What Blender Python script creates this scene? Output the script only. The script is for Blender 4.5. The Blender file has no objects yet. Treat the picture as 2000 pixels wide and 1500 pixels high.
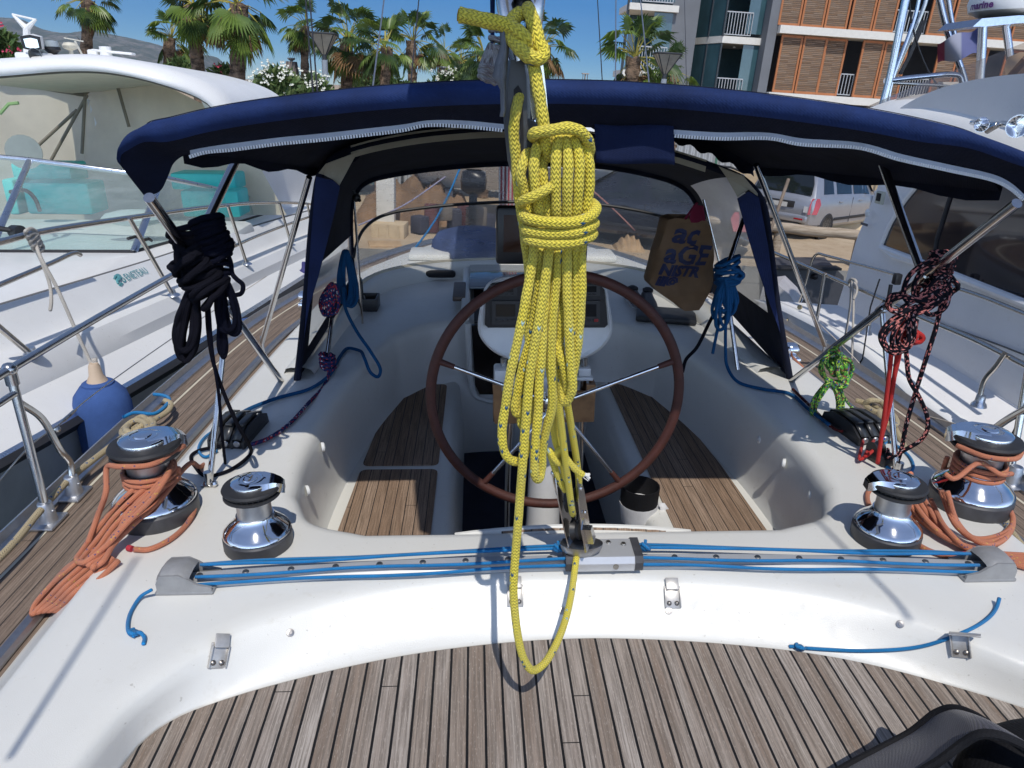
import bpy, bmesh, math, random
from mathutils import Vector, Matrix
random.seed(7)
pi=math.pi
scn=bpy.context.scene
COL=scn.collection
# ---------------------------------------------------------------- camera model (yacht frame: x right, y forward, z up, z=0 cockpit coaming)
F=1387.0; H=1.20; XC=-0.30; RHO=math.radians(1.1); HEEL=math.radians(2.25)
_a,_b=-75.0,570.0
_b0=_a*math.sin(RHO)+_b*math.cos(RHO); _a0=_a*math.cos(RHO)-_b*math.sin(RHO)
TH=math.atan(_b0/F); PSI=math.atan(-_a0/(F/math.cos(TH)))
CF=Vector((math.sin(PSI)*math.cos(TH),math.cos(PSI)*math.cos(TH),-math.sin(TH)))
_r0=Vector((math.cos(PSI),-math.sin(PSI),0)); _u0=_r0.cross(CF)
CR=_r0*math.cos(RHO)+_u0*math.sin(RHO); CU=_u0*math.cos(RHO)-_r0*math.sin(RHO)
CAM=Vector((XC,0,H))
CAMW=Vector((0,0,3.5))                      # camera in the world: water at z=0, quay at z=0.7
HM=Matrix.Translation(CAMW)@Matrix.Rotation(-HEEL,4,'Y')@Matrix.Translation(-CAM)   # yacht frame -> world
def ray(px,py): return CR*((px-1000)/F)+CU*((750-py)/F)+CF
def P(px,py,z=0.0):
    d=ray(px,py); return CAM+d*((z-H)/d.z)
def Y(px,py,y):
    d=ray(px,py); return CAM+d*(y/d.y)
def X(px,py,x):
    d=ray(px,py); return CAM+d*((x-XC)/d.x)
HR=Matrix.Rotation(-HEEL,3,'Y')
def WY(px,py,y):                            # world point at forward distance y
    d=HR@ray(px,py); return CAMW+d*(y/d.y)
def WZ(px,py,z):
    d=HR@ray(px,py); return CAMW+d*((z-CAMW.z)/d.z)
SUN_EL=math.radians(57.5); SUN_AZ=math.radians(3.0)    # light from behind the camera, a little to the right
# ---------------------------------------------------------------- node materials
class NG:
    def __init__(s,name):
        s.m=bpy.data.materials.new(name); s.m.use_nodes=True; s.t=s.m.node_tree; s.n=s.t.nodes; s.l=s.t.links
        s.p=s.n['Principled BSDF']; s.out=s.n['Material Output']
    def node(s,typ,**kw):
        n=s.n.new(typ)
        for k,v in kw.items(): setattr(n,k,v)
        return n
    def put(s,sock,v):
        if v is None: return
        if isinstance(v,bpy.types.NodeSocket): s.l.new(v,sock)
        else:
            if hasattr(sock,'default_value'):
                dv=sock.default_value
                if hasattr(dv,'__len__'):
                    if not hasattr(v,'__len__'): v=[v]*len(dv)
                    v=list(v)
                    if len(v)==3 and len(dv)==4: v=v+[1.0]
                sock.default_value=v
    def m_(s,op,a,b=None,c=None,clamp=False):
        n=s.node('ShaderNodeMath',operation=op); n.use_clamp=clamp
        s.put(n.inputs[0],a); s.put(n.inputs[1],b); s.put(n.inputs[2],c); return n.outputs[0]
    def mix(s,f,a,b,blend='MIX'):
        n=s.node('ShaderNodeMix',data_type='RGBA',blend_type=blend); s.put(n.inputs[0],f); s.put(n.inputs[6],a); s.put(n.inputs[7],b); return n.outputs[2]
    def co(s,which='Object'):
        return s.node('ShaderNodeTexCoord').outputs[which]
    def sep(s,v):
        n=s.node('ShaderNodeSeparateXYZ'); s.put(n.inputs[0],v); return n.outputs
    def comb(s,x,y,z=0.0):
        n=s.node('ShaderNodeCombineXYZ'); s.put(n.inputs[0],x); s.put(n.inputs[1],y); s.put(n.inputs[2],z); return n.outputs[0]
    def vmul(s,v,k):
        n=s.node('ShaderNodeVectorMath',operation='MULTIPLY'); s.put(n.inputs[0],v); s.put(n.inputs[1],k); return n.outputs[0]
    def noise(s,v,scale,detail=3,rough=.55,dim='3D'):
        n=s.node('ShaderNodeTexNoise'); s.put(n.inputs['Vector'],v); s.put(n.inputs['Scale'],scale); s.put(n.inputs['Detail'],detail); s.put(n.inputs['Roughness'],rough); return n.outputs[0]
    def white(s,v):
        n=s.node('ShaderNodeTexWhiteNoise',noise_dimensions='3D'); s.put(n.inputs[0],v); return n.outputs
    def ramp(s,f,*st):
        n=s.node('ShaderNodeValToRGB'); s.put(n.inputs[0],f); e=n.color_ramp.elements
        while len(e)<len(st): e.new(.5)
        for i,(p,c) in enumerate(st):
            e[i].position=p; e[i].color=(c,c,c,1) if not hasattr(c,'__len__') else (*c,1)
        return n.outputs[0]
    def bump(s,h,strength=.3,dist=.01):
        n=s.node('ShaderNodeBump'); s.put(n.inputs['Strength'],strength); s.put(n.inputs['Distance'],dist); s.put(n.inputs['Height'],h); s.l.new(n.outputs[0],s.p.inputs['Normal']); return n
    def set(s,**kw):
        for k,v in kw.items(): s.put(s.p.inputs[k.replace('_',' ')],v)
        return s
MATS={}
def simple(name,col,rough=.5,metal=0.0,var=.12,scale=6.0,bump=0.0,bscale=80.0,spec=.5,coat=0.0,**kw):
    if name in MATS: return MATS[name]
    g=NG(name); co=g.co()
    if var:
        n=g.noise(co,scale,4,.6)
        c=g.mix(g.ramp(n,(.3,0.0),(.72,1.0)),[x*(1-var) for x in col],[min(1,x*(1+var*.6)) for x in col])
    else: c=col
    g.set(Base_Color=c,Roughness=rough,Metallic=metal,Specular_IOR_Level=spec,Coat_Weight=coat,**kw)
    if bump: g.bump(g.noise(co,bscale,2,.6),bump,.004)
    MATS[name]=g.m; return g.m
def gelcoat(name,col,grip=False):
    g=NG(name); co=g.co()
    big=g.noise(co,1.6,5,.65); fine=g.noise(co,22,3,.7)
    c=g.mix(g.ramp(big,(.38,0.0),(.7,1.0)),[x*.93 for x in col],col)
    c=g.mix(g.ramp(fine,(.62,0.0),(.8,.30)),c,(col[0]*.72,col[1]*.68,col[2]*.60))
    spk=g.noise(co,90,1,.5)
    c=g.mix(g.ramp(spk,(.74,0.0),(.80,.45)),c,(.30,.27,.23))
    g.set(Base_Color=c,Roughness=g.ramp(fine,(.3,.30),(.7,.46)),Coat_Weight=.12,Coat_Roughness=.2)
    if grip:
        g.bump(g.noise(co,420,2,.6),.22,.002)
    else: g.bump(g.noise(co,14,3,.5),.06,.01)
    return g.m
def teak(name,cols,plank=.045,seam=.10,joints=True,gap=(.012,.012,.013)):
    """planks from the UV map: u = metres along, v = metres across"""
    g=NG(name); uv=g.sep(g.co('UV')); u,v=uv[0],uv[1]
    k=g.m_('DIVIDE',v,plank); row=g.m_('FLOOR',k); fr=g.m_('FRACT',k)
    rnd=g.white(g.comb(row,3.1,0))[0]; rnd2=g.white(g.comb(row,9.7,4))[0]
    off=g.m_('MULTIPLY',rnd,37.0)
    gv=g.comb(g.m_('ADD',g.m_('MULTIPLY',u,5.0),off),g.m_('MULTIPLY',v,190.0),row)
    grain=g.noise(gv,1.0,5,.7)
    gv2=g.comb(g.m_('ADD',g.m_('MULTIPLY',u,2.2),off),g.m_('MULTIPLY',v,34.0),row)
    blotch=g.noise(gv2,1.0,4,.6)
    fleck=g.noise(g.comb(g.m_('MULTIPLY',u,70.0),g.m_('MULTIPLY',v,520.0),row),1.0,2,.6)
    c=g.mix(rnd,cols[0],cols[1]); c=g.mix(g.ramp(blotch,(.35,0.0),(.68,1.0)),c,cols[2])
    c=g.mix(g.ramp(rnd2,(.60,0.0),(.95,.42)),c,cols[3])
    c=g.mix(g.ramp(grain,(.40,.78),(.60,0.0)),c,[x*.42 for x in cols[0]])
    c=g.mix(g.ramp(fleck,(.60,0.0),(.72,.5)),c,[min(1,x*1.5) for x in cols[1]])
    e=g.m_('MINIMUM',fr,g.m_('SUBTRACT',1.0,fr))
    wob=g.m_('MULTIPLY',g.m_('SUBTRACT',g.noise(g.comb(g.m_('MULTIPLY',u,30.0),row,0),1.0,2),.5),.03)
    sm=g.m_('LESS_THAN',g.m_('ADD',e,wob),seam*.5)
    if joints:   # caulk worn away in short lengths
        jo=g.m_('FRACT',g.m_('ADD',g.m_('MULTIPLY',u,.85),g.m_('MULTIPLY',rnd,7.3))); sm=g.m_('MAXIMUM',sm,g.m_('MULTIPLY',g.m_('LESS_THAN',jo,.0022),g.m_('GREATER_THAN',rnd2,.72)))
        lost=g.noise(g.comb(g.m_('MULTIPLY',u,2.6),g.m_('FLOOR',g.m_('ADD',k,.5)),2.0),1.0,0)
        sm=g.m_('MULTIPLY',sm,g.m_('SUBTRACT',1.0,g.m_('MULTIPLY',g.m_('GREATER_THAN',lost,.80),.75)))
    c=g.mix(sm,c,gap)
    g.set(Base_Color=c,Roughness=g.mix(sm,(.78,)*3,(.5,)*3),Specular_IOR_Level=.25)
    h=g.m_('SUBTRACT',g.m_('MULTIPLY',grain,.35),g.m_('MULTIPLY',sm,1.0)); g.bump(h,.55,.002)
    return g.m
def ropemat(name,col,flecks=(),cols=8,k=90.0,groove=.55,rough=.85,p=.06,dark=None):
    """braid from the UV map: u = metres along, v = turns round the rope"""
    if name in MATS: return MATS[name]
    g=NG(name); uv=g.sep(g.co('UV')); u,v=uv[0],uv[1]
    vc=g.m_('MULTIPLY',v,float(cols)); loc=g.m_('ABSOLUTE',g.m_('SUBTRACT',g.m_('FRACT',vc),.5))
    w=g.m_('ADD',g.m_('MULTIPLY',u,k),g.m_('MULTIPLY',loc,1.3)); ww=g.m_('FRACT',w)
    hgt=g.m_('SINE',g.m_('MULTIPLY',ww,pi)); edge=g.m_('MULTIPLY',g.m_('SUBTRACT',.5,loc),2.0)
    hgt=g.m_('MULTIPLY',hgt,g.m_('POWER',g.m_('ADD',edge,.05),.35))
    c=g.mix(g.ramp(hgt,(.0,groove),(.55,0.0)),col,[x*.45 for x in col])
    soil=g.noise(g.co(),9.0,4,.6); c=g.mix(g.ramp(soil,(.42,0.0),(.70,.55)),c,dark or [x*.6 for x in col])
    cell=g.comb(g.m_('FLOOR',w),g.m_('FLOOR',g.m_('MULTIPLY',v,cols*1.0)),1.0)
    wn=g.white(cell); r=wn[0]; lo=0.0
    for i,(fc,pr) in enumerate(flecks):
        inr=g.m_('MULTIPLY',g.m_('GREATER_THAN',r,lo),g.m_('LESS_THAN',r,lo+pr)); lo+=pr
        c=g.mix(g.m_('MULTIPLY',inr,g.ramp(hgt,(.1,0.0),(.3,1.0))),c,fc)
    lum=max(col); g.set(Base_Color=c,Roughness=rough,Specular_IOR_Level=.2 if lum>.1 else .06,Sheen_Weight=.12 if lum>.3 else 0.0,Sheen_Roughness=.5)
    g.bump(hgt,.8,.003)
    MATS[name]=g.m; return g.m
def fabric(name,col,weave=700.0,rough=.85,var=.25,fold=.35,fscale=5.0,sheen=.0,trans=0.0):
    if name in MATS: return MATS[name]
    g=NG(name); co=g.co(); n=g.noise(co,fscale,5,.6); s=g.sep(co)
    q=g.m_('MULTIPLY',g.m_('SINE',g.m_('MULTIPLY',g.m_('ADD',s[0],s[2]),weave)),g.m_('SINE',g.m_('MULTIPLY',g.m_('ADD',s[1],s[2]),weave)))
    c=g.mix(g.ramp(n,(.35,0.0),(.7,1.0)),[x*(1-var) for x in col],[min(1,x*(1+var)) for x in col])
    c=g.mix(g.ramp(g.noise(co,60,2,.6),(.66,0.0),(.8,.25)),c,[min(1,x*1.6+.02) for x in col])
    g.set(Base_Color=c,Roughness=rough,Specular_IOR_Level=.25,Sheen_Weight=sheen,Sheen_Roughness=.5)
    g.bump(g.m_('ADD',g.m_('MULTIPLY',n,fold*8),g.m_('MULTIPLY',q,.12)),.35,.006)
    if trans:
        tr=g.node('ShaderNodeBsdfTranslucent'); g.put(tr.inputs[0],c); mx=g.node('ShaderNodeMixShader'); g.put(mx.inputs[0],trans); g.l.new(g.p.outputs[0],mx.inputs[1]); g.l.new(tr.outputs[0],mx.inputs[2]); g.l.new(mx.outputs[0],g.out.inputs[0])
    MATS[name]=g.m; return g.m
def metal(name,col=(.72,.72,.73),rough=.12,scratch=.1,var=.15):
    if name in MATS: return MATS[name]
    g=NG(name); co=g.co(); n=g.noise(co,35,4,.7)
    g.set(Base_Color=g.mix(g.ramp(n,(.4,0.0),(.75,1.0)),col,[x*(1-var) for x in col]),Metallic=1.0,Roughness=g.ramp(g.noise(co,14,4,.7),(.3,rough),(.75,rough+scratch)))
    MATS[name]=g.m; return g.m
def glass(name,tint=(.9,.95,.95),f0=.045,rough=.05,haze=.0,hazecol=(.8,.8,.78)):
    """thin sheet: see-through with a glossy face (real transparency, no ray tricks)"""
    if name in MATS: return MATS[name]
    g=NG(name); tr=g.node('ShaderNodeBsdfTransparent'); g.put(tr.inputs[0],tint)
    gl=g.node('ShaderNodeBsdfGlossy'); g.put(gl.inputs['Roughness'],rough); g.put(gl.inputs['Color'],(1,1,1))
    ge=g.node('ShaderNodeNewGeometry'); vd=g.node('ShaderNodeVectorMath',operation='DOT_PRODUCT'); g.l.new(ge.outputs['Normal'],vd.inputs[0]); g.l.new(ge.outputs['Incoming'],vd.inputs[1])
    fr=g.m_('MULTIPLY_ADD',g.m_('POWER',g.m_('SUBTRACT',1.0,g.m_('ABSOLUTE',vd.outputs['Value'])),5.0),.9,f0)
    mx=g.node('ShaderNodeMixShader'); g.put(mx.inputs[0],fr); g.l.new(tr.outputs[0],mx.inputs[1]); g.l.new(gl.outputs[0],mx.inputs[2])
    df=g.node('ShaderNodeBsdfDiffuse'); g.put(df.inputs[0],hazecol)
    m2=g.node('ShaderNodeMixShader'); co=g.co(); n=g.m_('ADD',g.m_('MULTIPLY',g.noise(co,2.2,6,.7),.6),g.m_('MULTIPLY',g.noise(g.vmul(co,(3.0,3.0,22.0)),1.0,4,.7),.4))
    g.put(m2.inputs[0],g.m_('MULTIPLY',g.ramp(n,(.38,.35),(.62,1.0)),haze))
    bp=g.node('ShaderNodeBump'); g.put(bp.inputs['Strength'],.5); g.put(bp.inputs['Distance'],.02); g.put(bp.inputs['Height'],n); g.l.new(bp.outputs[0],gl.inputs['Normal']); g.l.new(mx.outputs[0],m2.inputs[1]); g.l.new(df.outputs[0],m2.inputs[2])
    g.l.new(m2.outputs[0],g.out.inputs[0]); MATS[name]=g.m; return g.m
# ---------------------------------------------------------------- mesh builder
def V(*a): return Vector(a)
def catmull(pts,n=8,closed=False):
    pts=[Vector(p) for p in pts]; out=[]; N=len(pts)
    if N==2 and not closed: return [pts[0].lerp(pts[1],i/n) for i in range(n+1)]
    rng=N if closed else N-1
    for i in range(rng):
        p1,p2=pts[i],pts[(i+1)%N]
        p0=pts[i-1] if (i>0 or closed) else p1*2-p2
        p3=pts[(i+2)%N] if (i+2<N or closed) else p2*2-p1
        d1=max((p1-p0).length,1e-6)**.5; d2=max((p2-p1).length,1e-6)**.5; d3=max((p3-p2).length,1e-6)**.5
        m1=(p2-p1)+((p1-p0)/d1-(p2-p0)/(d1+d2))*d2; m2=(p2-p1)+((p3-p2)/d3-(p3-p1)/(d2+d3))*d2
        for k in range(n):
            t=k/n; t2=t*t; t3=t2*t
            out.append(p1*(2*t3-3*t2+1)+m1*(t3-2*t2+t)+p2*(-2*t3+3*t2)+m2*(t3-t2))
    if not closed: out.append(pts[-1])
    return out
def resample(pts,n):
    L=[0.0]
    for a,b in zip(pts,pts[1:]): L.append(L[-1]+(b-a).length)
    out=[]; j=0
    for i in range(n):
        s=L[-1]*i/(n-1)
        while j<len(L)-2 and L[j+1]<s: j+=1
        d=L[j+1]-L[j]; out.append(pts[j].lerp(pts[j+1],0 if d<1e-9 else (s-L[j])/d))
    return out
class B:
    def __init__(s): s.v=[]; s.f=[]; s.uv={}; s.mi={}
    def add(s,verts,faces,uvs=None,mi=0):
        o=len(s.v); s.v+= [Vector(p) for p in verts]
        for i,f in enumerate(faces):
            s.f.append(tuple(o+k for k in f))
            if uvs: s.uv[len(s.f)-1]=[uvs[k] for k in f]
            if mi: s.mi[len(s.f)-1]=mi
        return s
    def box(s,c,d,rot=None,bev=0.0,mi=0):
        c=Vector(c); hx,hy,hz=d[0]/2,d[1]/2,d[2]/2; R=rot if rot is not None else Matrix.Identity(3)
        b=min(bev,hx*.99,hy*.99,hz*.99)
        if b<=0:
            vs=[c+R@V(x*hx,y*hy,z*hz) for x in(-1,1) for y in(-1,1) for z in(-1,1)]
            return s.add(vs,[(0,1,3,2),(4,6,7,5),(0,4,5,1),(2,3,7,6),(0,2,6,4),(1,5,7,3)],mi=mi)
        bm=bmesh.new(); bmesh.ops.create_cube(bm,size=1.0)
        for v in bm.verts: v.co=V(v.co.x*2*hx,v.co.y*2*hy,v.co.z*2*hz)
        bmesh.ops.bevel(bm,geom=bm.edges[:],offset=b,segments=2,profile=.5,affect='EDGES')
        bm.verts.index_update(); vs=[c+R@v.co for v in bm.verts]; fs=[tuple(v.index for v in f.verts) for f in bm.faces]; bm.free()
        return s.add(vs,fs,mi=mi)
    def tube(s,pts,r,seg=8,cap=True,closed=False,mi=0,flat=1.0,up=None):
        pts=[Vector(p) for p in pts]; N=len(pts)
        if N<2: return s
        rr=r if hasattr(r,'__len__') else [r]*N
        T=[]
        for i in range(N):
            a=pts[i-1] if (i>0 or closed) else pts[i]; b=pts[(i+1)%N] if (i<N-1 or closed) else pts[i]
            t=b-a; T.append(t.normalized() if t.length>1e-9 else V(0,0,1))
        u=Vector(up) if up is not None else (V(0,0,1) if abs(T[0].z)<.9 else V(1,0,0))
        n=(u-T[0]*u.dot(T[0])).normalized(); vs=[]; uvs=[]; L=0.0
        for i in range(N):
            if i:
                L+=(pts[i]-pts[i-1]).length
                n=(n-T[i]*n.dot(T[i])); n=n.normalized() if n.length>1e-6 else T[i].orthogonal().normalized()
                if up is not None:
                    q=Vector(up)-T[i]*Vector(up).dot(T[i])
                    if q.length>1e-3: n=q.normalized()
            bi=T[i].cross(n)
            for k in range(seg+1):
                a=2*pi*k/seg; vs.append(pts[i]+n*(math.cos(a)*rr[i]*flat)+bi*(math.sin(a)*rr[i])); uvs.append((L,k/seg))
        W=seg+1; fs=[]
        for i in range(N-1+(1 if closed else 0)):
            j=(i+1)%N
            for k in range(seg): fs.append((i*W+k,i*W+k+1,j*W+k+1,j*W+k))
        s.add(vs,fs,uvs,mi)
        if cap and not closed:
            for i in (0,N-1):
                if rr[i]>1e-5: s.add(vs[i*W:i*W+seg],[tuple(range(seg)) if i else tuple(reversed(range(seg)))],[(0,0)]*seg,mi)
        return s
    def lathe(s,prof,c=(0,0,0),seg=24,rot=None,mi=0):
        c=Vector(c); R=rot if rot is not None else Matrix.Identity(3); vs=[]; n=len(prof)
        for k in range(seg):
            a=2*pi*k/seg
            for r,z in prof: vs.append(c+R@V(r*math.cos(a),r*math.sin(a),z))
        fs=[]
        for k in range(seg):
            q=(k+1)%seg
            for i in range(n-1): fs.append((k*n+i,q*n+i,q*n+i+1,k*n+i+1))
        s.add(vs,fs,mi=mi)
        for i,flip in ((0,True),(n-1,False)):
            if prof[i][0]>1e-6:
                cyc=[k*n+i for k in range(seg)]; o=len(s.v)-len(vs)
                s.f.append(tuple(o+x for x in (reversed(cyc) if flip else cyc)))
                if mi: s.mi[len(s.f)-1]=mi
        return s
    def loft(s,rings,closed=False,uv=False,mi=0,uvscale=None):
        n=len(rings[0]); vs=[p for r in rings for p in r]; fs=[]; m=n if closed else n-1
        for i in range(len(rings)-1):
            for k in range(m):
                q=(k+1)%n; fs.append((i*n+k,i*n+q,(i+1)*n+q,(i+1)*n+k))
        uvs=None
        if uv:
            uvs=[]; acc=[0.0]*n; 
            for i,r in enumerate(rings):
                L=0.0
                for k in range(n):
                    if k: L+=(Vector(r[k])-Vector(r[k-1])).length
                    if i: acc[k]+=(Vector(r[k])-Vector(rings[i-1][k])).length
                    uvs.append((L,acc[k]))
        return s.add(vs,fs,uvs,mi)
    def poly(s,pts,uvs=None,mi=0): return s.add(pts,[tuple(range(len(pts)))],uvs,mi)
    def prism(s,pts,ext,mi=0):
        """closed outline pulled along vector ext"""
        n=len(pts); pts=[Vector(p) for p in pts]; ext=Vector(ext)
        return s.add(pts+[p+ext for p in pts],[tuple(reversed(range(n))),tuple(range(n,2*n))]+[(k,(k+1)%n,n+(k+1)%n,n+k) for k in range(n)],mi=mi)
    def ball(s,c,r,seg=12,sc=(1,1,1),rot=None,mi=0):
        h=seg//2; return s.lathe([(max(r*math.sin(pi*i/h),0)*1.0,-r*math.cos(pi*i/h)) for i in range(h+1)],c,seg,(rot or Matrix.Identity(3))@Matrix.Diagonal(sc),mi)
def empty(name,label,cat,loc=(0,0,0),group=None,world=False,kind=None):
    o=bpy.data.objects.new(name,None); o.empty_display_size=.1; COL.objects.link(o); o.location=Vector(loc); o['_w']=1 if world else 0
    tag(o,label,cat,group,kind); return o
def tag(o,label=None,cat=None,group=None,kind=None):
    if label: o['label']=label
    if cat: o['category']=cat
    if group: o['group']=group
    if kind: o['kind']=kind
    return o
def root_off(p):
    off=V(0,0,0)
    while p is not None: off=off+p.location; p=p.parent
    return off
def mk(b,name,mats,parent=None,smooth=True,world=False,label=None,loc=None,auto=40,thick=0.0):
    """link a builder as ONE mesh object; vertices are given in yacht (or world) coordinates"""
    me=bpy.data.meshes.new(name); off=root_off(parent)
    own=Vector(loc)-off if loc is not None else V(0,0,0)
    base=off+own
    me.from_pydata([tuple(v-base) for v in b.v],[],b.f)
    mats=mats if isinstance(mats,(list,tuple)) else [mats]
    for m in mats: me.materials.append(m)
    if b.uv:
        ul=me.uv_layers.new(name='UVMap')
        for pl in me.polygons:
            q=b.uv.get(pl.index)
            if q:
                for li,c in zip(pl.loop_indices,q): ul.data[li].uv=c
    for i,m in b.mi.items(): me.polygons[i].material_index=m
    bm=bmesh.new(); bm.from_mesh(me); bmesh.ops.remove_doubles(bm,verts=bm.verts,dist=1e-5); bmesh.ops.recalc_face_normals(bm,faces=bm.faces); bm.to_mesh(me); bm.free()
    if smooth:
        for p in me.polygons: p.use_smooth=True
        if auto<180:
            try: me.set_sharp_from_angle(angle=math.radians(auto))
            except Exception: pass
    o=bpy.data.objects.new(name,me); COL.objects.link(o); o.location=own if parent is not None else base
    if parent is not None: o.parent=parent
    else: o['_w']=1 if world else 0
    if label: o['label']=label
    if thick:
        md=o.modifiers.new('thickness','SOLIDIFY'); md.thickness=thick; md.offset=0
    return o
def rope(name,pts,r,mat,parent=None,label=None,cat='rope',group=None,n=7,seg=9,world=False,b=None,smoothpts=True):
    bb=b or B(); q=catmull(pts,n) if smoothpts else pts
    bb.tube(q,r,seg)
    if b is not None: return None
    o=mk(bb,name,mat,parent,world=world,auto=180,loc=(None if parent is not None else min(q,key=lambda p:p.z)))
    if label: tag(o,label,cat if parent is None else None,group)
    return o
def copytree(o,parent=None,data=True):
    c=o.copy(); COL.objects.link(c); c.parent=parent
    if parent is not None: c.matrix_parent_inverse=Matrix.Identity(4)
    for ch in o.children: copytree(ch,c)
    return c
def text_builder(s,size,origin,xdir,ydir,depth=.002,mat=0,shear=0.0,bold=0.0,b=None):
    cu=bpy.data.curves.new('lettering','FONT'); cu.body=s; cu.size=size; cu.resolution_u=2; cu.shear=shear; cu.offset=bold; cu.extrude=0
    ob=bpy.data.objects.new('lettering',cu); COL.objects.link(ob); dg=bpy.context.evaluated_depsgraph_get(); dg.update()
    me=bpy.data.meshes.new_from_object(ob.evaluated_get(dg)); xd=Vector(xdir).normalized(); yd=Vector(ydir).normalized(); nz=xd.cross(yd).normalized()
    bb=b or B(); o=Vector(origin)
    bb.add([o+xd*v.co.x+yd*v.co.y+nz*depth for v in me.vertices],[tuple(p.vertices) for p in me.polygons],mi=mat)
    bpy.data.objects.remove(ob); bpy.data.curves.remove(cu); bpy.data.meshes.remove(me); return bb
def rotz(a): return Matrix.Rotation(a,3,'Z')
def frame_z(d):
    """rotation taking +z to d"""
    return Vector((0,0,1)).rotation_difference(Vector(d).normalized()).to_matrix()
# ================================================================= own yacht: hull, deck, cockpit
GEL=gelcoat('gelcoat',(.705,.70,.655)); GELG=gelcoat('gelcoat_grip',(.70,.695,.655),True)
TEAKG=teak('teak_grey',[(.335,.28,.232),(.42,.37,.325),(.225,.165,.125),(.52,.48,.44)],.0412,.14)
TEAKS=teak('teak_seat',[(.30,.205,.140),(.36,.26,.185),(.25,.165,.11),(.40,.30,.225)],.0435,.07)
TEAKD=teak('teak_side',[(.245,.185,.145),(.29,.225,.175),(.195,.145,.112),(.32,.26,.21)],.042,.07)
STEEL=metal('stainless',(.66,.65,.63),.14,.12); CHROME=metal('chrome',(.80,.80,.81),.06,.05,.05); ALU=metal('aluminium',(.55,.56,.58),.38,.15); ALUD=metal('grey_anodised',(.40,.40,.41),.45,.1)
BLACKP=simple('black_plastic',(.018,.018,.02),.42,var=.3); RUBBER=simple('black_rubber',(.022,.022,.024),.6,var=.3); DARK=simple('dark_interior',(.006,.006,.008),.7,var=0)
CAULK=simple('caulk',(.012,.012,.013),.6,var=0); CREAM=simple('cream_trim',(.62,.56,.44),.7,var=.15)
def n2(pl,closed=True):
    out=[]; N=len(pl)
    for i in range(N):
        a=pl[i-1] if i>0 or closed else pl[i]; b=pl[(i+1)%N] if i<N-1 or closed else pl[i]
        t=(b-a); out.append(V(t.y,-t.x,0).normalized())
    return out
yacht=empty('sailing_yacht','white sailing yacht seen from its own teak aft deck, around the cockpit','sailing yacht',(0,2.4,-2.3))
# --- outlines -----------------------------------------------------------------
ZT=-.11
teak_px=[(232,1500),(272,1450),(305,1422),(360,1391),(444,1361),(525,1337),(680,1299),(822,1272),(1000,1251),(1134,1244),(1200,1244),(1337,1249),(1472,1260),(1575,1272),(1682,1291),(1800,1320),(2000,1380)]
teak_arc=[P(x,y,ZT) for x,y in teak_px]
teak_arc=[V(-1.085,.2,ZT),V(-1.08,.75,ZT)]+[p for p in teak_arc if p.x>-1.08]+[V(1.10,1.10,ZT),V(1.13,.8,ZT),V(1.14,.2,ZT)]
ridge_px=[(175,1455),(250,1370),(330,1310),(425,1250),(520,1213),(600,1187),(700,1162),(850,1140),(1000,1133),(1150,1132),(1300,1135),(1450,1143),(1560,1155),(1650,1170),(1750,1195),(1850,1230),(1950,1270),(2000,1290)]
ridge=[V(-1.125,.2,0),V(-1.115,.75,0)]+[P(x,y,0) for x,y in ridge_px]+[V(1.10,1.13,0),V(1.155,.8,0),V(1.165,.2,0)]
def half(l): return [V(x,y,0) for x,y in l]
wr=half([(.62,1.795),(.79,1.865),(.875,2.02),(.905,2.25),(.885,2.7),(.81,3.2),(.72,3.58),(.54,3.80),(.30,3.87)])
well=[V(0,1.795,0)]+wr+[V(0,3.885,0)]+[V(-p.x,p.y,0) for p in reversed(wr)]
n1=24; n3=40; n4=20; n5=34
def mirr(l): return [V(-p.x,p.y,p.z) for p in l]
def wpart(a,b,n): return resample(catmull(well[a:b+1],10),n)
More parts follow.
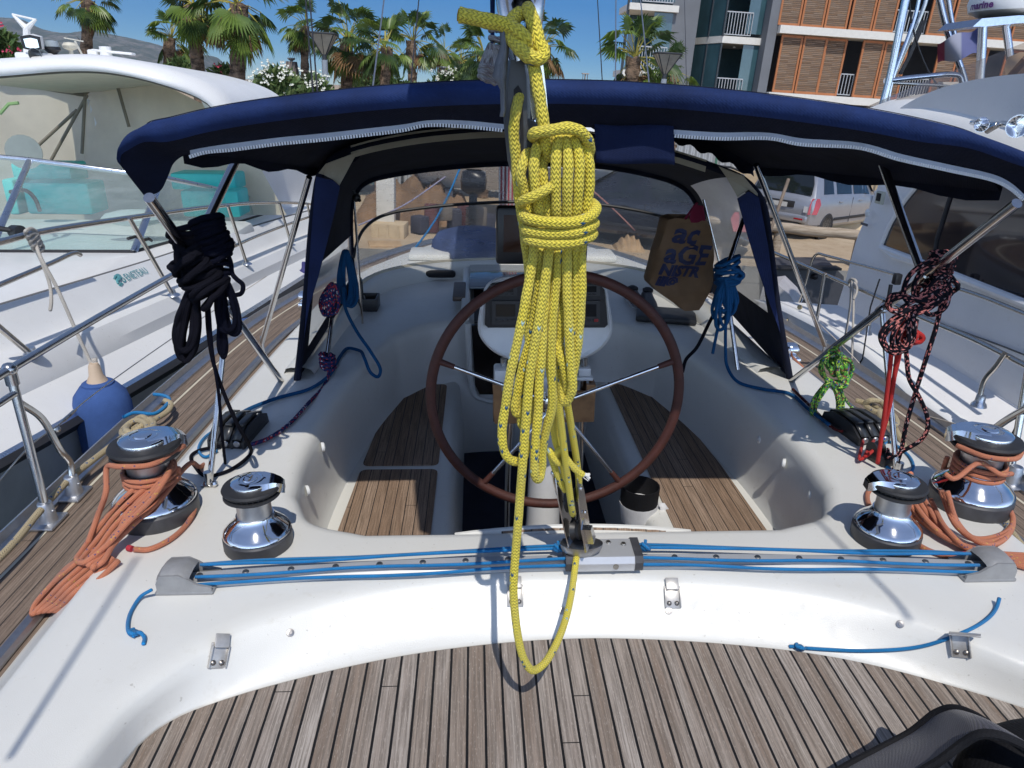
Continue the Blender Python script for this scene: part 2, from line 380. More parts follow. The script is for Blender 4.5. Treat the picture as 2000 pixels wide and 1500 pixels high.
# keys on the right: 0 centre,1 (.62),3 (.875,2.02),7 (.72,3.58),10 centre fwd
side_r=[V(1.33,1.5,0),V(1.33,2.2,0),V(1.30,3.2,0),V(1.26,4.2,0)]
fwd_r=[V(1.26,4.2,0),V(1.13,5.0,0),V(.86,5.7,0),V(.5,6.3,0),V(0,6.6,0)]
side_foot=[V(1.47,1.5,-.15),V(1.465,2.2,-.15),V(1.435,3.2,-.15),V(1.39,4.2,-.15)]
fwd_foot=[V(1.39,4.2,-.15),V(1.24,5.0,-.18),V(.97,5.75,-.22),V(.60,6.4,-.26),V(0,6.75,-.3)]
cut=len(ridge)//2
rc=resample(catmull(ridge,6),161); tc=resample(catmull(teak_arc,6),161)
def seg_rings(sgn):
    """returns well, ridge-side outer, foot samples for one side (sgn=+1 right)"""
    wl=wr if sgn>0 else mirr(wr); w=[V(0,1.795,0)]+wl+[V(0,3.885,0)]
    W=[];O=[];Ft=[]
    half_r=[p for p in (rc[80:] if sgn>0 else list(reversed(rc[:81])))]; half_t=[p for p in (tc[80:] if sgn>0 else list(reversed(tc[:81])))]
    k=44
    W+=resample(catmull([w[0],w[1]],8),n1)[:-1]; O+=resample(half_r[:k],n1)[:-1]; Ft+=resample(half_t[:k],n1)[:-1]
    e=half_r[-1]; et=half_t[-1]
    W+=resample(catmull([w[1],w[2],w[3]],10),n3)[:-1]
    O+=(resample(half_r[k-1:],26)+[V(sgn*1.24,.2,0),V(sgn*1.30,.2,0),V(sgn*1.32,.3,0)]+resample([V(sgn*1.325,.4,0),V(sgn*1.33,1.5,0)],n3-29))[:n3-1]
    Ft+=(resample(half_t[k-1:],26)+[V(sgn*1.24,.19,-.12),V(sgn*1.40,.18,-.14),V(sgn*1.46,.28,-.15)]+resample([V(sgn*1.465,.4,-.15),V(sgn*1.47,1.5,-.15)],n3-29))[:n3-1]
    s=lambda l:[V(sgn*p.x,p.y,p.z) for p in l]
    W+=resample(catmull(w[3:8],10),n4)[:-1]; O+=resample(catmull(s(side_r),8),n4)[:-1]; Ft+=resample(catmull(s(side_foot),8),n4)[:-1]
    W+=resample(catmull(w[7:11],10),n5); O+=resample(catmull(s(fwd_r),8),n5); Ft+=resample(catmull(s(fwd_foot),8),n5)
    return W,O,Ft
WR,OR,FR=seg_rings(1); WL,OL,FL=seg_rings(-1)
Wl=WR+list(reversed(WL[1:-1])); Ol=OR+list(reversed(OL[1:-1])); Fl=FR+list(reversed(FL[1:-1]))
wn=n2(Wl)      # outward normals (counter-clockwise loop)
def woff(d,z): return [p+n*d+V(0,0,z) for p,n in zip(Wl,wn)]
on_=n2(Ol)
def oin(d,z): return [o-n*d+V(0,0,z) for o,n in zip(Ol,on_)]
b=B()
rings=[woff(-.075,-.86),woff(-.07,-.40),woff(-.035,-.335),woff(-.022,-.30),woff(-.012,-.16),woff(-.006,-.06),woff(0,-.034),woff(.012,-.014),woff(.03,-.003),woff(.05,0)]
b.loft(rings,closed=True)
inner=rings[-1]
fx_=[.03+.03*max(0,min(1,(1.7-o.y)/.3))*(1 if abs(o.x)<1.2 else 0) for o in Ol]
def oin2(k,z): return [o-n*(f*k)+V(0,0,z) for o,n,f in zip(Ol,on_,fx_)]
outer=oin2(1.0,0)
orings=[outer,oin2(.55,-.0035),oin2(.22,-.010),oin2(0,-.020)]
rim=orings[-1]; foot=Fl
orings+=[[a.lerp(c,.28)+V(0,0,-.006) for a,c in zip(rim,foot)],[a.lerp(c,.62)+V(0,0,-.008) for a,c in zip(rim,foot)],[a.lerp(c,.90)+V(0,0,-.010) for a,c in zip(rim,foot)],[p+V(0,0,-.004) for p in foot],[p+V(0,0,-.03) for p in foot]]
b.loft(orings,closed=True)
bm=bmesh.new(); vi=[bm.verts.new(p) for p in inner]; vo=[bm.verts.new(p) for p in outer]
for L_ in (vi,vo):
    for k in range(len(L_)): bm.edges.new((L_[k],L_[(k+1)%len(L_)]))
bmesh.ops.triangle_fill(bm,edges=bm.edges[:],use_beauty=True,use_dissolve=False); bm.verts.index_update()
b.add([v.co.copy() for v in bm.verts],[tuple(v.index for v in f.verts) for f in bm.faces]); bm.free()
deck=mk(b,'deck_moulding',[GELG],yacht,auto=60)
from mathutils.bvhtree import BVHTree
DBVH=BVHTree.FromPolygons([tuple(v) for v in b.v],b.f)
def dh(px,py,lift=0.0):
    """point of the deck moulding behind a photo pixel (and its upward normal)"""
    d=ray(px,py).normalized(); h,n,i,dd=DBVH.ray_cast(CAM,d)
    if h is None: return P(px,py,0),V(0,0,1)
    if n.z<0: n=-n
    return h+n*lift,n
# aft deck under the teak, and the teak itself
b=B(); arc=tc; b.poly([p+V(0,0,-.008) for p in arc]+[V(1.2,-.6,ZT-.008),V(-1.2,-.6,ZT-.008)]); mk(b,'aft_deck_base',CAULK,yacht,False)
b=B(); inset=[]
nn=n2(arc,False)
for p,n in zip(arc,nn): inset.append(V(p.x,p.y-.0,ZT)-V(n.x,n.y,0)*(-.006 if n.y<0 else .006))
low=[V(p.x,-.55,ZT) for p in inset]; u=[]; vs=[]; fs=[]
for i,(p,q) in enumerate(zip(inset,low)): vs+=[p,q]; u+=[(p.y,p.x-.012),(q.y,q.x-.012)]
for i in range(len(inset)-1): fs.append((2*i,2*i+1,2*i+3,2*i+2))
b.add(vs,fs,u); mk(b,'aft_deck_teak',TEAKG,yacht,False,label='weathered grey teak planking of the aft deck')
# side decks, toe rails, tracks
toe=[(1.80,-.3),(1.79,.8),(1.775,1.9),(1.765,3.0),(1.70,4.2),(1.56,5.2),(1.32,6.2),(.92,7.2),(.46,7.9),(0,8.2)]
def dz_(y): return -.152-.035*max(0,y-3.8)
footl=[(1.47,-.3),(1.47,.8),(1.47,1.9),(1.45,2.8),(1.395,4.2),(1.24,5.0),(.97,5.75),(.60,6.4),(.3,6.65),(0,6.75)]
for sg in (-1,1):
    A=resample(catmull([V(sg*x,y,dz_(y)) for x,y in toe],8),60); C=resample(catmull([V(sg*(x-.02),y,dz_(y)) for x,y in footl],8),60)
    b=B(); vs=[];u=[];fs=[]
    for i,(p,q) in enumerate(zip(A,C)):
        for k in range(9):
            t=k/8; r=p.lerp(q,t); vs.append(r); u.append((r.y,t*.31+.02))
    for i in range(59):
        for k in range(8): fs.append((i*9+k,i*9+k+1,i*9+10+k,i*9+9+k))
    b.add(vs,fs,u); mk(b,'side_deck_teak',TEAKD,yacht,False)
    b=B(); kl=[p.lerp(q,.22)+V(0,0,.0025) for p,q in zip(A,C)]; kr=[p.lerp(q,.255)+V(0,0,.0025) for p,q in zip(A,C)]; b.loft([kl,kr]); mk(b,'margin_strip',CREAM,yacht,False)
    pr=[(0,0),(0,.045),(-.012,.05),(-.016,.02),(-.05,.012),(-.05,0)]
    b=B(); b.loft([[p+V(sg*(dx+.02),0,dz) for p in A] for dx,dz in pr]); mk(b,'toe_rail',ALU,yacht,auto=30)
    b=B(); 
    tr=[q+V(sg*.045,0,.004) for q in C[6:40]]
    b.loft([[p+V(sg*dx,0,dz) for p in tr] for dx,dz in ((-.02,0),(-.02,.008),(-.012,.018),(.012,.018),(.02,.008),(.02,0))]); mk(b,'genoa_track',ALUD,yacht,auto=30)
    # hull side
    b=B(); b.loft([[p+V(sg*.02,0,.0) for p in A],[p+V(sg*.05,0,-.12) for p in A],[p+V(sg*.03,0,-.7) for p in A],[V(p.x*.96,p.y,-1.8) for p in A],[V(p.x*.7,p.y,-2.6) for p in A]]); mk(b,'hull_side',GEL,yacht,auto=50)
# --- seats ---------------------------------------------------------------------
ZS=-.35
for sg in (-1,1):
    prof=[(1.0,ZS-.004),(.88,ZS-.004),(.85,ZS),(.47,ZS),(.43,ZS+.004),(.405,ZS),(.388,ZS-.02),(.38,ZS-.06),(.365,-.62),(.36,-.86)]
    ys=[1.70,1.9,2.1,2.25,2.4,2.7,3.0,3.3,3.6,3.93]
    b=B(); b.loft([[V(sg*(x+(.05 if (k<2 and x<.5) else 0)),y,z) for x,z in prof] for k,y in enumerate(ys)]); mk(b,'seat_moulding',GEL,yacht,auto=55)
def panel(pts,z,mat,name,vo=0.0,lab=None):
    """teak panel with rounded corners from corner points"""
    out=[]; N=len(pts)
    for i in range(N):
        p=pts[i]; a=pts[i-1]; c=pts[(i+1)%N]; r=min(.035,(p-a).length*.4,(c-p).length*.4)
        s=p+(a-p).normalized()*r; e=p+(c-p).normalized()*r
        for k in range(6):
            t=k/5; out.append(s*(1-t)**2+p*2*t*(1-t)+e*t*t)
    out=[V(p.x,p.y,z) for p in out]; b=B(); n=len(out)
    b.add(out+[p+V(0,0,-.006) for p in out],[tuple(range(n))]+[(k,k+n,(k+1)%n+n,(k+1)%n) for k in range(n)],[(p.y,p.x+vo) for p in out]*2)
    return mk(b,name,mat,yacht,False,label=lab)
zt=ZS+.006
panel([V(-.835,1.86,0),V(-.47,1.86,0),V(-.462,2.775,0),V(-.80,2.775,0)],zt,TEAKS,'seat_teak',.012)
panel([V(-.80,2.815,0),V(-.462,2.815,0),V(-.455,3.76,0),V(-.70,3.76,0),V(-.755,3.60,0)],zt,TEAKS,'seat_teak',.012)
panel([V(-.66,3.79,0),V(-.455,3.79,0),V(-.45,3.87,0),V(-.56,3.87,0)],zt,TEAKS,'seat_teak',.012)
panel([V(.835,1.86,0),V(.815,2.8,0),V(.76,3.55,0),V(.66,3.80,0),V(.475,3.865,0),V(.47,1.86,0)],zt,TEAKS,'seat_teak',.018)
b=B(); b.poly([V(-.6,1.6,-.80),V(.6,1.6,-.80),V(.6,4.0,-.80),V(-.6,4.0,-.80)]); mk(b,'cockpit_sole',simple('navy_mat',(.02,.024,.045),.8,var=.3),yacht,False)
b=B(); b.box((0,1.90,-.46),(.72,.30,.44),bev=.05); mk(b,'helm_seat',GEL,yacht)
b=B(); b.loft([[V(x,1.80+dy,dz-.026*(x/.36)**2) for x in [(-.36+.72*k/16) for k in range(17)]] for dy,dz in ((-.01,-.04),(-.005,-.012),(.004,-.002),(.012,-.001),(.017,-.008),(.020,-.05))]); mk(b,'helm_seat_lip',GEL,yacht)
b=B(); vs=[];u=[]
for k in range(17):
    x=-.22+.5*k/16
    for dy,dz in ((-.0052,-.0115),(.001,-.0055)): vs.append(V(x,1.80+dy,dz-.026*(x/.36)**2)); u.append((1.8+dy,x*1.0))
b.add(vs,[(2*k,2*k+2,2*k+3,2*k+1) for k in range(16)],u); mk(b,'helm_seat_teak',TEAKS,yacht,False)
# bolt caps on the seat backs
def cap(px,py,wall):
    p=wall(px,py); nrm=V(-p.x,(2.9-p.y)*.6,.06).normalized() if abs(p.x)>.6 else V(-p.x*.4,-1,.05).normalized()
    b=B(); b.lathe([(.0,.006),(.005,.006),(.006,.010),(.013,.010),(.018,.006),(.0195,-.004)],p,18,frame_z(nrm)); o=mk(b,'bolt_cap',simple('cap_white',(.74,.75,.73),.35,var=.1),yacht)
for px,py in ((655,818),(630,873),(600,958),(699,737)): cap(px,py,lambda a,c:X(a,c,-.885))
for px,py in ((1388,747),(1457,824),(1484,858),(1531,905),(1584,965)): cap(px,py,lambda a,c:X(a,c,.89))
cap(812,648,lambda a,c:Y(a,c,3.80)); cap(1244,656,lambda a,c:Y(a,c,3.83)); cap(1328,684,lambda a,c:Y(a,c,3.70)); cap(730,676,lambda a,c:Y(a,c,3.62))
# hinge plates and screws on the sloping face
def arcpt(px,py):   # point on the aft face between ridge and teak
    return P(px,py,-.045)
def clip(px,py,tilt,foldout=False):
    p,n=dh(px,py); R=frame_z(n)@rotz(tilt)
    b=B(); b.box(p+R@V(0,0,.002),(.042,.058,.006),R,.0015)
    for sx in (-1,1): b.box(p+R@V(sx*.0195,-.002,.007),(.003,.05,.010),R,.001)
    if foldout: b.box(p+R@V(.012,.030,.018),(.066,.004,.026),R,.001)
    else: b.box(p+R@V(.0,.034,.010),(.034,.032,.004),R@Matrix.Rotation(math.radians(-14),3,'X'),.0015)
    o=mk(b,'latch_plate',simple('plate_steel',(.52,.50,.47),.35,.5,var=.15,scale=60),yacht)
    for sx in (-1,1): b=B(); b.lathe([(0,.006),(.003,.0055),(.0062,.003),(.0068,0)],p+R@V(sx*.010,-.016,.004),12,R); mk(b,'screw',metal('screw_steel',(.28,.26,.24),.35),o)
clip(426,1280,math.radians(14)); clip(1006,1163,0); clip(1313,1166,math.radians(-3)); clip(1876,1260,math.radians(-20),True)
for px,py in ((567,1236),(841,1194),(1306,1193),(1758,1219),(1098,1193)):
    p,n=dh(px,py); b=B(); b.lathe([(0,.007),(.004,.007),(.0045,.004),(.009,.0035),(.010,-.001)],p,14,frame_z(n)); mk(b,'screw',metal('screw_steel2',(.42,.40,.38),.3),yacht)
# companionway, hatch, bulkhead details
b=B(); L0=Y(905,622,3.80); L1=Y(925,772,3.80)
yb=3.787
outl=[(-.315,.0),(-.295,-.36),(-.27,-.42),(.27,-.42),(.295,-.36),(.315,.0)]
b.prism([V(x,yb,z) for x,z in outl],V(0,.02,0)); mk(b,'companionway_dark_panel',simple('opening_black',(.012,.010,.010),.12,var=.2),yacht,False)  # black panel put where the open companionway is dark inside
b=B(); b.tube(catmull([V(-.335,yb,.01),V(-.315,yb,-.35),V(-.28,yb,-.44),V(.28,yb,-.44),V(.315,yb,-.35),V(.335,yb,.01)],6),.018,8); mk(b,'companionway_frame',GEL,yacht)
b=B(); b.box((0,4.22,.004),(.60,.80,.012)); mk(b,'companionway_well',DARK,yacht,False)  # flat dark sheet in place of the unlit companionway opening
b=B(); b.box((0,4.62,.075),(.66,.62,.018),bev=.006); mk(b,'sliding_hatch',simple('smoked_acrylic',(.10,.13,.16),.08,var=.1,coat=.3),yacht)
for sx in (-1,1):
    b=B(); b.box((sx*.35,4.45,.035),(.05,1.2,.07),bev=.012); mk(b,'hatch_runner',GEL,yacht)
b=B(); b.box((-.39,4.28,.062),(.075,.36,.03),bev=.006); mk(b,'hatch_slat',simple('dark_teak',(.10,.07,.055),.5,var=.25,scale=20),yacht)
# raised breakwater that carries the sprayhood
def bw(t,base): 
    return base
bwl=catmull([V(-1.10,3.05,0),V(-1.05,3.9,0),V(-.92,4.55,0),V(-.62,4.86,0),V(-.3,4.97,0),V(0,5.0,0),V(.3,4.97,0),V(.62,4.86,0),V(.92,4.55,0),V(1.05,3.9,0),V(1.10,3.05,0)],6)
bn=n2(bwl,False); hts=[.03+.075*min(1,max(0,(p.y-3.2)/1.3)) for p in bwl]
b=B(); b.loft([[p+n*(-.07)+V(0,0,-.01) for p,n in zip(bwl,bn)],[p+n*(-.055)+V(0,0,h*.8) for p,n,h in zip(bwl,bn,hts)],[p+n*(-.03)+V(0,0,h) for p,n,h in zip(bwl,bn,hts)],[p+n*.03+V(0,0,h) for p,n,h in zip(bwl,bn,hts)],[p+n*.06+V(0,0,h*.7) for p,n,h in zip(bwl,bn,hts)],[p+n*.08+V(0,0,-.01) for p,n in zip(bwl,bn)]]); mk(b,'breakwater',GEL,yacht,auto=60)
b=B(); q=Y(855,563,4.72); b.box((q.x,4.80,.045),(.24,.05,.05),bev=.02); mk(b,'line_port',DARK,yacht)
# foredeck details seen through the clear window
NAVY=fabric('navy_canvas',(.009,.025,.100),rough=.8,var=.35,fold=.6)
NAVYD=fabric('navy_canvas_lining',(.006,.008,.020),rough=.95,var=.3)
b=B(); c0=P(925,478,.06)
b.loft([[V(c0.x+.33*math.cos(a)*s,c0.y+.30*math.sin(a)*s,z) for a in [2*pi*k/16 for k in range(16)]] for s,z in ((1.05,.005),(1.0,.10),(.86,.16),(.5,.19),(.02,.20))],closed=True); mk(b,'hatch_cover',fabric('navy_cover',(.05,.075,.17),rough=.8),yacht)
for k,(px,py) in enumerate(((840,497),(1010,470),(1160,500))):
    q=P(px,py,.02); b=B(); b.box((q.x,q.y,.025),(.32,.30,.05),bev=.02); mk(b,'deck_hatch',GEL,yacht)
# pushpit legs and guard rails
def pole(name,pts,r,mat=STEEL,parent=None,n=6,seg=10,b=None):
    bb=b or B(); bb.tube(catmull(pts,n),r,seg)
    if b is None: return mk(bb,name,mat,parent,auto=50)
def stanch_base(p,parent):
    b=B(); b.box(p+V(0,0,.006),(.075,.105,.012),bev=.005); b.lathe([(.030,.01),(.026,.03),(.023,.075),(.020,.08),(.0,.081)],p,16); b.lathe([(0,.006),(.005,.005),(.006,0)],p+V(.024,-.004,.05),10,frame_z(V(1,-.3,0))); return mk(b,'stanchion_base',ALU,parent)
for sg in (-1,1):
    xs=sg*1.745 if sg<0 else 1.745
    rail=empty('stern_rail',None,None); rail.parent=yacht; rail.location=V(sg*1.70,2.1,-.15)-yacht.location; del rail['_w']
    if sg<0:
        b1=P(97,1022,-.15); b2=P(147,968,-.15); t=X(18,722,b1.x-.03)
        pole('stanchion',[b1+V(0,0,.05),b1.lerp(t,.5),t],.0135,parent=rail)
        k=X(118,880,b1.x-.005)
        pole('stanchion',[b2+V(0,0,.05),X(137,905,b2.x),k,X(82,818,b1.x-.02),X(38,786,b1.x-.03)],.0115,parent=rail)
        pole('top_rail',[t+V(0,-1.6,0),t,V(t.x+.02,t.y+1.2,t.z),V(t.x+.07,t.y+2.0,t.z)],.0135,parent=rail)
        b=B(); b.ball(t,.024,10); b.tube([t+V(0,0,-.05),t],.019,10); mk(b,'joint',STEEL,rail)
        pole('lower_rail',[t+V(0,-1.6,-.07),t+V(.005,-.01,-.075)],.011,parent=rail)
        stanch_base(b1,rail); stanch_base(b2,rail); TL=t; SB=b1
    else:
        b1=X(1968,1055,1.735); b2=X(1905,900,1.735); b1=V(1.735,2.10,-.15); b2=V(1.735,2.27,-.15); t=V(b1.x+.03,b1.y,TL.z)
        pole('stanchion',[X(1955,1010,1.75),X(1990,830,1.77),X(2030,600,1.79)],.0135,parent=rail)
        pole('stanchion',[X(1912,905,1.74),X(1920,870,1.745),X(1938,842,1.75),X(2000,800,1.77),X(2060,770,1.79)],.0145,parent=rail)
        pole('top_rail',[V(1.80,.5,TL.z),V(1.79,2.0,TL.z)],.0135,parent=rail)
        q=X(1955,1015,1.75); stanch_base(V(1.745,q.y,-.15),rail)
# lifelines
b=B(); w0=X(45,805,-1.76); w1=X(480,610,-1.72)
WIRE=metal('wire',(.62,.60,.55),.35)
rope('lifeline',[X(-60,1010,-1.77),X(60,870,-1.765),X(110,833,-1.76)],.0028,WIRE,yacht)
rope('lifeline',[X(110,833,-1.76),X(168,782,-1.755),X(336,661,-1.74),X(520,540,-1.70)],.0024,simple('wire_cover',(.62,.55,.46),.6),yacht)
b=B(); a1=X(110,834,-1.76); a2=X(150,798,-1.757); b.tube([a1,a1.lerp(a2,.3),a1.lerp(a2,.35),a1.lerp(a2,.9),a2],[.004,.004,.007,.006,.003],8); b.ball(X(112,838,-1.76),.012,8); mk(b,'turnbuckle',STEEL,yacht)
rope('lifeline',[X(1600,632,1.76),X(1660,690,1.765),X(1760,790,1.77),X(1890,835,1.775)],.0026,simple('wire_cover',(.62,.55,.46),.6),yacht)
b=B(); a1=X(1862,828,1.772); a2=X(1925,848,1.775); b.tube([a1,a1.lerp(a2,.3),a1.lerp(a2,.5),a2],[.003,.006,.007,.004],8); mk(b,'turnbuckle',STEEL,yacht)
# genoa lead cars, breather vents
for px,py,sg in ((603,668,-1),(1545,690,1)):
    q=X(px,py,sg*1.40); b=B(); b.box((q.x,q.y,-.10),(.07,.13,.05),bev=.012); b.lathe([(.0,.035),(.03,.035),(.04,.02),(.04,-.02),(.03,-.035),(.0,-.035)],(q.x,q.y+.01,-.05),16,frame_z(V(1,0,0))); mk(b,'sheet_lead_block',CHROME,yacht)
# teak cup holder and inner frame
# ================================================================= deck gear of the own yacht
def gpart(b,name,mat,parent,**k): return mk(b,name,mat,parent,**k)
GREYP=simple('grey_skirt',(.055,.055,.06),.5,var=.35,scale=18); SATIN=metal('satin_drum',(.60,.60,.60),.36,.12)
def winch(name,c,s,arm,label,group='deck winches on the cockpit coaming'):
    w=empty(name,label,'winch',c,group); R=rotz(arm)
    def L(prof,nm,mat,seg=40): b=B(); b.lathe([(r*s,z*s) for r,z in prof],c,seg); return mk(b,nm,mat,w,auto=35)
    L([(0,.001),(.092,.001),(.094,.006),(.094,.038),(.090,.043)],'skirt',GREYP)
    L([(.090,.042),(.0925,.046),(.092,.050),(.086,.058),(.072,.072),(.058,.086),(.052,.098),(.051,.102)],'base_flare',CHROME)
    L([(.048,.100),(.0465,.112),(.046,.135),(.048,.150)],'drum',SATIN)
    L([(.047,.149),(.054,.152),(.054,.158),(.05,.160)],'drum_flange',CHROME)
    L([(.05,.158),(.070,.160),(.0765,.1645),(.0755,.171),(.060,.1745),(.060,.177),(.0755,.180),(.0785,.1865),(.075,.1925),(.055,.195)],'self_tailing_jaw',RUBBER)
    b=B()
    for k in range(30):
        a=2*pi*k/30; b.box(V(*c)+V(math.cos(a)*.063*s,math.sin(a)*.063*s,.1755*s),(.012*s,.004*s,.006*s),rotz(a))
    mk(b,'jaw_ribs',RUBBER,w,False)
    L([(.053,.191),(.0545,.197),(.0525,.204),(.047,.208),(.030,.211),(.028,.2095),(.020,.2095),(.018,.213),(.013,.2135)],'cap',CHROME)
    L([(.013,.213),(.012,.203),(.0,.203)],'handle_socket',DARK,8)
    b=B(); cc=V(*c); d=R@V(1,0,0); q=R@V(0,1,0)
    ring=[]
    for t,wd,z0,z1 in ((.0,.048,.196,.211),(.035,.046,.194,.210),(.06,.034,.186,.206),(.078,.026,.172,.198),(.088,.018,.166,.190)):
        o=cc+d*t*s; ring.append([o+q*wd*s+V(0,0,z0*s),o+q*wd*.8*s+V(0,0,z1*s),o-q*wd*.8*s+V(0,0,z1*s),o-q*wd*s+V(0,0,z0*s)])
    b.loft(ring,closed=True); b.poly(ring[-1]); b.poly(ring[0]); mk(b,'feeder_arm',CHROME,w,auto=50); return w
wl1=P(506,1062,0); wr1=P(1727,1052,0); wl2=P(309,1005,-.004); wr2=P(1890,985,-.004)
winch('winch',wl1,1.0,math.radians(12),'bare chrome winch on the left coaming, beside the winch draped in orange rope')
winch('winch',wr1,1.0,math.radians(172),'bare chrome winch on the right coaming, in front of the rope-wound larger winch')
winch('winch',wl2,1.27,math.radians(38),'large chrome winch on the left with orange rope wound round and hanging off it')
winch('winch',wr2,1.27,math.radians(150),'large chrome winch at far right wrapped in coils of orange rope')
# --- mainsheet traveller ----------------------------------------------------------
trav=empty('mainsheet_traveller','curved grey traveller track with moulded end blocks across the white aft coaming','traveller',(0,1.58,0))
TX0,TX1=-1.075,1.125
def ty(x): return 1.607-.058*(x/1.1)**2
xs=[TX0+(TX1-TX0)*k/40 for k in range(41)]
b=B(); pr=[(-.023,0),(-.023,.010),(-.016,.015),(-.014,.026),(.014,.026),(.016,.015),(.023,.010),(.023,0)]
b.loft([[V(x,ty(x)+dy,dz) for x in xs] for dy,dz in pr]); mk(b,'track',simple('track_alloy',(.50,.51,.52),.4,.3,var=.12),trav,auto=30)
for k in range(-9,10):
    x=k*.115+.02; b=B(); b.lathe([(0,.003),(.007,.003),(.009,0)],(x,ty(x),.0262),12); mk(b,'track_bolt',metal('dull_bolt',(.30,.29,.27),.45),trav)
ENDG=simple('end_grey',(.30,.30,.30),.45,.2,var=.15,scale=25)
for sg,xe in ((-1,TX0),(1,TX1)):
    y0=ty(xe); b=B(); out=[(-.030,.004),(-.031,.036),(-.020,.058),(.028,.060),(.052,.046),(.072,.030),(.105,.022),(.105,.004)]
    for yy,th in ((-.042,.007),(.034,.007)): b.prism([V(xe-sg*dx,y0+yy,z) for dx,z in out],V(0,th,0))
    rg=[]
    for y_,dz in ((-.041,-.004),(-.030,.003),(0,.006),(.030,.003),(.041,-.004)): rg.append([V(xe-sg*dx,y0+y_,z+dz) for dx,z in ((-.031,.040),(-.028,.050),(-.018,.059),(.028,.061),(.044,.054),(.052,.046))])
    b.loft(rg); b.box((xe-sg*.035,y0,.005),(.145,.086,.010),bev=.003); b.box((xe+sg*.026,y0,.022),(.010,.078,.034),bev=.003)
    mk(b,'end_block',ENDG,trav,auto=35)
    for z in (.018,.036): b=B(); b.lathe([(.0,-.006),(.024,-.006),(.018,0),(.024,.006),(.0,.006)],(xe-sg*.006,y0-.010,z),20); mk(b,'sheave',BLACKP,trav)
cx=.047; b=B()
car=[(-.046,.014),(-.050,.024),(-.050,.040),(-.040,.056),(.034,.062),(.046,.050),(.046,.014)]
b.prism([V(cx-.082,ty(cx)+y,z) for y,z in car],V(.164,0,0)); mk(b,'car',simple('car_alloy',(.60,.61,.62),.32,.45,var=.1),trav,auto=25)
for sx in (-1,1):
    b=B(); b.prism([V(cx+sx*.082+(0 if sx>0 else -.022),ty(cx)+y*1.04,.002+z*1.02) for y,z in car],V(.022,0,0)); mk(b,'car_end_cap',GREYP,trav,auto=25)
for dx,dy,dz in ((.03,-.052,.032),(.06,.01,.061),(.02,.02,.060)): b=B(); b.lathe([(0,.004),(.006,.004),(.008,0)],(cx+dx,ty(cx)+dy,dz),12,frame_z(V(0,-1,.2)) if dy<0 else None); mk(b,'car_screw',metal('brassy',(.45,.40,.33),.4),trav)
# --- lower mainsheet block --------------------------------------------------------
lb=P(1135,1075,.065); lblk=empty('mainsheet_block','steel mainsheet block with side plates standing on the traveller car','block',lb)
tip=Y(1110,935,1.60)
ax=(tip-lb).normalized(); ux=V(.90,-.42,0); uy=ax.cross(ux).normalized(); ux=uy.cross(ax).normalized()
def LB(x,y,z): return lb+ux*x+uy*y+ax*z
b=B(); b.loft([[lb+V(r*1.15*math.cos(a),r*.62*math.sin(a),z) for a in [2*pi*k/28 for k in range(28)]] for r,z in ((.0,-.012),(.030,-.012),(.046,.004),(.050,.018),(.050,.024),(.044,.022),(.0,.020))],closed=True); mk(b,'swivel_base',metal('swivel_steel',(.42,.42,.43),.35),lblk,auto=40)
for sx in (-1,1):
    b=B(); pl=[(-.026,.012),(-.030,.08),(-.026,.17),(-.012,.225),(.006,.225),(.022,.17),(.028,.08),(.024,.012)]
    o=[LB(sx*(.020+.008*z/.22),y,z) for y,z in pl]; b.prism(o,ux*(sx*.0035)); mk(b,'side_plate',STEEL,lblk,auto=30)
    b=B()
    for z in (.05,.12,.19): b.lathe([(0,.004),(.004,.0035),(.006,0)],LB(sx*.0305,0,z),10,frame_z(ux*sx))
    mk(b,'rivet',STEEL,lblk)
b=B()
for z,r in ((.065,.030),(.155,.034)): b.lathe([(0,-.012),(r,-.012),(r*.78,0),(r,.012),(0,.012)],LB(0,0,z),24,frame_z(ux))
mk(b,'sheave',BLACKP,lblk)
b=B(); b.prism([LB(.032,y,z) for y,z in ((-.05,.03),(-.055,.10),(-.03,.12),(-.01,.06),(-.01,.03))],ux*.004); b.prism([LB(.036,y,z) for y,z in ((-.042,.05),(-.047,.095),(-.03,.10),(-.02,.06))],ux*.02); mk(b,'cam_cleat',STEEL,lblk,auto=30)
b=B(); b.tube(catmull([LB(-.024,0,.20),LB(-.034,-.01,.235),LB(-.036,-.012,.215),LB(-.033,-.008,.17),LB(-.028,-.002,.15)],5),.004,8); b.ball(LB(-.034,-.01,.238),.008,10); mk(b,'becket_shackle',STEEL,lblk)
# --- upper block ------------------------------------------------------------------
uy0=1.24; ub=Y(1020,120,uy0); ublk=empty('boom_block','dark grey double mainsheet block hanging from the boom end','block',Y(1020,360,uy0))
def U(px,py,d=0.0): return Y(px,py,uy0+d)
GREYB=simple('block_shell',(.05,.052,.055),.42,var=.25)
b=B(); ring=[]
for py,xl,xr in ((118,992,1026),(150,986,1034),(200,984,1036),(255,987,1036),(320,994,1034),(362,1006,1030)):
    a=U(xl,py,-.012); c=U(xr,py,-.012); d=V(0,.05,0); ring.append([a,a.lerp(c,.15)+V(0,-.012,0),a.lerp(c,.85)+V(0,-.012,0),c,c+d,a+d])
b.loft(ring,closed=True); b.poly(ring[0]); b.poly(ring[-1]); mk(b,'cheek',GREYB,ublk,auto=50)
b=B(); sl=[U(1003,175,-.0255),U(1012,166,-.0255),U(1019,178,-.0255),U(1022,230,-.0255),U(1023,300,-.0255),U(1016,300,-.0255),U(1008,240,-.0255)]
b.prism(sl,V(0,.003,0)); mk(b,'rope_slot',DARK,ublk,False)
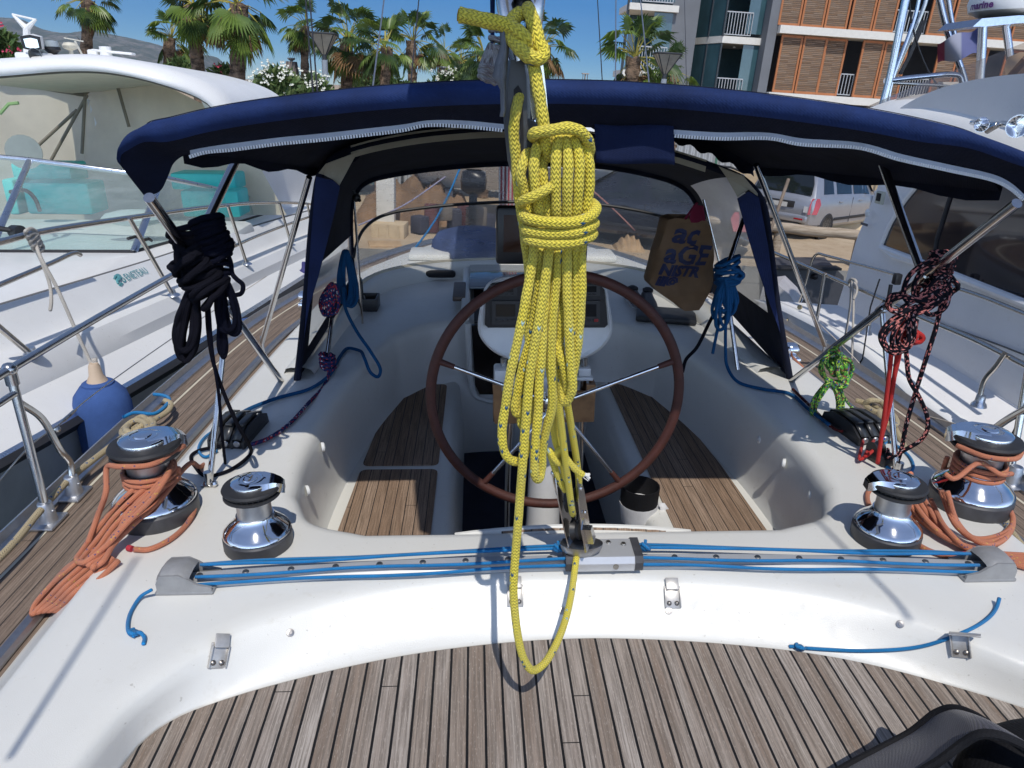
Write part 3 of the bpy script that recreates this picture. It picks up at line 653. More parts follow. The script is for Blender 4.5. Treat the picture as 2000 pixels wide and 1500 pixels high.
b=B(); c=U(1028,262,-.020); b.lathe([(0,.003),(.010,.003),(.022,.002),(.024,0),(.024,-.008)],c,24,frame_z(V(.25,-1,0))); mk(b,'sheave',GREYB,ublk)
b=B(); ring=[]
for py,xl,xr in ((120,1031,1060),(170,1034,1066),(215,1037,1070),(262,1044,1074)):
    a=U(xl,py,.012); c=U(xr,py,.012); ring.append([a,c,c+V(0,.006,0),a+V(0,.006,0)])
b.loft(ring,closed=True); b.poly(ring[0]); b.poly(ring[-1]); mk(b,'strap_plate',STEEL,ublk,auto=30)
b=B(); b.lathe([(0,.005),(.004,.004),(.0055,0)],U(1047,238,.006),12,frame_z(V(0,-1,0))); mk(b,'pin',CHROME,ublk)
b=B(); b.tube(catmull([U(985,-60,.02),U(990,10,.0),U(1000,60,-.01),U(1015,118,-.01)],6),[.016]*19,10); b.tube(catmull([U(1055,-60,.02),U(1046,10,.0),U(1040,60,.0),U(1028,118,-.01)],6),[.014]*19,10); mk(b,'shackle',STEEL,ublk)
b=B(); b.loft([[U(x,y,dd) for x,y in ((1004,0),(1036,0),(1038,25),(1024,40),(1010,25))] for dd in (-.02,.03)],closed=True); b.tube([U(1020,-40,0),U(1020,40,0)],.013,8); mk(b,'swivel_post',BLACKP,ublk)
boom=empty('boom','white boom running forward overhead to the mast','boom',(XC+.02,1.1,1.5))
b=B(); pts=[V(XC+.03,1.0,1.53),V(0,6.1,1.86)]; b.tube(pts,.075,16,flat=1.25); mk(b,'spar',simple('boom_white',(.7,.7,.7),.3),boom)
b=B(); b.tube([V(XC+.03,1.03,1.66),V(XC+.03,1.3,1.72),V(-.05,5.8,2.2)],[.10,.14,.20],14); mk(b,'sail_bag',NAVY,boom)
mast=empty('mast','slim grey mast rising behind the hanging yellow rope','mast',(0,6.2,0))
b=B(); b.loft([[V(.062*math.cos(a),6.2+.10*math.sin(a),z) for a in [2*pi*k/20 for k in range(20)]] for z in (0,14)],closed=True); mk(b,'spar',metal('mast_grey',(.45,.46,.48),.4),mast)
# --- steering wheel ---------------------------------------------------------------
wc=V(0,2.40,.165); ped=empty('steering_pedestal','steering pedestal with large red-brown wheel and a white pod of black instruments','pedestal',(0,2.62,-.8))
wheel=empty('steering_wheel','large steering wheel with red-brown leather rim and chrome spokes',None,(0,0,0)); wheel.parent=ped; wheel.location=wc-ped.location; del wheel['_w']
LEA=simple('brown_leather',(.070,.019,.012),.62,var=.25,scale=30,bump=.4,bscale=300)
b=B(); b.tube([wc+V(.46*math.cos(a),0,.46*math.sin(a)) for a in [2*pi*k/96 for k in range(96)]],.0185,14,closed=True); mk(b,'rim',LEA,wheel)
b=B(); b.tube([wc+V(.4420*math.cos(a),-.004,.4420*math.sin(a)) for a in [2*pi*k/96 for k in range(96)]],.0018,6,closed=True); mk(b,'rim_stitching',simple('stitch',(.05,.02,.015),.8),wheel)
hub=wc+V(0,-.02,-.02)
for k in range(5):
    a=pi/2+2*pi*k/5; d=V(math.cos(a),0,math.sin(a)); e=wc+d*.455
    b=B(); b.tube([hub+d*.04,hub.lerp(e,.88)],.0075,10); mk(b,'spoke',CHROME,wheel)
    b=B(); b.tube([hub.lerp(e,.86),hub.lerp(e,.99)],[.010,.0125],10); mk(b,'spoke_sleeve',LEA,wheel)
b=B(); b.lathe([(0,.03),(.025,.03),(.045,.02),(.05,0),(.05,-.05),(0,-.05)],hub,24,frame_z(V(0,-1,0))); mk(b,'hub',CHROME,wheel)
# --- pedestal with instrument pod -------------------------------------------------
PODW=simple('pod_white',(.70,.70,.69),.35,var=.1)
b=B(); ring=[]
for z,rx,ry in ((-.80,.085,.11),(-.5,.072,.09),(-.2,.068,.085),(.02,.085,.09)): ring.append([V(rx*math.cos(a),2.66+ry*math.sin(a),z) for a in [2*pi*k/24 for k in range(24)]])
b.loft(ring,closed=True); mk(b,'column',PODW,ped)
b=B(); b.lathe([(.0,.03),(.055,.03),(.06,.0),(.06,-.12),(0,-.12)],(0,2.53,.15),24,frame_z(V(0,-1,0))); mk(b,'drive_head',PODW,ped)
yp=2.62
def pod_ring(d,s): 
    pts=[(933,640),(940,590),(950,556),(975,541),(1065,534),(1160,541),(1182,556),(1190,590),(1196,640),(1190,662),(1165,688),(1120,706),(1065,711),(1010,706),(965,688),(940,662)]
    c=Y(1065,625,yp+d); q=catmull([Y(x,y,yp+d) for x,y in pts],4,closed=True); return [c+(p-c)*s for p in q]
b=B(); R=[pod_ring(0.0,.90),pod_ring(-.012,.965),pod_ring(0.0,1.0),pod_ring(.05,1.0),pod_ring(.11,.93),pod_ring(.14,.7)]
b.loft(R,closed=True); b.poly(R[0]); b.poly(list(reversed(R[-1]))); mk(b,'pod',PODW,ped,auto=50)
b=B(); face=[(947,634),(950,566),(962,553),(1065,545),(1168,553),(1181,566),(1187,634),(1181,640),(953,640)]
b.prism([Y(x,y,yp-.017) for x,y in face],V(0,.03,0)); mk(b,'fascia',simple('fascia_black',(.010,.010,.012),.45,var=.2),ped,False)
def inst(x0,y0,x1,y1,red=False):
    b=B(); b.prism([Y(x,y,yp-.028) for x,y in ((x0,y0),(x1,y0),(x1,y1),(x0,y1))],V(0,.012,0)); o=mk(b,'instrument',simple('inst_case',(.030,.032,.036),.35,var=.1),ped,False)
    w=x1-x0; h=y1-y0; b=B(); b.prism([Y(x,y,yp-.030) for x,y in ((x0+w*.14,y0+h*.14),(x1-w*.14,y0+h*.14),(x1-w*.14,y0+h*.66),(x0+w*.14,y0+h*.66))],V(0,.003,0)); mk(b,'display',simple('lcd_dark',(.012,.014,.016),.12,var=0),o,False)
    b=B()
    for k in range(4):
        c=Y(x0+w*(.2+.2*k),y0+h*.82,yp-.029); b.box(c,(.014,.004,.008),bev=.002)
    mk(b,'buttons',[BLACKP],o)
    if red: b=B(); b.box(Y(x1-w*.15,y0+h*.82,yp-.031),(.016,.006,.012),bev=.002); mk(b,'red_button',simple('red_btn',(.30,.02,.02),.5),o)
inst(961,588,1014,634); inst(958,556,1010,578); inst(1122,588,1172,634,True); inst(1028,560,1108,634); inst(1122,556,1172,578)
for px in (984,1142):
    b=B(); q0=Y(px,700,yp+.06); b.tube([q0,q0+V(0,0,-.30)],.013,12); mk(b,'guard_tube',STEEL,ped)
    b=B(); b.box(q0+V(0,-.0,-.052),(.05,.05,.035),bev=.006); b.box(q0+V(.008 if px<1000 else -.008,0,-.078),(.085,.07,.014),bev=.004); mk(b,'tube_clamp',PODW,ped)
b=B(); q0=Y(985,745,yp+.05); b.box(q0,(.085,.09,.13),bev=.01); mk(b,'motor_box',PODW,ped)
for sx in (-1,1):
    b=B(); b.tube(catmull([V(sx*.155,2.68,-.78),V(sx*.155,2.68,-.3),V(sx*.14,2.68,.05)],5),.013,12); mk(b,'guard_tube',STEEL,ped)
plot=empty('chart_plotter','black chart plotter display standing on top of the instrument pod','display',Y(1060,520,2.72))
b=B(); c0=Y(970,405,2.70); c1=Y(1146,518,2.70); b.box(((c0.x+c1.x)/2,2.735,(c0.z+c1.z)/2),(c1.x-c0.x,.07,c0.z-c1.z),bev=.012); mk(b,'case',BLACKP,plot)
b=B(); c0=Y(984,420,2.697); c1=Y(1132,494,2.697); b.prism([V(c0.x,2.6985,c0.z),V(c1.x,2.6985,c0.z),V(c1.x,2.6985,c1.z),V(c0.x,2.6985,c1.z)],V(0,.004,0)); mk(b,'screen',simple('screen_dark',(.045,.018,.010),.15,var=.2),plot,False)
b=B(); q=Y(1065,524,2.74); b.box(q,(.12,.05,.05),bev=.008); mk(b,'bracket',BLACKP,plot)
WOOD=simple('varnished_wood',(.30,.155,.065),.45,var=.35,scale=14)
wb=empty('cup_holder','small wooden cup holder box hanging under the instrument pod','cup holder',Y(1062,825,2.60))
a0=Y(962,752,2.60);a1=Y(1162,826,2.60)
out=[(962,752),(980,752),(980,768),(998,768),(998,778),(1128,778),(1128,766),(1146,766),(1146,752),(1164,752),(1160,824),(966,828)]
b=B(); b.prism([Y(x,y,2.595) for x,y in out],V(0,.018,0)); mk(b,'front_board',WOOD,wb,False)
b=B(); b.box(((a0.x+a1.x)/2,2.655,a1.z+.008),(a1.x-a0.x-.01,.085,.012)); b.box((a0.x+.012,2.655,(a0.z+a1.z)/2),(.014,.085,(a0.z-a1.z)*.95)); b.box((a1.x-.012,2.655,(a0.z+a1.z)/2),(.014,.085,(a0.z-a1.z)*.95)); mk(b,'box_sides',WOOD,wb,False)
# --- bimini -----------------------------------------------------------------------
bim=empty('bimini','navy blue bimini awning with grey zip along its aft edge over the cockpit','awning',(0,2.4,.0))
Tp=[(229,300),(232,280),(246,259),(275,244),(320,232),(400,213),(500,196),(600,183.5),(700,172.5),(800,164.5),(900,159.5),(1000,157),(1060,156.5),(1200,159.5),(1300,165.5),(1400,173.5),(1500,184),(1600,197),(1700,212),(1800,231),(1900,256),(1990,287),(2080,330),(2120,380)]
Zp=[(283,384),(312,374),(328,345),(340,318),(368,300),(450,285),(545,273),(620,266),(720,255),(792,246),(830,238),(905,239),(985,247),(1150,249),(1310,256),(1405,262),(1505,263),(1560,274),(1680,282),(1755,304),(1850,325),(1945,347),(2000,380),(2060,440)]
def bimy(x): return 1.70+.05*min(1,abs(x-1100)/900)**2
ring=[[] for _ in range(9)]
NB=len(Tp)
for i,((tx,tyy),(zx,zy)) in enumerate(zip(Tp,Zp)):
    y0=bimy(tx); e=1.0 if 3<i<20 else (.75 if i in (2,3,20,21) else .5)
    t=Y(tx,tyy,y0); z=Y(zx,zy,y0+.095)
    bw=Y(tx,tyy+46*e,y0); back=.10
    inx=(1 if tx<1100 else -1)*(.035 if i in (0,1,2,21,22,23) else 0.0)
    ring[0].append(t+V(inx*2,.20,-.004)); ring[1].append(t+V(inx,.05,.002)); ring[2].append(t+V(inx*.4,.022,.0)); ring[3].append(t.lerp(bw,.12)+V(0,.006,0)); ring[4].append(t.lerp(bw,.4)+V(0,-.004,0)); ring[5].append(t.lerp(bw,.75)+V(0,.002,0)); ring[6].append(bw+V(0,.014,0)); ring[7].append(bw.lerp(z,.5)+V(0,.006,0)); ring[8].append(z)
ring=[catmull(r,5) for r in ring]
b=B(); b.loft(ring[:7]); mk(b,'aft_hem',NAVY,bim,auto=180)
NAVYV=fabric('navy_valance_shaded',(.0035,.006,.020),rough=.95,var=.3,fold=.5)  # canvas navy darkened: shade under the hem is put into the colour
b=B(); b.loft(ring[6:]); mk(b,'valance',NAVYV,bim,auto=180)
b=B(); sm=[p+V(0,-.0015,.0015) for p in catmull([p.lerp(q,.6) for p,q in zip(ring[2][::5],ring[1][::5])],5)]; b.tube(sm,.0011,5); mk(b,'hem_stitching',simple('dark_thread',(.004,.006,.02),.9),bim)
# canopy sheet
aft=ring[0]; n=len(aft); fl=X(622,322,-.96); fr=X(1478,322,.97)
frontc=V(.0,3.30,1.14)
def front(t):
    x=fl.x+(fr.x-fl.x)*t; zz=(fl.z*(1-t)+fr.z*t); k=1-abs(2*t-1)**2.6
    return V(x,fl.y*(1-t)+fr.y*t+.06*k,zz+(1.13-zz)*k)
fr_l=[front(i/(n-1)) for i in range(n)]
rows=[]
for j in range(13):
    t=j/12; row=[]
    for i in range(n):
        s=i/(n-1); p=aft[i].lerp(fr_l[i],t); cr=1-abs(2*s-1)**3
        p=p+V(0,0,.022*math.sin(pi*t)*cr - .012*abs(math.sin(3*pi*t))*(cr) + .004*math.sin(17*s+5*t)); row.append(p)
    rows.append(row)
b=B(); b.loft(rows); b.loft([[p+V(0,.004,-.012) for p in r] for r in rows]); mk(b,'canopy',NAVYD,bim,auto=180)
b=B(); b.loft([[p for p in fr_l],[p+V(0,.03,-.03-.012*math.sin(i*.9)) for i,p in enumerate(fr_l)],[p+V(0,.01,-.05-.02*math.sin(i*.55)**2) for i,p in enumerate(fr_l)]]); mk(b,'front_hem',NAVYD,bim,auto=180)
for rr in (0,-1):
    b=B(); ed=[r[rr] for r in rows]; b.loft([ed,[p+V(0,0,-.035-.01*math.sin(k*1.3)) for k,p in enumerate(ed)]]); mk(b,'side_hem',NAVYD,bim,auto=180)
# zips
ZIPT=fabric('zip_tape',(.50,.53,.60),rough=.8,var=.15); ZIPD=simple('zip_teeth',(.85,.86,.88),.4,var=.1)
def zipper(pts,nm):
    c=catmull([Y(x,y,bimy(x)+.088) for x,y in pts],10); L=sum((q-p).length for p,q in zip(c,c[1:]))
    b=B(); b.loft([[p+V(0,-.002,.004) for p in c],[p+V(0,-.004,-.007) for p in c]]); zz=mk(b,nm,ZIPT,bim,auto=180)
    b=B(); m=int(L/.0068); q=resample(c,m)
    for i,p in enumerate(q[:-1]): d=(q[i+1]-p).normalized(); b.box(p+V(0,-.005,-.010),(.0042,.004,.008),Matrix.Rotation(-math.atan2(d.z,d.x),3,'Y'))
    mk(b,'teeth',ZIPD,zz,False)
zipper([(372,297),(400,289),(450,284),(545,272),(620,265),(720,254),(790,245),(830,236),(905,238),(985,246)],'zip')
zipper([(1308,256),(1405,262),(1505,262),(1560,273),(1680,281),(1755,303),(1850,324),(1945,346),(1975,362),(2000,384)],'zip')
b=B(); cc=[(1161,242),(1315,247),(1308,325),(1164,317)]
g=[[Y(cc[0][0]+(cc[1][0]-cc[0][0])*u+(cc[3][0]-cc[0][0])*v,cc[0][1]+(cc[1][1]-cc[0][1])*u+(cc[3][1]-cc[0][1])*v+2*math.sin(u*6),1.775+.006*math.sin(5*u+3*v)) for u in [k/10 for k in range(11)]] for v in [k/6 for k in range(7)]]
b.loft(g); mk(b,'hanging_flap',fabric('navy_flap_shaded',(.006,.013,.050),rough=.9),bim,auto=180,thick=.004)  # flap colour carries the shade cast by the hem above it
# bimini frame
frm=empty('bimini_frame',None,None); frm.parent=bim; frm.location=V(0,0,0); del frm['_w']
baseL=P(549,744,.0); baseR=P(1546,744,.0)
cornL=Y(291,386,1.765); cornR=V(-cornL.x,cornL.y,cornL.z+.01)
POLE=metal('pole_steel',(.58,.57,.56),.10,.08); PX=.0135
def bar(p,q,r=PX,nm='tube'): b=B(); b.tube([p,q],r,14); return mk(b,nm,POLE,frm)
cornL2=cornL+(cornL-baseL).normalized()*.10
bar(baseL,cornL); bar(baseR,cornR)
nL=baseL.lerp(cornL,.62); nR=baseR.lerp(cornR,.62)
def on(a,c,px,py):   # parameter on segment nearest to a pixel
    d=ray(px,py); best=None
    for k in range(101):
        q=a.lerp(c,k/100); v=q-CAM; dist=(v-d*(v.dot(d)/d.dot(d))).length
        if best is None or dist<best[0]: best=(dist,q)
    return best[1]
nL=on(baseL,cornL,372,500); nR=on(baseR,cornR,1836,578)
mL=Y(474,284,2.40); mR=Y(1719,308,2.40)
bar(nL,mL); bar(nR,mR)
sL=on(baseL,cornL,440,600); sR=on(baseR,cornR,1745,632)
bar(sL,P(409,948,.0),.0095,'strut'); bar(sR,P(1752,928,.0),.0095,'strut')
bar(Y(604,346,3.0),P(512,668,-.02),.0125,'stay'); bar(Y(1477,322,3.05),P(1611,674,-.02),.0125,'stay')
for q in (P(409,948,.0),P(1752,928,.0)):
    b=B(); b.tube([q,q+V(0,0,.05)],.013,10); b.box(q+V(0,0,.004),(.045,.035,.008),bev=.003); b.ball(q+V(.02,-.01,.012),.011,8); mk(b,'foot_fitting',STEEL,frm)
for q,s in ((sL,baseL),(sR,baseR),(nL,baseL),(nR,baseR)):
    d=(q-s).normalized(); b=B(); b.tube([q-d*.02,q+d*.02],.0175,12); mk(b,'joint',BLACKP if s is None else STEEL,frm)
for q in (P(512,668,-.02),P(1611,674,-.02)):
    b=B(); b.tube([q+V(0,0,-.11),q+V(0,0,.03)],.009,8); mk(b,'foot_fitting',STEEL,frm)
# --- sprayhood --------------------------------------------------------------------
sh=empty('sprayhood','navy sprayhood with cream edging and clear vinyl front window ahead of the cockpit','sprayhood',(0,3.9,0))
RB=[(580,746),(590,660),(600,560),(608,460),(616,390),(628,335),(652,308),(700,289),(800,268),(900,257),(985,253),(1100,259),(1200,273),(1300,297),(1400,329),(1452,352),(1487,392),(1502,470),(1517,590),(1543,742)]
FB=[(694,556),(688,510),(686,470),(685,430),(687,395),(700,366),(722,350),(760,340),(830,329),(910,321),(985,317),(1090,318),(1180,323),(1260,337),(1318,354),(1345,372),(1362,400),(1372,450),(1380,510),(1388,568)]
rb=[Y(x,y,2.98+.05*(1-abs(i-9.5)/9.5)) for i,(x,y) in enumerate(RB)]; fb=[Y(x,y,4.30 if 0<i<19 else 4.30) for i,(x,y) in enumerate(FB)]
rbs=catmull(rb,4); fbs=catmull(fb,4); m=len(rbs); rows=[]
for j in range(9):
    t=j/8; rows.append([rbs[i].lerp(fbs[i],t)+V(0,0,.03*math.sin(pi*t)*min(1,max(0,(i-12)/10))*min(1,max(0,(m-13-i)/10))) for i in range(m)])
VIN=glass('clear_vinyl',(.95,.95,.93),f0=.11,rough=.28,haze=.22,hazecol=(.85,.84,.82))
b=B(); o=[p for r in rows for p in r]
for j in range(8):
    for i in range(m-1):
        win=(2<=i<=8 and 1<=j<=7) or (m-18<=i<=m-5 and 1<=j<=6)
        f=(j*m+i,j*m+i+1,(j+1)*m+i+1,(j+1)*m+i)
        b.f.append(f); b.mi[len(b.f)-1]=1 if win else 0
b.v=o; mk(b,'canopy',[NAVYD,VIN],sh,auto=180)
# rear hem, with cream chafe leather
def strip(c,w0,w1,nm,mat,dy=-.006,i0=0,i1=None):
    c=c[i0:i1]; b=B(); b.loft([[p+V(0,dy,w0) for p in c],[p+V(0,dy-.004,(w0+w1)/2) for p in c],[p+V(0,dy,w1) for p in c]]); return mk(b,nm,mat,sh,auto=180)
CRL=fabric('cream_leather',(.40,.365,.29),rough=.7,var=.12,fold=.1)
b=B(); b.tube(rbs,.016,10); mk(b,'rear_bow',NAVYD,sh)
strip(rbs,.018,-.030,'chafe_leather',CRL,-.010,27,56)
def patch(pts,y,nm,mat): b=B(); b.poly([Y(px,py,y+(.0 if k==0 else .004*k)) for k,(px,py) in enumerate(pts)]); return mk(b,nm,mat,sh,False,thick=.004)
patch([(622,338),(636,320),(700,296),(690,312),(663,362),(650,350),(632,341)],2.955,'corner_patch',CRL); patch([(1404,325),(1452,344),(1480,378),(1480,383),(1462,370),(1440,384),(1418,345)],2.955,'corner_patch',CRL)
# side wings
NAVYW=fabric('navy_wing_shaded',(.008,.016,.062),rough=.8,var=.3,fold=.6)  # darker copy of the canvas navy, shade on the wings painted in
def wing(pts,y0,nm): b=B(); b.poly([Y(px,py,y0) for px,py in pts]); return mk(b,nm,NAVYW,sh,False,thick=.005)
wing([(617,345),(650,352),(664,364),(655,410),(640,470),(622,540),(604,600),(594,660),(601,560),(608,460)],2.95,'side_curtain'); wing([(1440,388),(1462,374),(1482,386),(1500,480),(1514,590),(1524,650),(1502,590),(1478,520),(1460,460)],2.95,'side_curtain')
b=B(); b.tube([p+V(0,.0,-.01) for p in fbs],.014,8); mk(b,'front_bow',NAVYD,sh)
# the front window
top=[p for p in fbs[8:m-8]]; bl=bwl
bsm=resample([p+n*.0+V(0,0,h+.004) for p,n,h in zip(bwl,bn,hts)],61); lo_=[q for q in bsm if q.y>4.2]; lo_=resample(lo_,len(top))
if (lo_[0].x>lo_[-1].x)!=(top[0].x>top[-1].x): lo_.reverse()
rowsw=[[a.lerp(c,t/8) for a,c in zip(top,lo_)] for t in range(9)]
b=B(); b.loft(rowsw); mk(b,'front_window',VIN,sh,auto=180)
for t,r,nm,mt in ((.36,.010,'window_zip',BLACKP),(1.0,.012,'window_hem',CREAM),(0.0,.010,'window_hem',NAVYD)):
    b=B(); b.tube([a.lerp(c,t)+V(0,-.004,0) for a,c in zip(top,lo_)],r,8); mk(b,nm,mt,sh)
for px0,py0,px1,py1,y in ((692,392,708,632,3.6),(1374,390,1416,560,3.6)):
    b=B(); b.tube([Y(px0,py0,y),Y(px1,py1,y)],.006,8); mk(b,'prop',POLE,sh)
b=B(); b.ball(Y(696,386,3.6),.022,10); b.tube([Y(690,372,3.6),Y(696,386,3.6),Y(703,392,3.58)],.008,8); mk(b,'window_strap',BLACKP,sh)
for px0,py0,px1,py1 in ((1452,428,1424,512),(1424,600,1441,722),(648,622,640,690)):
    b=B(); b.tube([Y(px0,py0,3.1),Y(px1,py1,3.0)],.010,10); mk(b,'frame_leg',POLE,sh)
# --- small things on deck ---------------------------------------------------------
KRAFT=simple('kraft_paper',(.20,.115,.055),.75,var=.25,scale=9,bump=.5,bscale=14); INK=simple('blue_ink',(.010,.016,.07),.6,var=.2)
bag=empty('paper_bag','brown paper bag with blue lettering hanging from a red strap inside the sprayhood','bag',Y(1330,600,3.25))
yb2=3.25
BR=[(426,1318,1352),(431,1304,1378),(450,1298,1388),(480,1288,1394),(510,1280,1395),(540,1272,1392),(553,1269,1390),(566,1282,1386),(580,1302,1378),(594,1322,1370),(603,1333,1362)]
bz0=Y(1330,426,yb2).z; bz1=Y(1330,603,yb2).z; bx0=Y(1270,520,yb2).x; bx1=Y(1394,520,yb2).x
def bagd(x,z):
    u=(x-bx0)/(bx1-bx0); v=(bz0-z)/(bz0-bz1); return -.040*max(0,math.sin(pi*min(1,max(0,u))))*(.4+.6*v)+.010*math.sin(7*u+5*v)+.007*math.sin(19*v+4*u)+.006*math.sin(13*u-9*v)
rowsF=[]
for k in range(31):
    t=k/30*10; i=min(9,int(t)); f=t-i; py=BR[i][0]+(BR[i+1][0]-BR[i][0])*f; xa=BR[i][1]+(BR[i+1][1]-BR[i][1])*f; xb=BR[i][2]+(BR[i+1][2]-BR[i][2])*f
    rowsF.append([(lambda q:V(q.x,q.y+bagd(q.x,q.z),q.z))(Y(xa+(xb-xa)*j/16,py,yb2)) for j in range(17)])
b=B(); b.loft(rowsF); b.loft([[p+V(0,.13,0) for p in r] for r in rowsF]); b.loft([[r[0] for r in rowsF],[r[0]+V(-.012,.06,0) for r in rowsF],[r[0]+V(0,.13,0) for r in rowsF]]); b.loft([[r[-1] for r in rowsF],[r[-1]+V(.015,.06,0) for r in rowsF],[r[-1]+V(0,.13,0) for r in rowsF]]); mk(b,'bag_body',KRAFT,bag,auto=60)
xd=(Y(1368,452,yb2)-Y(1308,446,yb2)).normalized(); ud=(Y(1308,446,yb2)-Y(1280,540,yb2)).normalized()
b=B()
for s_,px,py,sz in (('ac',1308,470,.135),('aGE',1292,508,.125),('NISTR',1283,532,.070),('ill©',1278,554,.066)): text_builder(s_,sz,Y(px,py,yb2),xd,ud,.0,shear=.1,bold=.004,b=b)
b.v=[V(v.x,yb2+bagd(v.x,v.z)-.006,v.z) for v in b.v]; mk(b,'printed_lettering',INK,bag,False)
st=empty('red_strap','dark red strap tied to the sprayhood frame above the paper bag','strap',Y(1362,395,3.24))
b=B(); b.tube(catmull([Y(1338,428,3.235),Y(1352,408,3.24),Y(1362,396,3.25)],5),.006,8); b.loft([[Y(1354,400,3.24),Y(1374,402,3.24)],[Y(1346,425,3.23),Y(1377,424,3.23)],[Y(1352,440,3.23),Y(1380,446,3.23)]]); mk(b,'webbing',fabric('dark_red',(.16,.012,.035)),st,auto=180)
def shoe(p,ang,lab):
    s=empty('shoe',lab,'shoe',p,'pair of deck shoes by the companionway'); R=rotz(ang); b=B(); ring=[]
    for t,w,h in ((-.13,.020,.05),(-.115,.034,.07),(-.06,.036,.085),(0,.038,.07),(.06,.045,.055),(.11,.038,.042),(.135,.018,.03)):
        ring.append([p+R@V(w*math.cos(a),t,.012+max(0,h*math.sin(a))) for a in [pi*k/10 for k in range(11)]])
    b.loft(ring); b.poly(ring[0]); b.poly(ring[-1]); mk(b,'upper',simple('shoe_grey',(.12,.12,.13),.8),s)
    b=B(); b.loft([[p+R@V(w*math.cos(a)*1.08,t+.0,z) for z in (0,.018) for a in (pi,0)] for t,w in ((-.138,.02),(-.12,.034),(0,.038),(.06,.046),(.115,.038),(.142,.016))]); b.prism([p+R@V(x,y,0) for x,y in ((-.03,-.138),(.03,-.138),(.042,0),(.047,.06),(.02,.14),(-.02,.14),(-.047,.06),(-.042,0))],V(0,0,.02)); mk(b,'sole',simple('shoe_sole',(.5,.5,.5),.7),s,False)
    b=B(); b.ball(p+R@V(0,-.06,.085),.034,10,(1,1.5,.5)); mk(b,'collar',simple('shoe_black',(.01,.01,.012),.8),s)
shoe(P(1240,594,0),math.radians(186),'grey and black shoe nearer the wheel, left one of the pair on deck'); shoe(P(1266,598,0),math.radians(176),'grey and black shoe nearer the paper bag, right one of the pair on deck')
bk=P(1300,622,.0); o=B(); Rr=rotz(math.radians(-14)); o.box(bk+V(0,0,.02),(.34,.24,.035),Rr,.012); lt=empty('black_case','flat black case with a white stripe lying by the shoes','case',bk); mk(o,'shell',simple('case_black',(.016,.017,.02),.5),lt)
b=B(); b.box(bk+Rr@V(-.10,.02,.0392),(.012,.09,.002),Rr); mk(b,'stripe',simple('white_stripe',(.7,.7,.7),.5),lt,False)
tr=P(700,602,0); b=B(); hp=empty('handle_pocket','black open tray with an upright divider on the left cabin top','holder',tr)
for dx,dy,sx,sy,h in ((0,-.07,.24,.012,.075),(0,.07,.24,.012,.075),(-.115,0,.012,.14,.075),(.115,0,.012,.14,.075)): b.box(tr+V(dx,dy,h/2),(sx,sy,h),bev=.004)
b.box(tr+V(0,0,.006),(.23,.14,.012)); mk(b,'tray',BLACKP,hp); b=B(); b.box(tr+V(.02,.02,.09),(.02,.10,.16),rotz(.2),.004); mk(b,'divider',BLACKP,hp)
def clutch(c,ang,lab,n=3):
    q=empty('rope_clutch',lab,'rope clutch',c,'rope clutches on the coaming'); R=rotz(ang); w=.042*n
    b=B(); out=[(-.12,.0),(-.115,.030),(-.06,.062),(.05,.066),(.11,.040),(.12,.0)]
    for k in range(n+1): b.prism([c+R@V(-w/2+k*.042-.004,y,z) for y,z in out],R@V(.008,0,0))
    b.box(c+R@V(0,0,.012),(w+.01,.235,.024),R,.004); mk(b,'body',BLACKP,q,auto=30)
    for k in range(n):
        x=-w/2+.021+k*.042; b=B(); b.loft([[c+R@V(x+dx,y,z) for dx in (-.014,.014)] for y,z in ((-.115,.034),(-.06,.068),(.03,.074),(.085,.058),(.09,.050))]); b.box(c+R@V(x,-.03,.074),(.022,.09,.006),R,.002); mk(b,'lever',simple('lever_grey',(.035,.036,.038),.3,var=.3),q,auto=40,thick=.005)
        b=B(); b.lathe([(.009,-.004),(.012,0),(.009,.004)],c+R@V(x,-.122,.022),14,frame_z(R@V(0,-1,0))); mk(b,'rope_port',ALUD,q)
CLR=P(1668,842,0); CLL=P(468,848,0)
clutch(CLR,math.radians(8),'black triple rope clutch on the right coaming by the green rope')
clutch(CLL,math.radians(-6),'black triple rope clutch on the left coaming beside the strut')
fb0=P(1722,902,0); fbk=empty('floor_block','small black turning block on the right coaming behind the bare winch','block',fb0)
b=B(); b.box(fb0+V(0,0,.018),(.07,.085,.036),rotz(.3),.01); b.lathe([(0,.02),(.026,.02),(.02,0),(.026,-.02),(0,-.02)],fb0+V(-.02,.02,.045),18,frame_z(V(1,.3,0))); b.box(fb0+V(.02,-.03,.03),(.05,.02,.04),rotz(.3),.005); mk(b,'shell',BLACKP,fbk)
bu=P(1244,1018,-.42); bkt=empty('black_bucket','black soft bucket with a pale hem tucked beside the right seat','bucket',bu)
b=B(); b.lathe([(.0,.0),(.062,.0),(.075,.08),(.078,.17),(.074,.17),(.07,.08),(.058,.006),(0,.006)],bu,20); mk(b,'body',fabric('bucket_black',(.008,.008,.01)),bkt)
b=B(); b.lathe([(.064,.004),(.080,.085),(.0795,.095),(.072,.09)],bu,20); mk(b,'hem',fabric('bucket_white',(.62,.62,.63)),bkt)
b=B(); b.loft([[bu+V(.085,-.03,.03),bu+V(.12,-.03,.02)],[bu+V(.08,-.035,.085),bu+V(.118,-.03,.075)],[bu+V(.07,-.02,.10),bu+V(.10,-.02,.098)]]); mk(b,'tag',fabric('bucket_white',(.62,.62,.63)),bkt,auto=180,thick=.003)
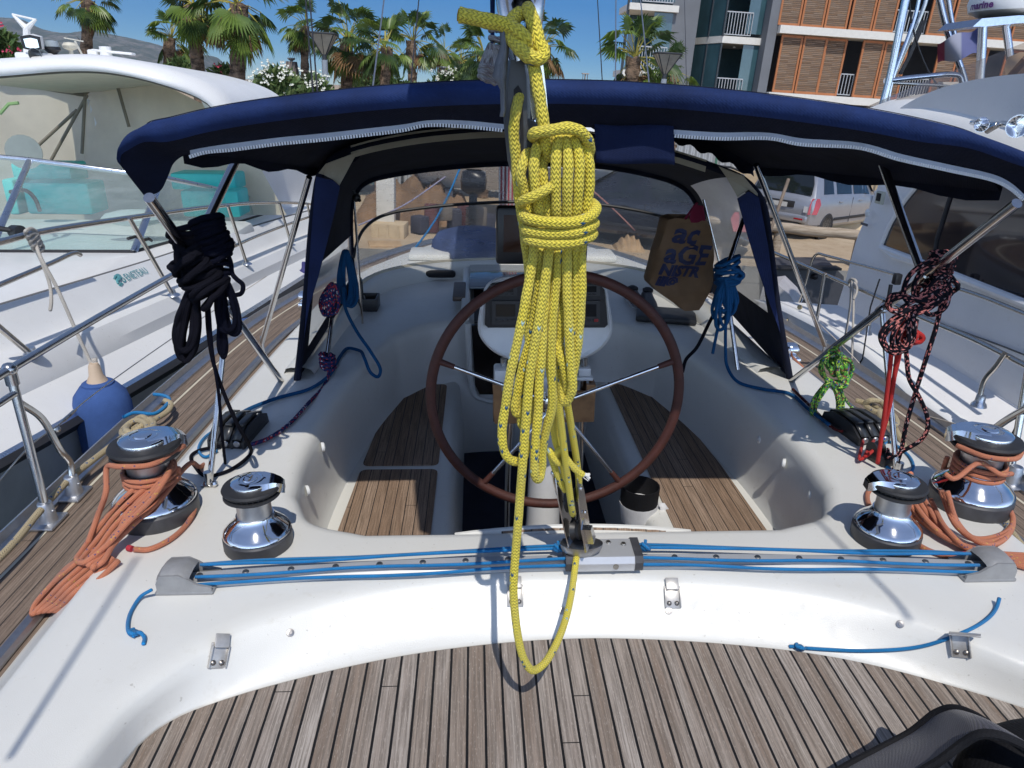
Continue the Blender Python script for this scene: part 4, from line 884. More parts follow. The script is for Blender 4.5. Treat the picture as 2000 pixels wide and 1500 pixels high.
# --- rucksack in the corner ---------------------------------------------------------
rk=empty('rucksack','black rucksack with grey mesh shoulder strap lying on the aft teak deck','rucksack',P(1950,1520,ZT))
up=[(1560,1560,.98),(1640,1505,1.0),(1720,1462,1.02),(1780,1430,1.03),(1830,1392,1.02),(1862,1384,1.0),(1900,1396,.97),(1945,1425,.93),(2010,1470,.88),(2080,1530,.85)]
dn=[(1690,1600,.85),(1760,1548,.88),(1800,1508,.90),(1838,1484,.90),(1880,1452,.90),(1915,1434,.89),(1950,1436,.88),(1990,1452,.87),(2040,1480,.85),(2110,1540,.84)]
A=catmull([Y(*p) for p in up],6); C=catmull([Y(*p) for p in dn],6)
b=B(); b.loft([[a.lerp(c,t)+V(0,0,.012*math.sin(pi*t)) for a,c in zip(A,C)] for t in [k/8 for k in range(9)]],uv=True); 
g=NG('strap_mesh'); uv=g.sep(g.co('UV')); q=g.m_('MULTIPLY',g.m_('SINE',g.m_('MULTIPLY',uv[0],1900.0)),g.m_('SINE',g.m_('MULTIPLY',uv[1],1900.0)))
g.set(Base_Color=g.mix(g.ramp(q,(.35,0.0),(.6,1.0)),(.020,.019,.030),(.085,.08,.115)),Roughness=.6,Sheen_Weight=.2); g.bump(q,.4,.002)
mk(b,'strap_padding',g.m,rk,auto=180)
for c_,nm in ((A,'strap_edge'),(C,'strap_edge')): b=B(); b.tube(c_,.0085,8); mk(b,nm,fabric('webbing_black',(.010,.010,.012)),rk)
b=B(); c=Y(2010,1560,.80); b.ball(V(.62,.72,.0),.2,20,(1.25,.8,.62)); b.ball(V(.80,.92,.0),.15,16,(1.2,.7,.75)); mk(b,'pack_body',fabric('pack_black',(.008,.008,.010),fold=.9),rk)
# ================================================================= ropes
YEL=ropemat('yellow_braid',(.82,.68,.075),(((.02,.10,.22),.020),((.40,.55,.50),.006)),cols=8,k=135,groove=.85,dark=(.58,.50,.13))
ORG=ropemat('orange_braid',(.66,.235,.125),(((.10,.08,.20),.012),((.72,.42,.10),.015)),cols=10,k=230,groove=.35,dark=(.45,.17,.10))
BLU=ropemat('blue_braid',(.012,.25,.60),(),cols=8,k=260,groove=.4)
DBLU=ropemat('deep_blue_braid',(.012,.10,.26),(),cols=8,k=200,groove=.4)
BLK=ropemat('black_braid',(.010,.010,.016),(),cols=8,k=200,groove=.4)
NVB=ropemat('navy_braid',(.006,.007,.016),(),cols=8,k=200,groove=.4)
PNK=ropemat('black_pink_braid',(.012,.012,.018),(((.72,.25,.22),.20),((.5,.35,.35),.05)),cols=10,k=130,groove=.3)
RED=ropemat('red_braid',(.62,.025,.020),(),cols=8,k=200,groove=.5)
GRN=ropemat('green_fleck_braid',(.10,.42,.05),(((.01,.012,.012),.30),((.55,.75,.10),.22),((.45,.04,.08),.06),((.05,.06,.30),.08)),cols=10,k=150,groove=.3)
FLK=ropemat('red_blue_fleck',(.030,.035,.13),(((.50,.05,.05),.18),((.55,.55,.6),.10)),cols=8,k=150,groove=.3)
TAN=ropemat('tan_rope',(.50,.41,.25),(((.07,.12,.25),.03),),cols=8,k=110,groove=.45,dark=(.30,.24,.14))
WHT=ropemat('old_white_rope',(.56,.52,.46),(),cols=6,k=110,groove=.5)
GRYR=ropemat('grey_rope',(.40,.385,.38),(((.22,.18,.17),.25),),cols=8,k=80,groove=.5)
def pxs(l,y): return [Y(p[0],p[1],y+(p[2] if len(p)>2 else 0)) for p in l]
# --- the yellow mainsheet -----------------------------------------------------------
y0=1.20; ms=empty('mainsheet','bright yellow rope bundled and hanging from the boom down to the traveller','rope',Y(1050,900,y0)); RY=.00870
yrn=random.Random(77)
def ystr(l,y=y0,nm='hanging_strand',r=RY,n=7):
    q=catmull(pxs([(p_[0]+yrn.uniform(-.7,.7),)+tuple(p_[1:]) for p_ in l],y),n); ph=yrn.uniform(0,6); rs=[r*(1+.035*math.sin(i*.9+ph)+.03*math.sin(i*.37+2*ph)) for i in range(len(q))]
    b=B(); b.tube(q,rs,14); return mk(b,nm,YEL,ms,auto=180)
ystr([(896,29,.0),(920,33,.0),(948,40,0),(985,48,0),(1010,60,-.004),(1024,74,-.004),(1032,92,.008),(1036,106,.02)],1.190,'tail_end',.0110)
b=B(); q=Y(895,29,1.19); b.lathe([(0,.002),(.0085,.001),(.010,-.006)],q,14,frame_z(Y(880,26,1.19)-q)); mk(b,'cut_end',simple('rope_core',(.55,.36,.03),.9,var=.6,scale=400,bump=.6,bscale=900),ms)
ystr([(1030,15,.03),(1037,30,.012),(1046,60,.004),(1053,84,-.002),(1060,100,-.004),(1056,113,-.010),(1042,114,-.014),(1024,103,-.014),(1007,86,-.008),(995,62,.004),(1000,40,.02),(1018,24,.03)],1.195,'knot',.0110)
ystr([(1040,96,.022),(1044,128,.0),(1049,160,-.004),(1056,200,-.006),(1062,240,-.006),(1066,275,.004),(1073,312,.018)],1.195,r=.0098)
ystr([(1020,178,.03),(1013,190,.0),(1006,224,-.014),(1003,256,-.010),(1006,296,-.004),(1009,342,.0),(1015,390,0),(1021,432,.004),(1028,480,.012),(1033,530,.014),(1030,600,.02),(1036,680,.02)],1.220)
for l in ([(1032,292,.03),(1024,312,.004),(1017,340,.0),(1022,366,.006),(1030,392,.012),(1036,430,.02),(1042,480,.016)],
          [(1056,270,.024),(1048,292,.004),(1043,328,-.006),(1047,372,-.004),(1054,420,.004),(1056,470,.012)],
          [(1066,300,.026),(1060,326,.008),(1063,360,.004),(1068,400,.006),(1072,440,.01)],
          [(1084,258,.02),(1088,272,-.002),(1086,300,-.012),(1085,350,-.014),(1087,400,-.008),(1088,440,.006),(1090,480,.012)],
          [(1100,258,.02),(1105,274,-.002),(1109,310,-.016),(1108,360,-.018),(1107,410,-.008),(1107,450,.008),(1108,490,.012)],
          [(1116,256,.02),(1122,272,-.002),(1131,310,-.012),(1131,360,-.014),(1128,404,-.006),(1124,445,.008),(1124,490,.014)],
          [(1128,262,.022),(1138,280,.004),(1149,316,.0),(1152,360,.0),(1147,402,.004),(1140,440,.012),(1136,490,.016)]): ystr(l,1.20)
ystr([(1052,274,.05),(1040,266,.012),(1046,260,-.016),(1074,255,-.024),(1108,250,-.022),(1133,257,-.016),(1147,273,-.004),(1151,292,.014),(1148,312,.04)],1.195,'top_turn',.0093)
ystr([(1034,412,.04),(1019,399,.010),(1022,392,-.010),(1044,383,-.020),(1068,370,-.016),(1082,362,.006),(1094,356,.03)],1.195,'cross_turn')
ystr([(1040,414,.05),(1024,418,.012),(1028,426,-.016),(1070,434,-.034),(1120,434,-.034),(1150,424,-.020),(1163,410,.002),(1158,398,.03),(1140,394,.05)],1.195,'frapping_turn',.0094)
ystr([(1040,440,.05),(1025,444,.012),(1030,451,-.014),(1076,457,-.030),(1124,454,-.030),(1153,444,-.012),(1161,436,.012),(1146,428,.05)],1.195,'frapping_turn')
ystr([(1042,458,.05),(1026,461,.012),(1032,469,-.014),(1074,476,-.028),(1120,474,-.028),(1149,464,-.010),(1158,456,.012),(1142,448,.05)],1.195,'frapping_turn')
ystr([(1044,440,.03),(1042,490,.004),(1034,545,-.004),(1024,600,-.010),(1010,670,-.014),(997,730,-.014),(987,790,-.012),(981,838,-.012),(983,876,-.012),(994,896,-.008),(1012,901,.004),(1024,892,.016),(1028,860,.02)])
ystr([(1056,470,.02),(1053,510,.012),(1052,560,.014),(1046,610,.018),(1034,665,.02),(1020,720,.02),(1010,770,.018),(1006,800,.016),(1012,808,.018),(1020,796,.02),(1026,760,.024),(1036,700,.026)])
ystr([(1060,640,.02),(1046,700,.02),(1032,750,.022),(1020,800,.022),(1019,826,.02),(1024,834,.02),(1030,822,.022),(1034,780,.024)])
LS=[Y(*p) for p in ((1074,450,1.225),(1070,512,1.195),(1062,566,1.190),(1052,630,1.185),(1041,690,1.185),(1034,740,1.185),(1029,800,1.185),(1024,860,1.185),(1020,915,1.185),(1016,965,1.190),(1012,1020,1.190),(1007,1080,1.190),(1003,1150,1.185),(1006,1200,1.180),(1013,1250,1.175),(1023,1287,1.175),(1040,1309,1.185),(1061,1298,1.215),(1080,1270,1.266),(1094,1240,1.316),(1106,1205,1.380),(1116,1160,1.458),(1122,1118,1.522),(1126,1088,1.568),(1128,1070,1.600))]
b=B(); b.tube(catmull(LS,7),RY,12); mk(b,'long_loop',YEL,ms,auto=180)
ystr([(1072,460,.03),(1068,520,.012),(1064,580,.004),(1060,630,-.004),(1057,690,-.008),(1054,740,-.008),(1051,800,-.008),(1047,856,-.008),(1044,905,-.008),(1045,930,-.006),(1052,936,.004),(1058,918,.012),(1060,880,.012),(1068,838,.008),(1078,795,.004),(1078,740,.0),(1076,680,.0),(1079,620,0),(1085,560,.004),(1088,512,.008),(1090,460,.03)])
ystr([(1108,455,.03),(1107,505,.004),(1108,560,-.002),(1110,620,-.004),(1112,680,-.004),(1116,725,-.004),(1118,756,-.002),(1113,776,.004),(1104,786,.010),(1098,770,.02),(1097,735,.024),(1094,690,.02),(1093,650,.018),(1098,600,.02),(1104,540,.03)])
ystr([(1121,470,.03),(1122,510,.016),(1125,560,.014),(1125,620,.014),(1121,675,.014),(1118,720,.014),(1112,752,.016),(1104,762,.02),(1101,750,.026)])
ystr([(1134,470,.03),(1135,512,.012),(1136,560,.010),(1133,620,.010),(1128,670,.010),(1122,715,.016),(1117,745,.02)])
ystr([(1080,640,.03),(1088,680,.014),(1097,705,.010),(1105,738,.012),(1108,764,.018)])
ystr([(1100,480,.03),(1098,530,.026),(1096,600,.026),(1092,660,.026)])
b=B()
for p,q in (((1030,300,1.28),(1119,1004,1.575)),((1042,300,1.28),(1130,962,1.60)),((1014,300,1.28),(1107,950,1.60))):
    f=B(); f.tube(catmull([Y(*p),Y(*p).lerp(Y(*q),.5)+V(0,0,-.006),Y(*q),Y(*q).lerp(LB(0,0,.14),.6)],10),RY,12); mk(f,'fall',YEL,ms,auto=180)
ystr([(1078,800,-.06),(1083,850,-.01),(1092,880,.0),(1100,892,.0),(1096,905,-.01),(1082,896,-.014),(1074,880,-.004),(1080,905,.0),(1092,936,.012),(1104,958,.02)],1.53,'becket_knot',.0085)
ystr([(1086,905,.0),(1088,884,-.012),(1098,878,-.020),(1104,892,-.024),(1116,908,-.024),(1130,922,-.02),(1139,928,-.02)],1.53,'becket_knot',.0085)
b=B(); q=Y(1139,928,1.51)
for k in range(26): a=random.uniform(0,2*pi); b.tube([q+V(random.uniform(-.004,.004),random.uniform(-.004,.004),random.uniform(-.006,.006)),q+V(.012+.008*random.random(),.008*math.cos(a),-.006+.010*math.sin(a))],.0011,4)
mk(b,'frayed_end',simple('frayed_white',(.72,.72,.70),.9),ms)
# --- blue traveller control lines ----------------------------------------------------
for sg,xe,xc,lab in ((-1,TX0,cx-.085,'blue control line along the left half of the traveller, its knotted tail on the deck'),(1,TX1,cx+.085,'blue control line along the right half of the traveller, its tail trailing to the teak')):
    o=empty('control_line',lab,'rope',(xe,ty(xe),.05),'traveller control lines')
    for k,(dy0,z0,dy1,z1) in enumerate(((.026,.040,.030,.044),(.012,.046,.014,.050),(-.022,.038,-.030,.046),(-.034,.022,-.040,.030))):
        pts=[]
        for i in range(9):
            t=i/8; x=xe-sg*.06+(xc-(xe-sg*.06))*t; pts.append(V(x,ty(x)+dy0*(1-t)+dy1*t+.004*math.sin(9*t+k*2),z0*(1-t)+z1*t-.008*math.sin(pi*t)+.001*math.sin(14*t+k)))
        b=B(); b.tube(catmull(pts,5),.0046,8); mk(b,'part',BLU,o,auto=180)
    for yy in (0,):
        b=B(); b.tube(catmull([V(xe-sg*.006,ty(xe)-.010,.030)+V(-sg*.024*math.cos(a),-.0,.0)+V(0,-.024*math.sin(a),0) for a in [pi/2+pi*k/8*1.0 for k in range(9)]],3),.0046,8); mk(b,'part',BLU,o,auto=180)
    kx=xc-sg*.0+sg*.03; kq=V(xc+sg*.035,ty(xc)+.006,.052); b=B(); b.ball(kq,.012,10,(1.3,1,.9)); b.tube([kq,kq+V(0,.004,.022)],.0045,8); b.tube(catmull([kq+V(.012,0,-.006),kq+V(.004,-.012,.006),kq+V(-.008,.0,.012),kq+V(0,.012,0)],5),.005,8); mk(b,'knot',BLU,o,auto=180)
    if sg<0:
        t=[P(296,1152,.03),P(275,1165,.012),P(258,1190,.006),P(250,1215,.006),P(252,1236,.006),P(262,1242,.010)]
        kn=P(262,1236,.010); e=[kn,P(275,1236,.016),P(282,1246,.007),P(280,1258,.006)]
    else:
        t=[P(1952,1168,.02)]+[dh(x,y,.006)[0] for x,y in ((1945,1190),(1925,1214),(1880,1238),(1800,1262),(1700,1271),(1620,1269),(1572,1266))]
        kn=dh(1560,1265,.010)[0]; e=[kn,dh(1548,1265,.006)[0],dh(1541,1265,.006)[0]]
    b=B(); b.tube(catmull(t,6),.0046,8); mk(b,'tail',BLU,o,auto=180)
    b=B(); b.ball(kn,.0095,10,(1.25,1,.85)); b.tube(catmull([kn+V(.010,-.004,0),kn+V(.002,-.010,.007),kn+V(-.009,-.002,.006),kn+V(-.004,.010,.002)],5),.005,8); b.tube(catmull(e,5),.0046,8); mk(b,'knot',BLU,o,auto=180)
# --- hanks hung on the bimini poles ----------------------------------------------------
def loopset(A,C,w,n,jit,r,mat,parent,nm='coil',spread=.02,seed=1,seg=8,side=None):
    rn=random.Random(seed); A=Vector(A); C=Vector(C); ax=(C-A); L=ax.length; ax=ax/L; sd=V(1,0,0) if side is None else Vector(side); sd=(sd-ax*sd.dot(ax)).normalized(); dp=ax.cross(sd)
    for k in range(n):
        b=B(); ww=w*(.55+.6*rn.random()); ll=L*(1-jit*rn.random()); off=sd*rn.uniform(-spread,spread)+dp*rn.uniform(-spread,spread)
        pts=[]
        for i in range(12):
            t=2*pi*i/12; pr=(1-math.cos(t))/2
            pts.append(A+off*(.5+.5*pr)+ax*(ll*pr)+sd*(ww*math.sin(t)*(.25+.75*pr**.8))+dp*rn.uniform(-.006,.006))
        b.tube(catmull(pts,4,closed=True),r,seg,closed=True); mk(b,nm,mat,parent,auto=180)
def turns(C,ax,rad,n,r,mat,parent,length,nm='wrapping_turn',seed=2,seg=8):
    rn=random.Random(seed); ax=Vector(ax).normalized(); R=frame_z(ax)
    for k in range(n):
        b=B(); c=Vector(C)+ax*(length*(k/(max(1,n-1))-.5)); tl=V(rn.uniform(-.25,.25),rn.uniform(-.25,.25),1); R2=R@frame_z(tl)
        b.tube([c+R2@V(rad*(1+rn.uniform(-.08,.1))*math.cos(a),rad*(1+rn.uniform(-.1,.1))*math.sin(a),rn.uniform(-.003,.003)) for a in [2*pi*i/14 for i in range(14)]],r,seg,closed=True); mk(b,nm,mat,parent,auto=180)
yl=nL.y-.02
hk=empty('black_rope_hank','thick hank of black rope knotted round the left bimini pole with loops hanging','rope',Y(360,690,yl))
turns(Y(385,500,yl),V(.35,-.2,-1),.045,9,.009,BLK,hk,.13,seed=4)
turns(Y(392,540,yl-.03),V(.6,0,-1),.050,8,.009,BLK,hk,.12,seed=5)
b=B(); b.ball(Y(388,520,yl),.045,14,(1,1,1.7)); mk(b,'core',BLK,hk)
loopset(Y(378,560,yl-.03),Y(358,700,yl-.03),.034,11,.16,.0075,BLK,hk,spread=.018,seed=3)
loopset(Y(350,480,yl-.04),Y(385,585,yl-.04),.02,4,.2,.0075,BLK,hk,seed=11,spread=.012)
b=B(); b.tube(catmull([Y(404,600,yl),Y(407,650,yl),Y(416,705,yl),Y(436,765,yl+.02),Y(462,825,yl+.04),Y(486,868,2.12),P(488,888,.01),P(470,905,.008),P(440,922,.008),P(404,930,.008),P(382,912,.008),P(374,890,.008),P(388,880,.012),P(430,872,.012)],7),.0062,8); mk(b,'tail',BLK,hk,auto=180)
b=B(); b.tube(catmull([Y(408,600,yl-.01),Y(414,680,yl-.01),Y(426,760,yl),Y(434,850,2.05),P(440,905,.01)],6),.005,8); mk(b,'tail',NVB,hk,auto=180)
h2=empty('navy_rope_hank','navy rope hank looped beside the black one on the left bimini pole','rope',Y(450,650,yl))
turns(Y(414,465,yl),V(.2,0,-1),.040,9,.0085,NVB,h2,.10,seed=7)
b=B(); b.ball(Y(414,465,yl),.038,14,(1,1,1.5)); mk(b,'core',NVB,h2)
turns(Y(426,520,yl),V(-.2,0,-1),.030,6,.0075,NVB,h2,.14,seed=8)
loopset(Y(436,540,yl-.02),Y(452,655,yl-.02),.030,6,.12,.0072,NVB,h2,spread=.012,seed=6)
loopset(Y(434,600,yl-.01),Y(438,697,yl-.01),.013,2,.05,.0065,NVB,h2,spread=.006,seed=9)
b=B(); b.tube(catmull([Y(436,480,yl),Y(450,510,yl),Y(454,535,yl),Y(462,545,yl-.01),Y(474,556,yl-.01),Y(472,572,yl-.01),Y(458,577,yl)],7),.0065,8); mk(b,'loose_loop',NVB,h2,auto=180)
yr=nR.y-.02
h3=empty('flecked_rope_hank','black rope with pink flecks wound round the right bimini pole joint','rope',Y(1770,680,yr))
turns(Y(1838,515,yr),V(.1,.1,-1),.032,5,.0078,PNK,h3,.06,seed=12)
turns(Y(1830,565,yr),V(.9,.2,.55),.036,5,.0078,PNK,h3,.07,seed=13)
for k,l in enumerate(([(1835,505),(1805,515),(1775,540),(1765,575),(1775,590),(1805,570),(1830,545),(1850,540)],[(1850,520),(1820,520),(1800,530),(1785,560),(1790,585),(1815,580),(1845,560),(1858,545)],
   [(1855,560),(1820,590),(1790,600),(1750,610),(1735,600),(1738,580),(1755,575),(1790,585),(1830,590)],[(1850,555),(1815,575),(1780,590),(1760,605),(1775,615),(1810,605),(1845,580)],[(1800,595),(1770,615),(1740,640),(1726,660),(1735,680),(1755,685),(1772,670),(1775,640),(1772,610)],
   [(1795,600),(1765,620),(1745,650),(1745,675),(1762,684),(1780,672),(1786,640),(1782,605)],[(1800,600),(1776,625),(1756,655),(1756,672),(1770,678),(1782,660),(1790,625)],[(1790,598),(1760,612),(1732,634),(1720,655),(1728,678),(1748,690),(1768,682),(1779,655),(1776,620)],[(1855,570),(1846,600),(1825,614),(1808,610),(1806,600)],[(1790,600),(1740,605),(1738,590),(1760,580),(1800,590)])):
    b=B(); b.tube(catmull([Y(x,y,yr-.035+.008*math.sin(3*i+k)) for i,(x,y) in enumerate(l)],6),.0075,9); mk(b,'coil',PNK,h3,auto=180)
b=B(); b.tube(catmull([Y(1858,540,yr-.02),Y(1840,590,yr-.03),Y(1828,640,yr-.03),Y(1812,690,yr-.03),Y(1790,760,yr),Y(1770,830,yr+.02),Y(1757,890,yr+.03),Y(1735,938,yr+.03)],7),.0072,9); mk(b,'tail',PNK,h3,auto=180)
b=B(); b.tube(catmull([Y(1768,660,yr-.03),Y(1771,700,yr-.03),Y(1776,740,yr-.02),Y(1795,775,yr-.01),Y(1810,810,yr),Y(1812,835,yr),Y(1800,858,yr),Y(1765,880,yr+.02),Y(1738,895,yr+.04),fb0+V(.01,0,.05)],7),.0072,9); mk(b,'tail',PNK,h3,auto=180)
h4=empty('red_rope_hank','bright red rope hanging from the right pole joint down to the small block','rope',fb0)
for dx,l in ((0,[(1752,632),(1744,660),(1738,720),(1731,780),(1722,850),(1714,905)]),(1,[(1758,640),(1754,680),(1746,740),(1738,790),(1728,830),(1719,862)]),(2,[(1765,640),(1757,690),(1741,760),(1733,800),(1730,826)])):
    b=B(); b.tube(catmull([Y(x,y,yr+.0+.006*dx+(.05*(y-632)/270)) for x,y in l],7),.0072,9); mk(b,'strand',RED,h4,auto=180)
for k,l in enumerate(([(1750,640),(1765,630),(1778,640),(1770,660),(1752,655)],[(1760,625),(1780,640),(1790,655),(1780,668),(1768,655)],[(1775,640),(1790,648),(1803,660),(1796,668),(1778,662)],[(1778,650),(1795,655),(1800,664),(1785,670),(1772,664)])):
    b=B(); b.tube(catmull([Y(x,y,yr-.012+.006*k) for x,y in l],6,closed=True),.0078,9,closed=True); mk(b,'coil',RED,h4,auto=180)
b=B(); b.tube(catmull([CLR+V(.01,-.122,.022),P(1690,892,.03),fb0+V(-.01,.03,.045)],6),.006,8); b.tube(catmull([CLR+V(-.03,-.12,.022),P(1680,898,.02),fb0+V(-.03,.03,.03)],6),.0055,8); mk(b,'strand',RED,h4,auto=180)
yg=nR.y+.28
h5=empty('green_rope_hank','bright green flecked rope tied in a knot low on the right bimini pole','rope',Y(1620,840,yg))
gp=on(baseR,cornR,1632,698); yg=gp.y-.02
turns(Y(1632,715,yg),V(.9,-.3,.5),.036,4,.008,GRN,h5,.05,seed=21)
for k,l in enumerate(([(1610,700),(1640,690),(1655,715),(1640,745),(1612,738),(1602,718)],[(1618,690),(1632,680),(1642,700),(1630,725),(1616,715)],[(1640,700),(1660,705),(1664,725),(1652,748),(1638,735)],[(1605,705),(1625,720),(1655,735),(1650,755),(1620,750)],[(1622,745),(1600,765),(1586,790),(1590,815),(1612,828),(1632,818),(1640,790),(1632,758)],[(1628,745),(1606,770),(1592,798),(1598,822),(1622,832),(1642,812),(1646,780),(1636,750)],[(1620,750),(1598,772),(1588,800),(1600,826),(1626,826),(1636,800),(1632,765)],[(1634,750),(1640,780),(1634,815),(1618,836),(1598,830)])):
    b=B(); cl=k<7; b.tube(catmull([Y(x,y,yg-.035+.012*math.sin(2*i+k*1.7)) for i,(x,y) in enumerate(l)],6,closed=cl),.0082,9,closed=cl); mk(b,'coil',GRN,h5,auto=180)
b=B(); b.tube(catmull([Y(1636,750,yg-.03),Y(1648,775,yg-.02),Y(1664,796,yg-.0),Y(1684,815,yg-.04),Y(1698,832,2.45),Y(1706,850,2.40),Y(1708,868,2.36),CLR+V(.045,-.125,.03)],7),.0058,9); mk(b,'tail',GRN,h5,auto=180)
h6=empty('blue_rope_hank','blue rope hank hanging on the right sprayhood frame beside the paper bag','rope',Y(1415,640,3.05),'blue hanks inside the sprayhood')
turns(Y(1421,530,3.03),V(.2,0,-1),.052,6,.0085,DBLU,h6,.09,seed=31)
loopset(Y(1420,545,3.0),Y(1415,640,3.0),.048,8,.4,.008,DBLU,h6,spread=.03,seed=32)
b=B(); b.tube(catmull([Y(1425,540,2.98),Y(1445,545,2.98),Y(1452,538,2.98),Y(1440,528,2.98),Y(1420,520,2.99)],6),.009,8); b.tube(catmull([Y(1410,600,3.0),Y(1400,650,3.0),Y(1392,690,3.02)],6),.0075,8); b.tube(catmull([Y(1418,600,3.0),Y(1417,680,3.0),Y(1420,715,3.0),P(1440,745,.01),P(1490,760,.01),P(1540,768,.01),P(1580,800,.01),P(1620,830,.02)],7),.0075,8); mk(b,'tail',DBLU,h6,auto=180)
b=B(); b.tube(catmull([Y(1408,590,3.02),Y(1388,625,3.02),Y(1360,680,3.05),Y(1340,702,3.05),Y(1333,727,3.05)],6),.0085,8); o=mk(b,'dark_line',BLK,None,auto=180,loc=Y(1333,727,3.05)); tag(o,'black cord dangling over the right seat back below the blue hank','cord')
h7=empty('blue_rope_hank','blue rope hank hanging at the left sprayhood frame with a loop over the seat back','rope',Y(680,600,3.2),'blue hanks inside the sprayhood')
loopset(Y(676,490,3.25),Y(685,598,3.25),.045,9,.15,.008,DBLU,h7,spread=.02,seed=41)
b=B(); b.tube(catmull([Y(670,560,3.2),Y(674,600,3.2),Y(696,646,3.2),Y(726,690,3.12),Y(743,722,3.1),Y(738,736,3.1),Y(724,728,3.1),Y(712,700,3.14),P(700,684,.012),P(680,680,.010),P(663,698,.01),P(644,732,.010),P(604,760,.010),P(540,778,.010),P(480,802,.02),P(466,815,.03)],7),.0078,9); mk(b,'tail',DBLU,h7,auto=180)
h8=empty('flecked_coil','red and blue flecked rope coil tied to the left sprayhood leg','rope',Y(640,620,3.1))
loopset(Y(652,555,3.05),Y(640,622,3.05),.034,6,.2,.0075,FLK,h8,spread=.02,seed=51); turns(Y(640,705,3.0),V(0,0,1),.03,4,.008,FLK,h8,.05,seed=52)
b=B(); b.tube(catmull([Y(646,690,3.0),P(640,738,.01),P(600,790,.01),P(560,832,.01),P(520,858,.01),P(492,868,.015)],7),.0075,9); mk(b,'tail',FLK,h8,auto=180)
# --- orange genoa sheets --------------------------------------------------------------
def wturns(c,s,n,z0,dz,mat,parent,r=.0075):
    for k in range(n):
        b=B(); R=.05*s+r*.8; b.tube([V(*c)+V(R*math.cos(a),R*math.sin(a),z0+dz*k+.004*math.sin(a)) for a in [2*pi*i/24 for i in range(24)]],r,9,closed=True); mk(b,'turn',mat,parent,auto=180)
os1=empty('orange_sheet','orange sheet on the left winch, its coil hanging to the side deck','rope',wl2)
wturns(wl2,1.27,3,.125,.016,ORG,os1)
def ostr(pts,par,nm='strand',r=.0078): b=B(); b.tube(catmull(pts,7),r,10); mk(b,nm,ORG,par,auto=180)
zt2=.218
ostr([wl2+V(.10,.03,zt2),wl2+V(.05,-.085,zt2),wl2+V(-.03,-.095,zt2),wl2+V(-.085,-.06,zt2-.02),Y(207,960,1.78),P(190,1010,.06),P(172,1060,.02)],os1,'strand')
c0=V(*wl2)
rn=random.Random(5)
for k in range(5):
    u=k/4.0
    ostr([P(334+3*k,900+9*k,.16-.012*k),P(300+2*k,925+14*k,.15-.014*k),P(262,955+17*k,.125-.015*k),P(222,995+17*k,.07-.008*k),P(186+4*k,1040+14*k,.025),P(160+6*k,1076+8*k,.012),P(150+8*k,1092+4*k,.010+.002*k),P(166+8*k,1098-2*k,.020),P(205+5*k,1068-4*k,.045),P(250+2*k,1020-8*k,.085),P(296+2*k,975-10*k,.13),P(330+2*k,925-6*k,.165)],os1)
for k in range(5):
    ostr([P(196+9*k,1074+5*k,.018),P(160+9*k,1106+6*k,-.004-.006*(k%2)),P(122+9*k,1140+5*k,-.028),P(86+9*k,1178+3*k,-.10),P(64+8*k,1199-3*k,-.125),P(68+8*k,1182-7*k,-.118),P(98+6*k,1146-7*k,-.07),P(140+6*k,1108-5*k,-.012),P(176+6*k,1076-2*k,.012)],os1)
ostr([c0+V(.075,.02,.15),P(352,942,.09),P(374,958,.05),P(380,990,.02),P(366,1022,.009),P(330,1055,.009),P(290,1073,.009),P(262,1073,.009)],os1)
b=B(); e=P(258,1072,.009); b.tube([e,e+(P(250,1070,.009)-e)],.0088,10); mk(b,'whipping',simple('red_whip',(.45,.03,.05),.7),os1)
ostr([X(603,676,-1.395),P(560,725,-.09),P(500,790,-.07),P(440,855,-.05),P(395,910,.0),c0+V(.075,.10,.12),c0+V(.07,.0,.125)],os1)
os2=empty('orange_sheet','orange sheet coiled round the far right winch and spread on the deck beside it','rope',wr2)
wturns(wr2,1.27,4,.105,.017,ORG,os2); c0=V(*wr2)
ostr([c0+V(-.11,-.02,.225),c0+V(-.06,-.085,.22),c0+V(.02,-.098,.218),c0+V(.09,-.04,.215)],os2); ostr([P(1845,925,.16),P(1862,935,.15),c0+V(-.06,-.07,.19),c0+V(.0,-.085,.16),c0+V(.07,-.05,.14)],os2)
for k in range(6):
    ostr([P(1748+14*k,962+3*k,.09-.01*k),P(1790+12*k,1010+5*k,.02+.012*(k%3)),P(1850+8*k,1052+4*k,.012+.012*(k%2)),P(1930+4*k,1078+3*k,.012),P(2010,1085+5*k,.012)],os2)
for k in range(3):
    ostr([P(1850-6*k,960,.13-.02*k),P(1870,1020+5*k,.04),P(1900+10*k,1050+6*k,.012+.01*k),P(1960,1042+6*k,.012),P(1978,1010,.02),P(1955,965,.06),c0+V(.07,0,.11)],os2)
ostr([P(1780,925,.10),P(1730,940,.02),P(1698,958,.009),P(1696,982,.009),P(1712,1006,.009),P(1745,1030,.009),P(1768,1018,.009),P(1790,1010,.012)],os2)
ostr([P(1740,1020,.009),P(1770,1042,.009),P(1800,1068,.009),P(1840,1084,.009),P(1880,1083,.009)],os2)
b=B(); b.tube([P(1880,1083,.009),P(1896,1080,.009)],.0085,10); mk(b,'whipping',simple('red_whip',(.45,.03,.05),.7),os2)
ostr([X(1546,696,1.395),P(1620,770,-.08),P(1690,835,-.07),P(1770,905,-.05),P(1830,940,.02),c0+V(-.05,.08,.13)],os2)
